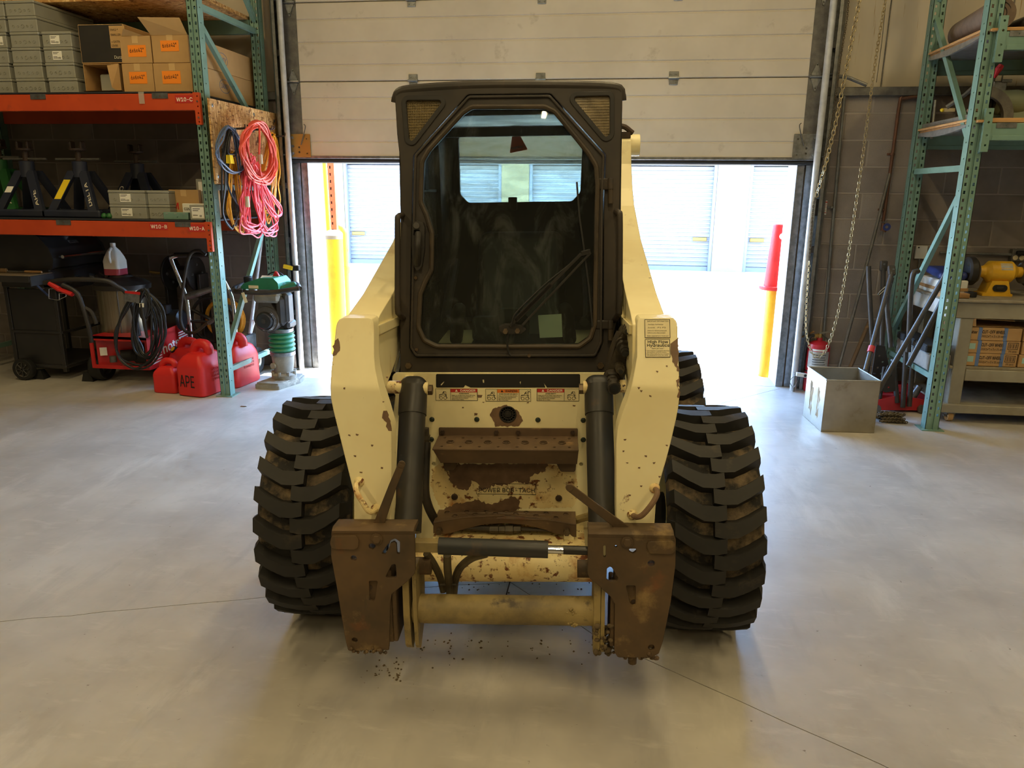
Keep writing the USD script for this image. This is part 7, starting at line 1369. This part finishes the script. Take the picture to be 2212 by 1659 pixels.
obj('crate_body', cb(a, b, 5.86, 6.24, bt + .001, bt + .11, .008), 'crate_white', crt); obj('crate_band', cb(a - .003, b + .003, 5.857, 6.243, bt + .03, bt + .055, .003), 'timber', crt); obj('blue_tool_bag', ball_hull([(a + .03, 5.9, bt + .14), (b - .03, 5.9, bt + .14), (a + .03, 6.15, bt + .16), (b - .03, 6.15, bt + .16)], .03), 'tool_blue', crt)
bxs = at('drawer_unit', 'flat grey metal drawer standing on the rack brace behind the post', 'drawer', (2.33, 5.9, .4)); obj('drawer_body', cb(2.245, 2.39, 5.56, 6.2, .402, .52, .006), 'alu', bxs); obj('drawer_lid', cb(2.24, 2.39, 5.62, 6.2, .521, .575, .008), 'interior_black', bxs); obj('drawer_latch', cb(2.236, 2.245, 5.80, 5.86, .53, .56, .002), 'galv', bxs)
# wall fittings
ol = at('power_outlet', 'metal twin socket box on the block wall above the grinder', 'socket', tuple(W(2195, 555, y=6.54))); p = W(2196, 550, y=6.54); obj('socket_box', cb(p[0] - .05, p[0] + .055, 6.50, 6.556, p[2] - .05, p[2] + .045, .004), 'galv_dull', ol); obj('socket_face', [lathe([(0, .002), (.018, .002), (.02, 0)], 16, 'y', (p[0] + x, 6.50, p[2] - .022)) for x in (-.024, .024)], 'tag_paper', ol); obj('plug', cb(p[0] - .03, p[0] + .03, 6.46, 6.50, p[2] + .0, p[2] + .035, .008), 'rubber_black', ol); obj('socket_conduit', tube([p + [-.05, -.02, .0], W(2030, 546, y=6.53)], .011, 8), 'conduit', ol)
sp2 = at('blank_plate', 'white blank cover plate on the block wall behind the rack brace', 'plate', tuple(W(1990, 545, y=6.54))); a, b = W(1975, 559, y=6.54), W(2005, 531, y=6.54); obj('cover_plate', cb(a[0], b[0], 6.535, 6.556, a[2], b[2], .004), 'crate_white', sp2); obj('drop_conduit', tube([((a[0] + b[0])/2, 6.55, a[2]), ((a[0] + b[0])/2, 6.55, .92)], .010, 8), 'conduit', sp2); obj('plate_screw', cyl((a[0] + .02, 6.53, b[2] - .015), (a[0] + .02, 6.536, b[2] - .015), .006, 8), 'trim_black', sp2)
def pipe(name, label, cat_, pts, r, m_, y=6.53, clips=()):
    P = [W(a, b, y=y) for a, b in pts]; t = at(name, label, cat_, tuple(P[-1])); obj('pipe', tube(P, r, 10, 4 if len(P) > 2 else 0), m_, t)
    for a, b in clips: p = W(a, b, y=y); obj('pipe_clip', [cyl(p + [-.0, 0, -.008], p + [0, 0, .008], r + .004, 12), cb(p[0] - .03, p[0] + .03, 6.552, 6.558, p[2] - .008, p[2] + .008, .001)], m_, t)
    return t
pipe('wall_conduit', 'grey conduit running straight down the block wall behind the hoist chain', 'conduit', ((1824, 208), (1800, 470), (1778, 740)), .0125, 'conduit', clips=((1797, 448),))
pipe('wall_conduit', 'thin dark conduit beside the door guard pipe with a kink near the top', 'conduit', ((1772, 238), (1777, 260), (1776, 300), (1768, 370), (1755, 470), (1732, 700)), .010, 'conduit', clips=((1776, 301), (1747, 585)))
cpp_ = pipe('copper_pipe', 'reddish copper pipe with elbow and valve on the block wall', 'pipe', ((1990, 208), (1952, 213), (1944, 220), (1930, 320), (1908, 478)), .013, 'copper', clips=((1927, 333), (1907, 453)))
p = W(1907, 490, y=6.50); obj('valve_body', [cyl(p + [0, 0, .03], p - [0, 0, .03], .014, 10), tube([p - [0, 0, .02], p + [.02, -.02, -.035]], .010, 8)], 'copper', cpp_); obj('valve_wheel', lathe([(.012, 0), (.028, -.004), (.03, .004), (.012, .004)], 14, 'y', p + [.02, -.03, 0]), 'tool_blue', cpp_)
pipe('wall_conduit', 'brass conduit bent from the door head down to the wall ledge', 'conduit', ((1780, 163), (1795, 166), (1825, 166), (1850, 175), (1872, 184)), .014, 'conduit', 6.50)
pipe('rear_conduit', 'thin pipe running down the wall just right of the rear green post', 'conduit', ((2012, 225), (1975, 480), (1940, 720)), .012, 'conduit', 6.53)
pl_ = at('chain_keeper', 'black chain keeper box with a printed notice on the wall by the door', 'wall box', tuple(W(1762, 450, y=6.50))); a, b = W(1752, 466, y=6.50), W(1768, 430, y=6.50); obj('keeper_box', cb(a[0], b[0], 6.46, 6.556, a[2], b[2], .004), 'trim_black', pl_); a, b = W(1768, 464, y=6.55), W(1788, 433, y=6.55); nt = obj('notice', cb(a[0], b[0], 6.552, 6.558, a[2], b[2], .001), 'crate_white', pl_); obj('notice_print', [cb(a[0] + .008, a[0] + .06*f_, 6.5512, 6.553, b[2] - v_, b[2] - v_ + h_, .0002) for v_, f_, h_ in ((.018, 1.0, .009), (.034, .95, .003), (.044, .9, .003), (.054, .95, .003), (.072, .8, .003), (.082, .9, .003), (.10, .95, .005))], 'print_red', nt, smooth=False)
# leaning bars
def bar(label, pts, ys, r, m_, name='steel_bar', flare=None):
    P = [W(a, b, y=y) for (a, b), y in zip(pts, ys)]; t = at(name, label, 'bar', tuple(P[-1])); obj('shaft', tube(P, r, 10, 4 if len(P) > 2 else 0), m_, t); return t, P
bar('long grey bar leaning on the block wall behind the steel box', ((1922, 375), (1870, 580), (1810, 800)), (6.53, 6.45, 6.36), .013, 'galv_dull')
bar('brown round bar leaning behind the long grey bar', ((1880, 690), (1836, 795)), (6.5, 6.35), .016, 'step_rust')

# floor jacks: tall handles, red bodies and drilled ratchet posts
def jack(label, top, bottom, y0, y1, bend=None, head=True):
    P = [W(*top, y=y1)] + ([W(*bend, y=(y0 + y1)/2)] if bend else []) + [W(*bottom, y=y0)]
    t = at('lever_bar', label, 'bar', tuple(P[-1])); obj('pole', tube(P, .019, 12, 5 if bend else 0), 'jack_handle', t)
    if head:
        u = P[0] - P[1]; u /= np.linalg.norm(u); obj('handle_head', frame(cb(-.026, .026, -.016, .016, -.02, .06, .006), P[0], (1, 0, 0), Z=u), 'jack_handle', t); obj('head_bolt', cyl(P[0] + u*.035 + [0, -.02, 0], P[0] + u*.035 + [0, .02, 0], .009, 8), 'galv', t)
    return t, P
jack('long black jack handle with square head, leftmost leaning over the steel box', (2053, 575), (1893, 852), 5.58, 5.60); jack('long black jack handle with square head leaning right, lying over its neighbour', (2071, 583), (1962, 790), 5.62, 5.63)
t, P = jack('black jack handle with a red collar leaning between wall and steel box', (1926, 590), (1870, 800), 5.75, 6.15); pa, pb_ = P[0]*.28 + P[1]*.72, P[0]*.22 + P[1]*.78
pa = P[0] + (P[1] - P[0])*.76; pb_ = P[0] + (P[1] - P[0])*.82; obj('red_collar', tube([pa, pb_], .026, 14), 'jack_red', t)
obj('hook_clip', [tube([W(a, b, y=6.12) for a, b in ((1898, 633), (1912, 620), (1924, 612), (1926, 616), (1912, 626), (1899, 637))], .004, 6, 3, True)], 'galv', t)
jack('dark jack handle with hooked top standing upright by the rear post', (1876, 575), (1884, 735), 6.2, 6.25, bend=(1878, 630), head=False)
jack('dark forked bar standing upright behind the jack handles', (1908, 580), (1905, 760), 6.15, 6.25); jack('dark bar leaning left behind the forked bar', (1926, 600), (1925, 750), 6.05, 6.15, bend=(1916, 650), head=False)
jack('curved grey jack handle bent over at the top beside the post brace', (1984, 585), (1962, 760), 5.85, 5.9, bend=(1970, 605), head=False)
mat('plate_black', (46, 44, 44), (62, 58, 54), vs=10, rough=.5, metal=.4)
def floor_jack(label, c0, rz, L=.42):
    t = thing('floor_jack', label, 'floor jack', tuple(c0), rz); O = _obj0
    for sy in (-1, 1): O('side_frame', ext(rnd([(-L/2, .02), (L/2, .02), (L/2, .10), (.0, .14), (-L/2 + .05, .10), (-L/2, .06)], .012), sy*.075 - .006, sy*.075 + .006), 'jack_red', t)
    O('cross_plate', [cb(-.05, L/2, -.075, .075, .03, .045, .003)], 'jack_red', t); O('lift_arm', hull([(-L/2 + .02, y, z) for y in (-.03, .03) for z in (.10, .13)] + [(.08, y, z) for y in (-.04, .04) for z in (.06, .12)]), 'jack_red', t); O('saddle', lathe([(.045, .13), (.048, .148), (.03, .150), (0, .142)], 16, at=(-L/2 + .03, 0, 0)), 'dark_bolt', t)
    for x in (-L/2 + .04, L/2 - .03):
        for sy in (-1, 1): O('wheel', lathe([(0, -.012), (.032, -.012), (.034, 0), (.032, .012), (0, .012)], 16, 'y', (x, sy*.095, .034)), 'galv_dull', t)
    O('handle_socket', cyl((L/2 - .06, 0, .10), (L/2 - .02, 0, .19), .026, 12), 'galv', t); return t
pj = W(1935, 890, z=0); floor_jack('red floor jack nearest the steel box, handle socket to the right', pj + np.array([-.01, .06, 0]), .15)
pk = W(1972, 868, z=0); floor_jack('red floor jack further back beside the rear rack post', pk + np.array([.02, .10, 0]), 2.6, .38)
def drilled(label, pts, y, th=.012, m_='plate_black'):
    g = rnd([(p[0], p[2]) for p in (W(a, b, y=y) for a, b in pts)], .008); x0, z0, x1, z1 = g.bounds; hl = []
    for z in np.arange(z0 + .04, z1 - .03, .047):
        for x in np.arange(x0 + .02, x1 - .01, .05):
            if g.buffer(-.018).contains(Point(x + (.02 if int((z - z0)/.047) % 2 else 0), z)): hl.append(disc(x + (.02 if int((z - z0)/.047) % 2 else 0), z, .008, 4))
    t = at('jack_plate', label, 'steel plate', tuple(W(*pts[-1], y=y))); obj('drilled_plate', ext(g.difference(unary_union(hl)) if hl else g, y, y + th), m_, t, smooth=False); obj('rear_strut', cb(x0 + .02, x0 + .04, y + .02, y + .05, 0.0, z1 - .03, .004), m_, t); return t
drilled('dark drilled jack plate standing behind the jack handles, upper one', ((1893, 745), (1912, 748), (1922, 800), (1912, 845), (1880, 830)), 6.02); drilled('grey drilled jack plate standing by the red floor jack', ((1918, 790), (1932, 786), (1934, 845), (1912, 848), (1898, 840)), 5.82)
for i, (a, b, c, d, yy) in enumerate(((1930, 780, 1938, 870, 5.85), (1958, 745, 1950, 880, 5.82), (1972, 780, 1964, 878, 5.84), (1880, 760, 1863, 864, 6.1))):
    t, P = bar(('dark bar standing upright left of the rear post foot', 'dark upright bar with bolted joint by the rear brace', 'thick dark bar nearest the rear rack brace', 'short grey strut standing beside the red collared handle')[i], ((a, b), (c, d)), (yy + .05, yy), .018, 'jack_handle', 'jack_bar'); obj('joint_bolt', cyl(P[0] + [0, -.03, 0], P[0] + [0, .03, 0], .012, 8), 'galv', t)
def link_mesh(L=.030, wd=.018, r=.0028, n=5):
    a = np.linspace(0, 2*math.pi, 13)[:-1]; P = [(wd/2*math.cos(t), 0, (L - wd)/2*np.sign(math.sin(t)) + wd/2*math.sin(t)) for t in a]; return tube(P, r, n, 0, True)
def chain(pts, L=.030, wd=.018, r=.0028, y=None):
    P = np.array(pts, float); d = np.r_[0, np.cumsum(np.linalg.norm(np.diff(P, axis=0), axis=1))]; out = []; s = 0; k = 0; step = L - 2.2*r; lm = link_mesh(L, wd, r)
    while s + step < d[-1]:
        p = np.array([np.interp(s, d, P[:, i]) for i in range(3)]); q = np.array([np.interp(s + step, d, P[:, i]) for i in range(3)]); u = q - p; u /= np.linalg.norm(u)
        x = np.array([1, .2, 0]) if k % 2 else np.array([-.2, 1, 0]); out.append(frame(lm, (p + q)/2, x, Z=u) if abs(u[2]) > .3 else frame(lm, (p + q)/2, np.array([0, .0, 1.0]) if k % 2 else np.array([.2, 1, 0]), Z=u)); s += step; k += 1
    return cat(out)
ch1 = at('hoist_chain', 'hanging door hoist chain looping down in front of the fire extinguisher', 'chain', tuple(W(1765, 775, y=6.30)))
obj('chain_links', chain([W(a, b, y=6.30) for a, b in ((1857, -60), (1857, 0), (1828, 150), (1806, 265), (1785, 350), (1762, 430))], .042, .026, .004), 'chain_gold', ch1, kind='stuff')
obj('chain_links', chain(list(spline([W(a, b, y=6.30) for a, b in ((1748, 565), (1741, 690), (1745, 735), (1756, 766), (1768, 771), (1783, 758), (1800, 715), (1822, 620), (1858, 380), (1890, 140), (1914, -10), (1920, -60))], 8)), .032, .020, .0032), 'chain_gold', ch1, kind='stuff')
ch2 = at('pull_chain', 'fine dark pull chain running from the roof into the chain keeper box', 'chain', tuple(W(1757, 480, y=6.42)))
obj('chain_links', chain([W(a, b, y=6.40) for a, b in ((1838, -60), (1830, 40), (1815, 130), (1803, 230), (1790, 300), (1762, 425), (1757, 445), (1748, 565))], .020, .012, .0022), 'chain_dark', ch2, kind='stuff')
obj('door_cord', tube([W(a, b, y=6.56) for a, b in ((1915, -10), (1905, 90), (1893, 178))], .003, 5), 'galv_dull', ch2)
pc = W(1925, 915, z=0); ch3 = at('chain_pile', 'oily roller chain heaped on the floor before the red floor jack', 'chain', tuple(pc + [0, .03, 0])); r_ = np.random.default_rng(4); L_ = []
for k in range(9):
    y = pc[1] + .005 + .012*k; z = .012 + .02*(k % 3); L_.append([(pc[0] - .07 + r_.normal(0, .01), y, z), (pc[0], y + r_.normal(0, .006), z + .006), (pc[0] + .10 + r_.normal(0, .01), y, z)])
obj('chain_links', [chain(l, .022, .016, .004) for l in L_] + [chain(list(spline([(pc[0] - .06, pc[1] + .10, .02), (pc[0] - .12, pc[1] + .08, .03), (pc[0] - .13, pc[1] + .02, .02), (pc[0] - .07, pc[1] + .04, .05), (pc[0] + .02, pc[1] + .06, .065)], 5)), .022, .016, .004)], 'chain_dark', ch3, kind='stuff')

# fire extinguisher and its bracket
fe = at('fire_extinguisher', 'red fire extinguisher with printed labels standing against the block wall', 'fire extinguisher', (1.765, 6.42, 0)); c = np.array([W(1767, 800, y=6.42)[0] - .015, 6.42, 0]); ht_ = W(1770, 737, y=6.42)[2]
obj('cylinder', lathe([(0, .004), (.082, .004), (.09, .02), (.09, ht_ - .05), (.082, ht_ - .02), (.05, ht_), (.024, ht_ + .006), (.022, ht_ + .03), (0, ht_ + .03)], 36, at=c), 'ext_red', fe, smooth=40)
def wrap(z0, z1, a0, a1, r=.0908): a = np.linspace(a0, a1, 14); return trimesh.Trimesh(*(lambda v, f: (v, f))(np.array([(c[0] + r*math.sin(t), c[1] - r*math.cos(t), z) for t in a for z in (z0, z1)]), np.array([f_ for i in range(13) for f_ in ((2*i, 2*i + 2, 2*i + 1), (2*i + 1, 2*i + 2, 2*i + 3))])), process=False)
lb = obj('label', wrap(ht_ - .21, ht_ - .075, -1.2, .9), 'ext_label', fe); obj('label_band', wrap(ht_ - .07, ht_ - .055, -.8, .6), 'crate_white', fe); obj('lower_label', wrap(.14, .23, -1.0, .8), 'ext_label', fe); obj('strap', lathe([(.0915, ht_ - .255), (.0925, ht_ - .255), (.0925, ht_ - .243), (.0915, ht_ - .243)], 36, at=c), 'rubber_black', fe)
obj('label_print', [wrap(ht_ - .105 - .02*k, ht_ - .10 - .02*k, -.7, .5 - .1*(k % 2), .0912) for k in range(5)], 'print_black', lb, smooth=False)
obj('valve', [cyl(c + [0, 0, ht_ + .028], c + [0, 0, ht_ + .065], .016, 12), cyl(c + [-.02, -.01, ht_ + .045], c + [-.045, -.02, ht_ + .045], .018, 14)], 'brass', fe); obj('lever', [hull([c + np.array(o_) for o_ in ((-.01, -.015, ht_ + .06), (-.01, .015, ht_ + .06), (.10, -.01, ht_ + .085), (.10, .01, ht_ + .085), (-.01, 0, ht_ + .075), (.10, 0, ht_ + .092))]), hull([c + np.array(o_) for o_ in ((.01, -.012, ht_ + .05), (.01, .012, ht_ + .05), (.085, -.01, ht_ + .0), (.085, .01, ht_ + .0), (.01, 0, ht_ + .062), (.09, 0, ht_ + .008))])], 'galv', fe)
obj('hose', tube([c + [-.03, 0, ht_ + .045], c + [-.08, -.02, ht_ + .04], c + [-.105, -.01, ht_ - .05], c + [-.11, 0, .12]], .011, 8, 5), 'rubber_black', fe)
sn = at('angle_plate', 'pale wedge shaped plate on the wall left of the extinguisher', 'plate', tuple(W(1730, 720, y=6.52))); P = [W(a, b, y=6.545) for a, b in ((1719, 705), (1737, 704), (1737, 733), (1717, 730))]; obj('plate', hull([p + np.array([0, o, 0]) for p in P for o in (0, .012)]), 'crate_white', sn); obj('wood_strip', tube([W(1722, 733, y=6.52), W(1759, 716, y=6.50)], .008, 6), 'timber', sn)
pe = at('photo_eye', 'small printed photo eye bracket low on the wall beside the extinguisher', 'sensor', tuple(W(1735, 810, y=6.40))); p = W(1733, 810, y=6.36); obj('sensor_body', frame(cb(-.05, .05, -.018, .018, -.016, .016, .004), p, (1, 0, -.12), (0, 1, 0)), 'crate_white', pe); obj('sensor_eye', frame(lathe([(0, .004), (.010, .003), (.012, 0)], 12, 'y'), p + [.02, -.02, 0], (1, 0, 0), (0, 1, 0)), 'print_black', pe); obj('sensor_wire', tube([p + [-.05, 0, 0], p + [-.09, .02, -.06], p + [-.06, .0, -.11], p + [-.03, .01, -.05]], .003, 5, 5), 'galv', pe); obj('sensor_post', cb(p[0] - .06, p[0] - .045, 6.37, 6.39, 0, p[2] + .01, .002), 'galv_dull', pe)
# open steel box
A_, B_, C_ = W(1773, 933, z=0), W(1888, 936, z=0), W(1746, 900, z=0); w = np.linalg.norm(B_ - A_); ux = (B_ - A_)/w; uy = np.array([-ux[1], ux[0], 0]); dp = .40; hh = .375; th_ = .004
sbx = at('steel_box', 'open topped square stainless box standing on the floor before the right rack', 'box', tuple((A_ + B_)/2 + uy*dp/2))
fr_ = lambda q: frame(q, A_, ux, uy)
obj('box_wall', fr_(cb(0, w, 0, th_, 0, hh, .001)), 'stainless', sbx, smooth=False); obj('box_wall', fr_(cb(0, w, dp - th_, dp, 0, hh, .001)), 'stainless', sbx, smooth=False); obj('box_wall', fr_(cb(0, th_, 0, dp, 0, hh, .001)), 'stainless', sbx, smooth=False); obj('box_wall', fr_(cb(w - th_, w, 0, dp, 0, hh, .001)), 'stainless', sbx, smooth=False); obj('box_floor', fr_(cb(0, w, 0, dp, 0.001, .006, .001)), 'stainless', sbx, smooth=False)
obj('hemmed_rim', [fr_(tube([(0, 0, hh), (w, 0, hh)], .005, 8)), fr_(tube([(0, dp, hh), (w, dp, hh)], .005, 8)), fr_(tube([(0, 0, hh), (0, dp, hh)], .005, 8)), fr_(tube([(w, 0, hh), (w, dp, hh)], .005, 8))], 'alu', sbx)
r_ = np.random.default_rng(11)
for k in range(5):
    y = r_.uniform(.10, .32); z1 = r_.uniform(.24, .34); P = [(y + r_.normal(0, .008) + s_*.012*(1 - i/7*.6), z1 - i*.03) for s_ in (-1, 1) for i in (range(8) if s_ < 0 else range(7, -1, -1))]; g_ = Polygon(P).buffer(0); obj('stain_run', fr_(ext(g_, -.0006, .001, 'x')), 'box_stain', sbx, smooth=False)
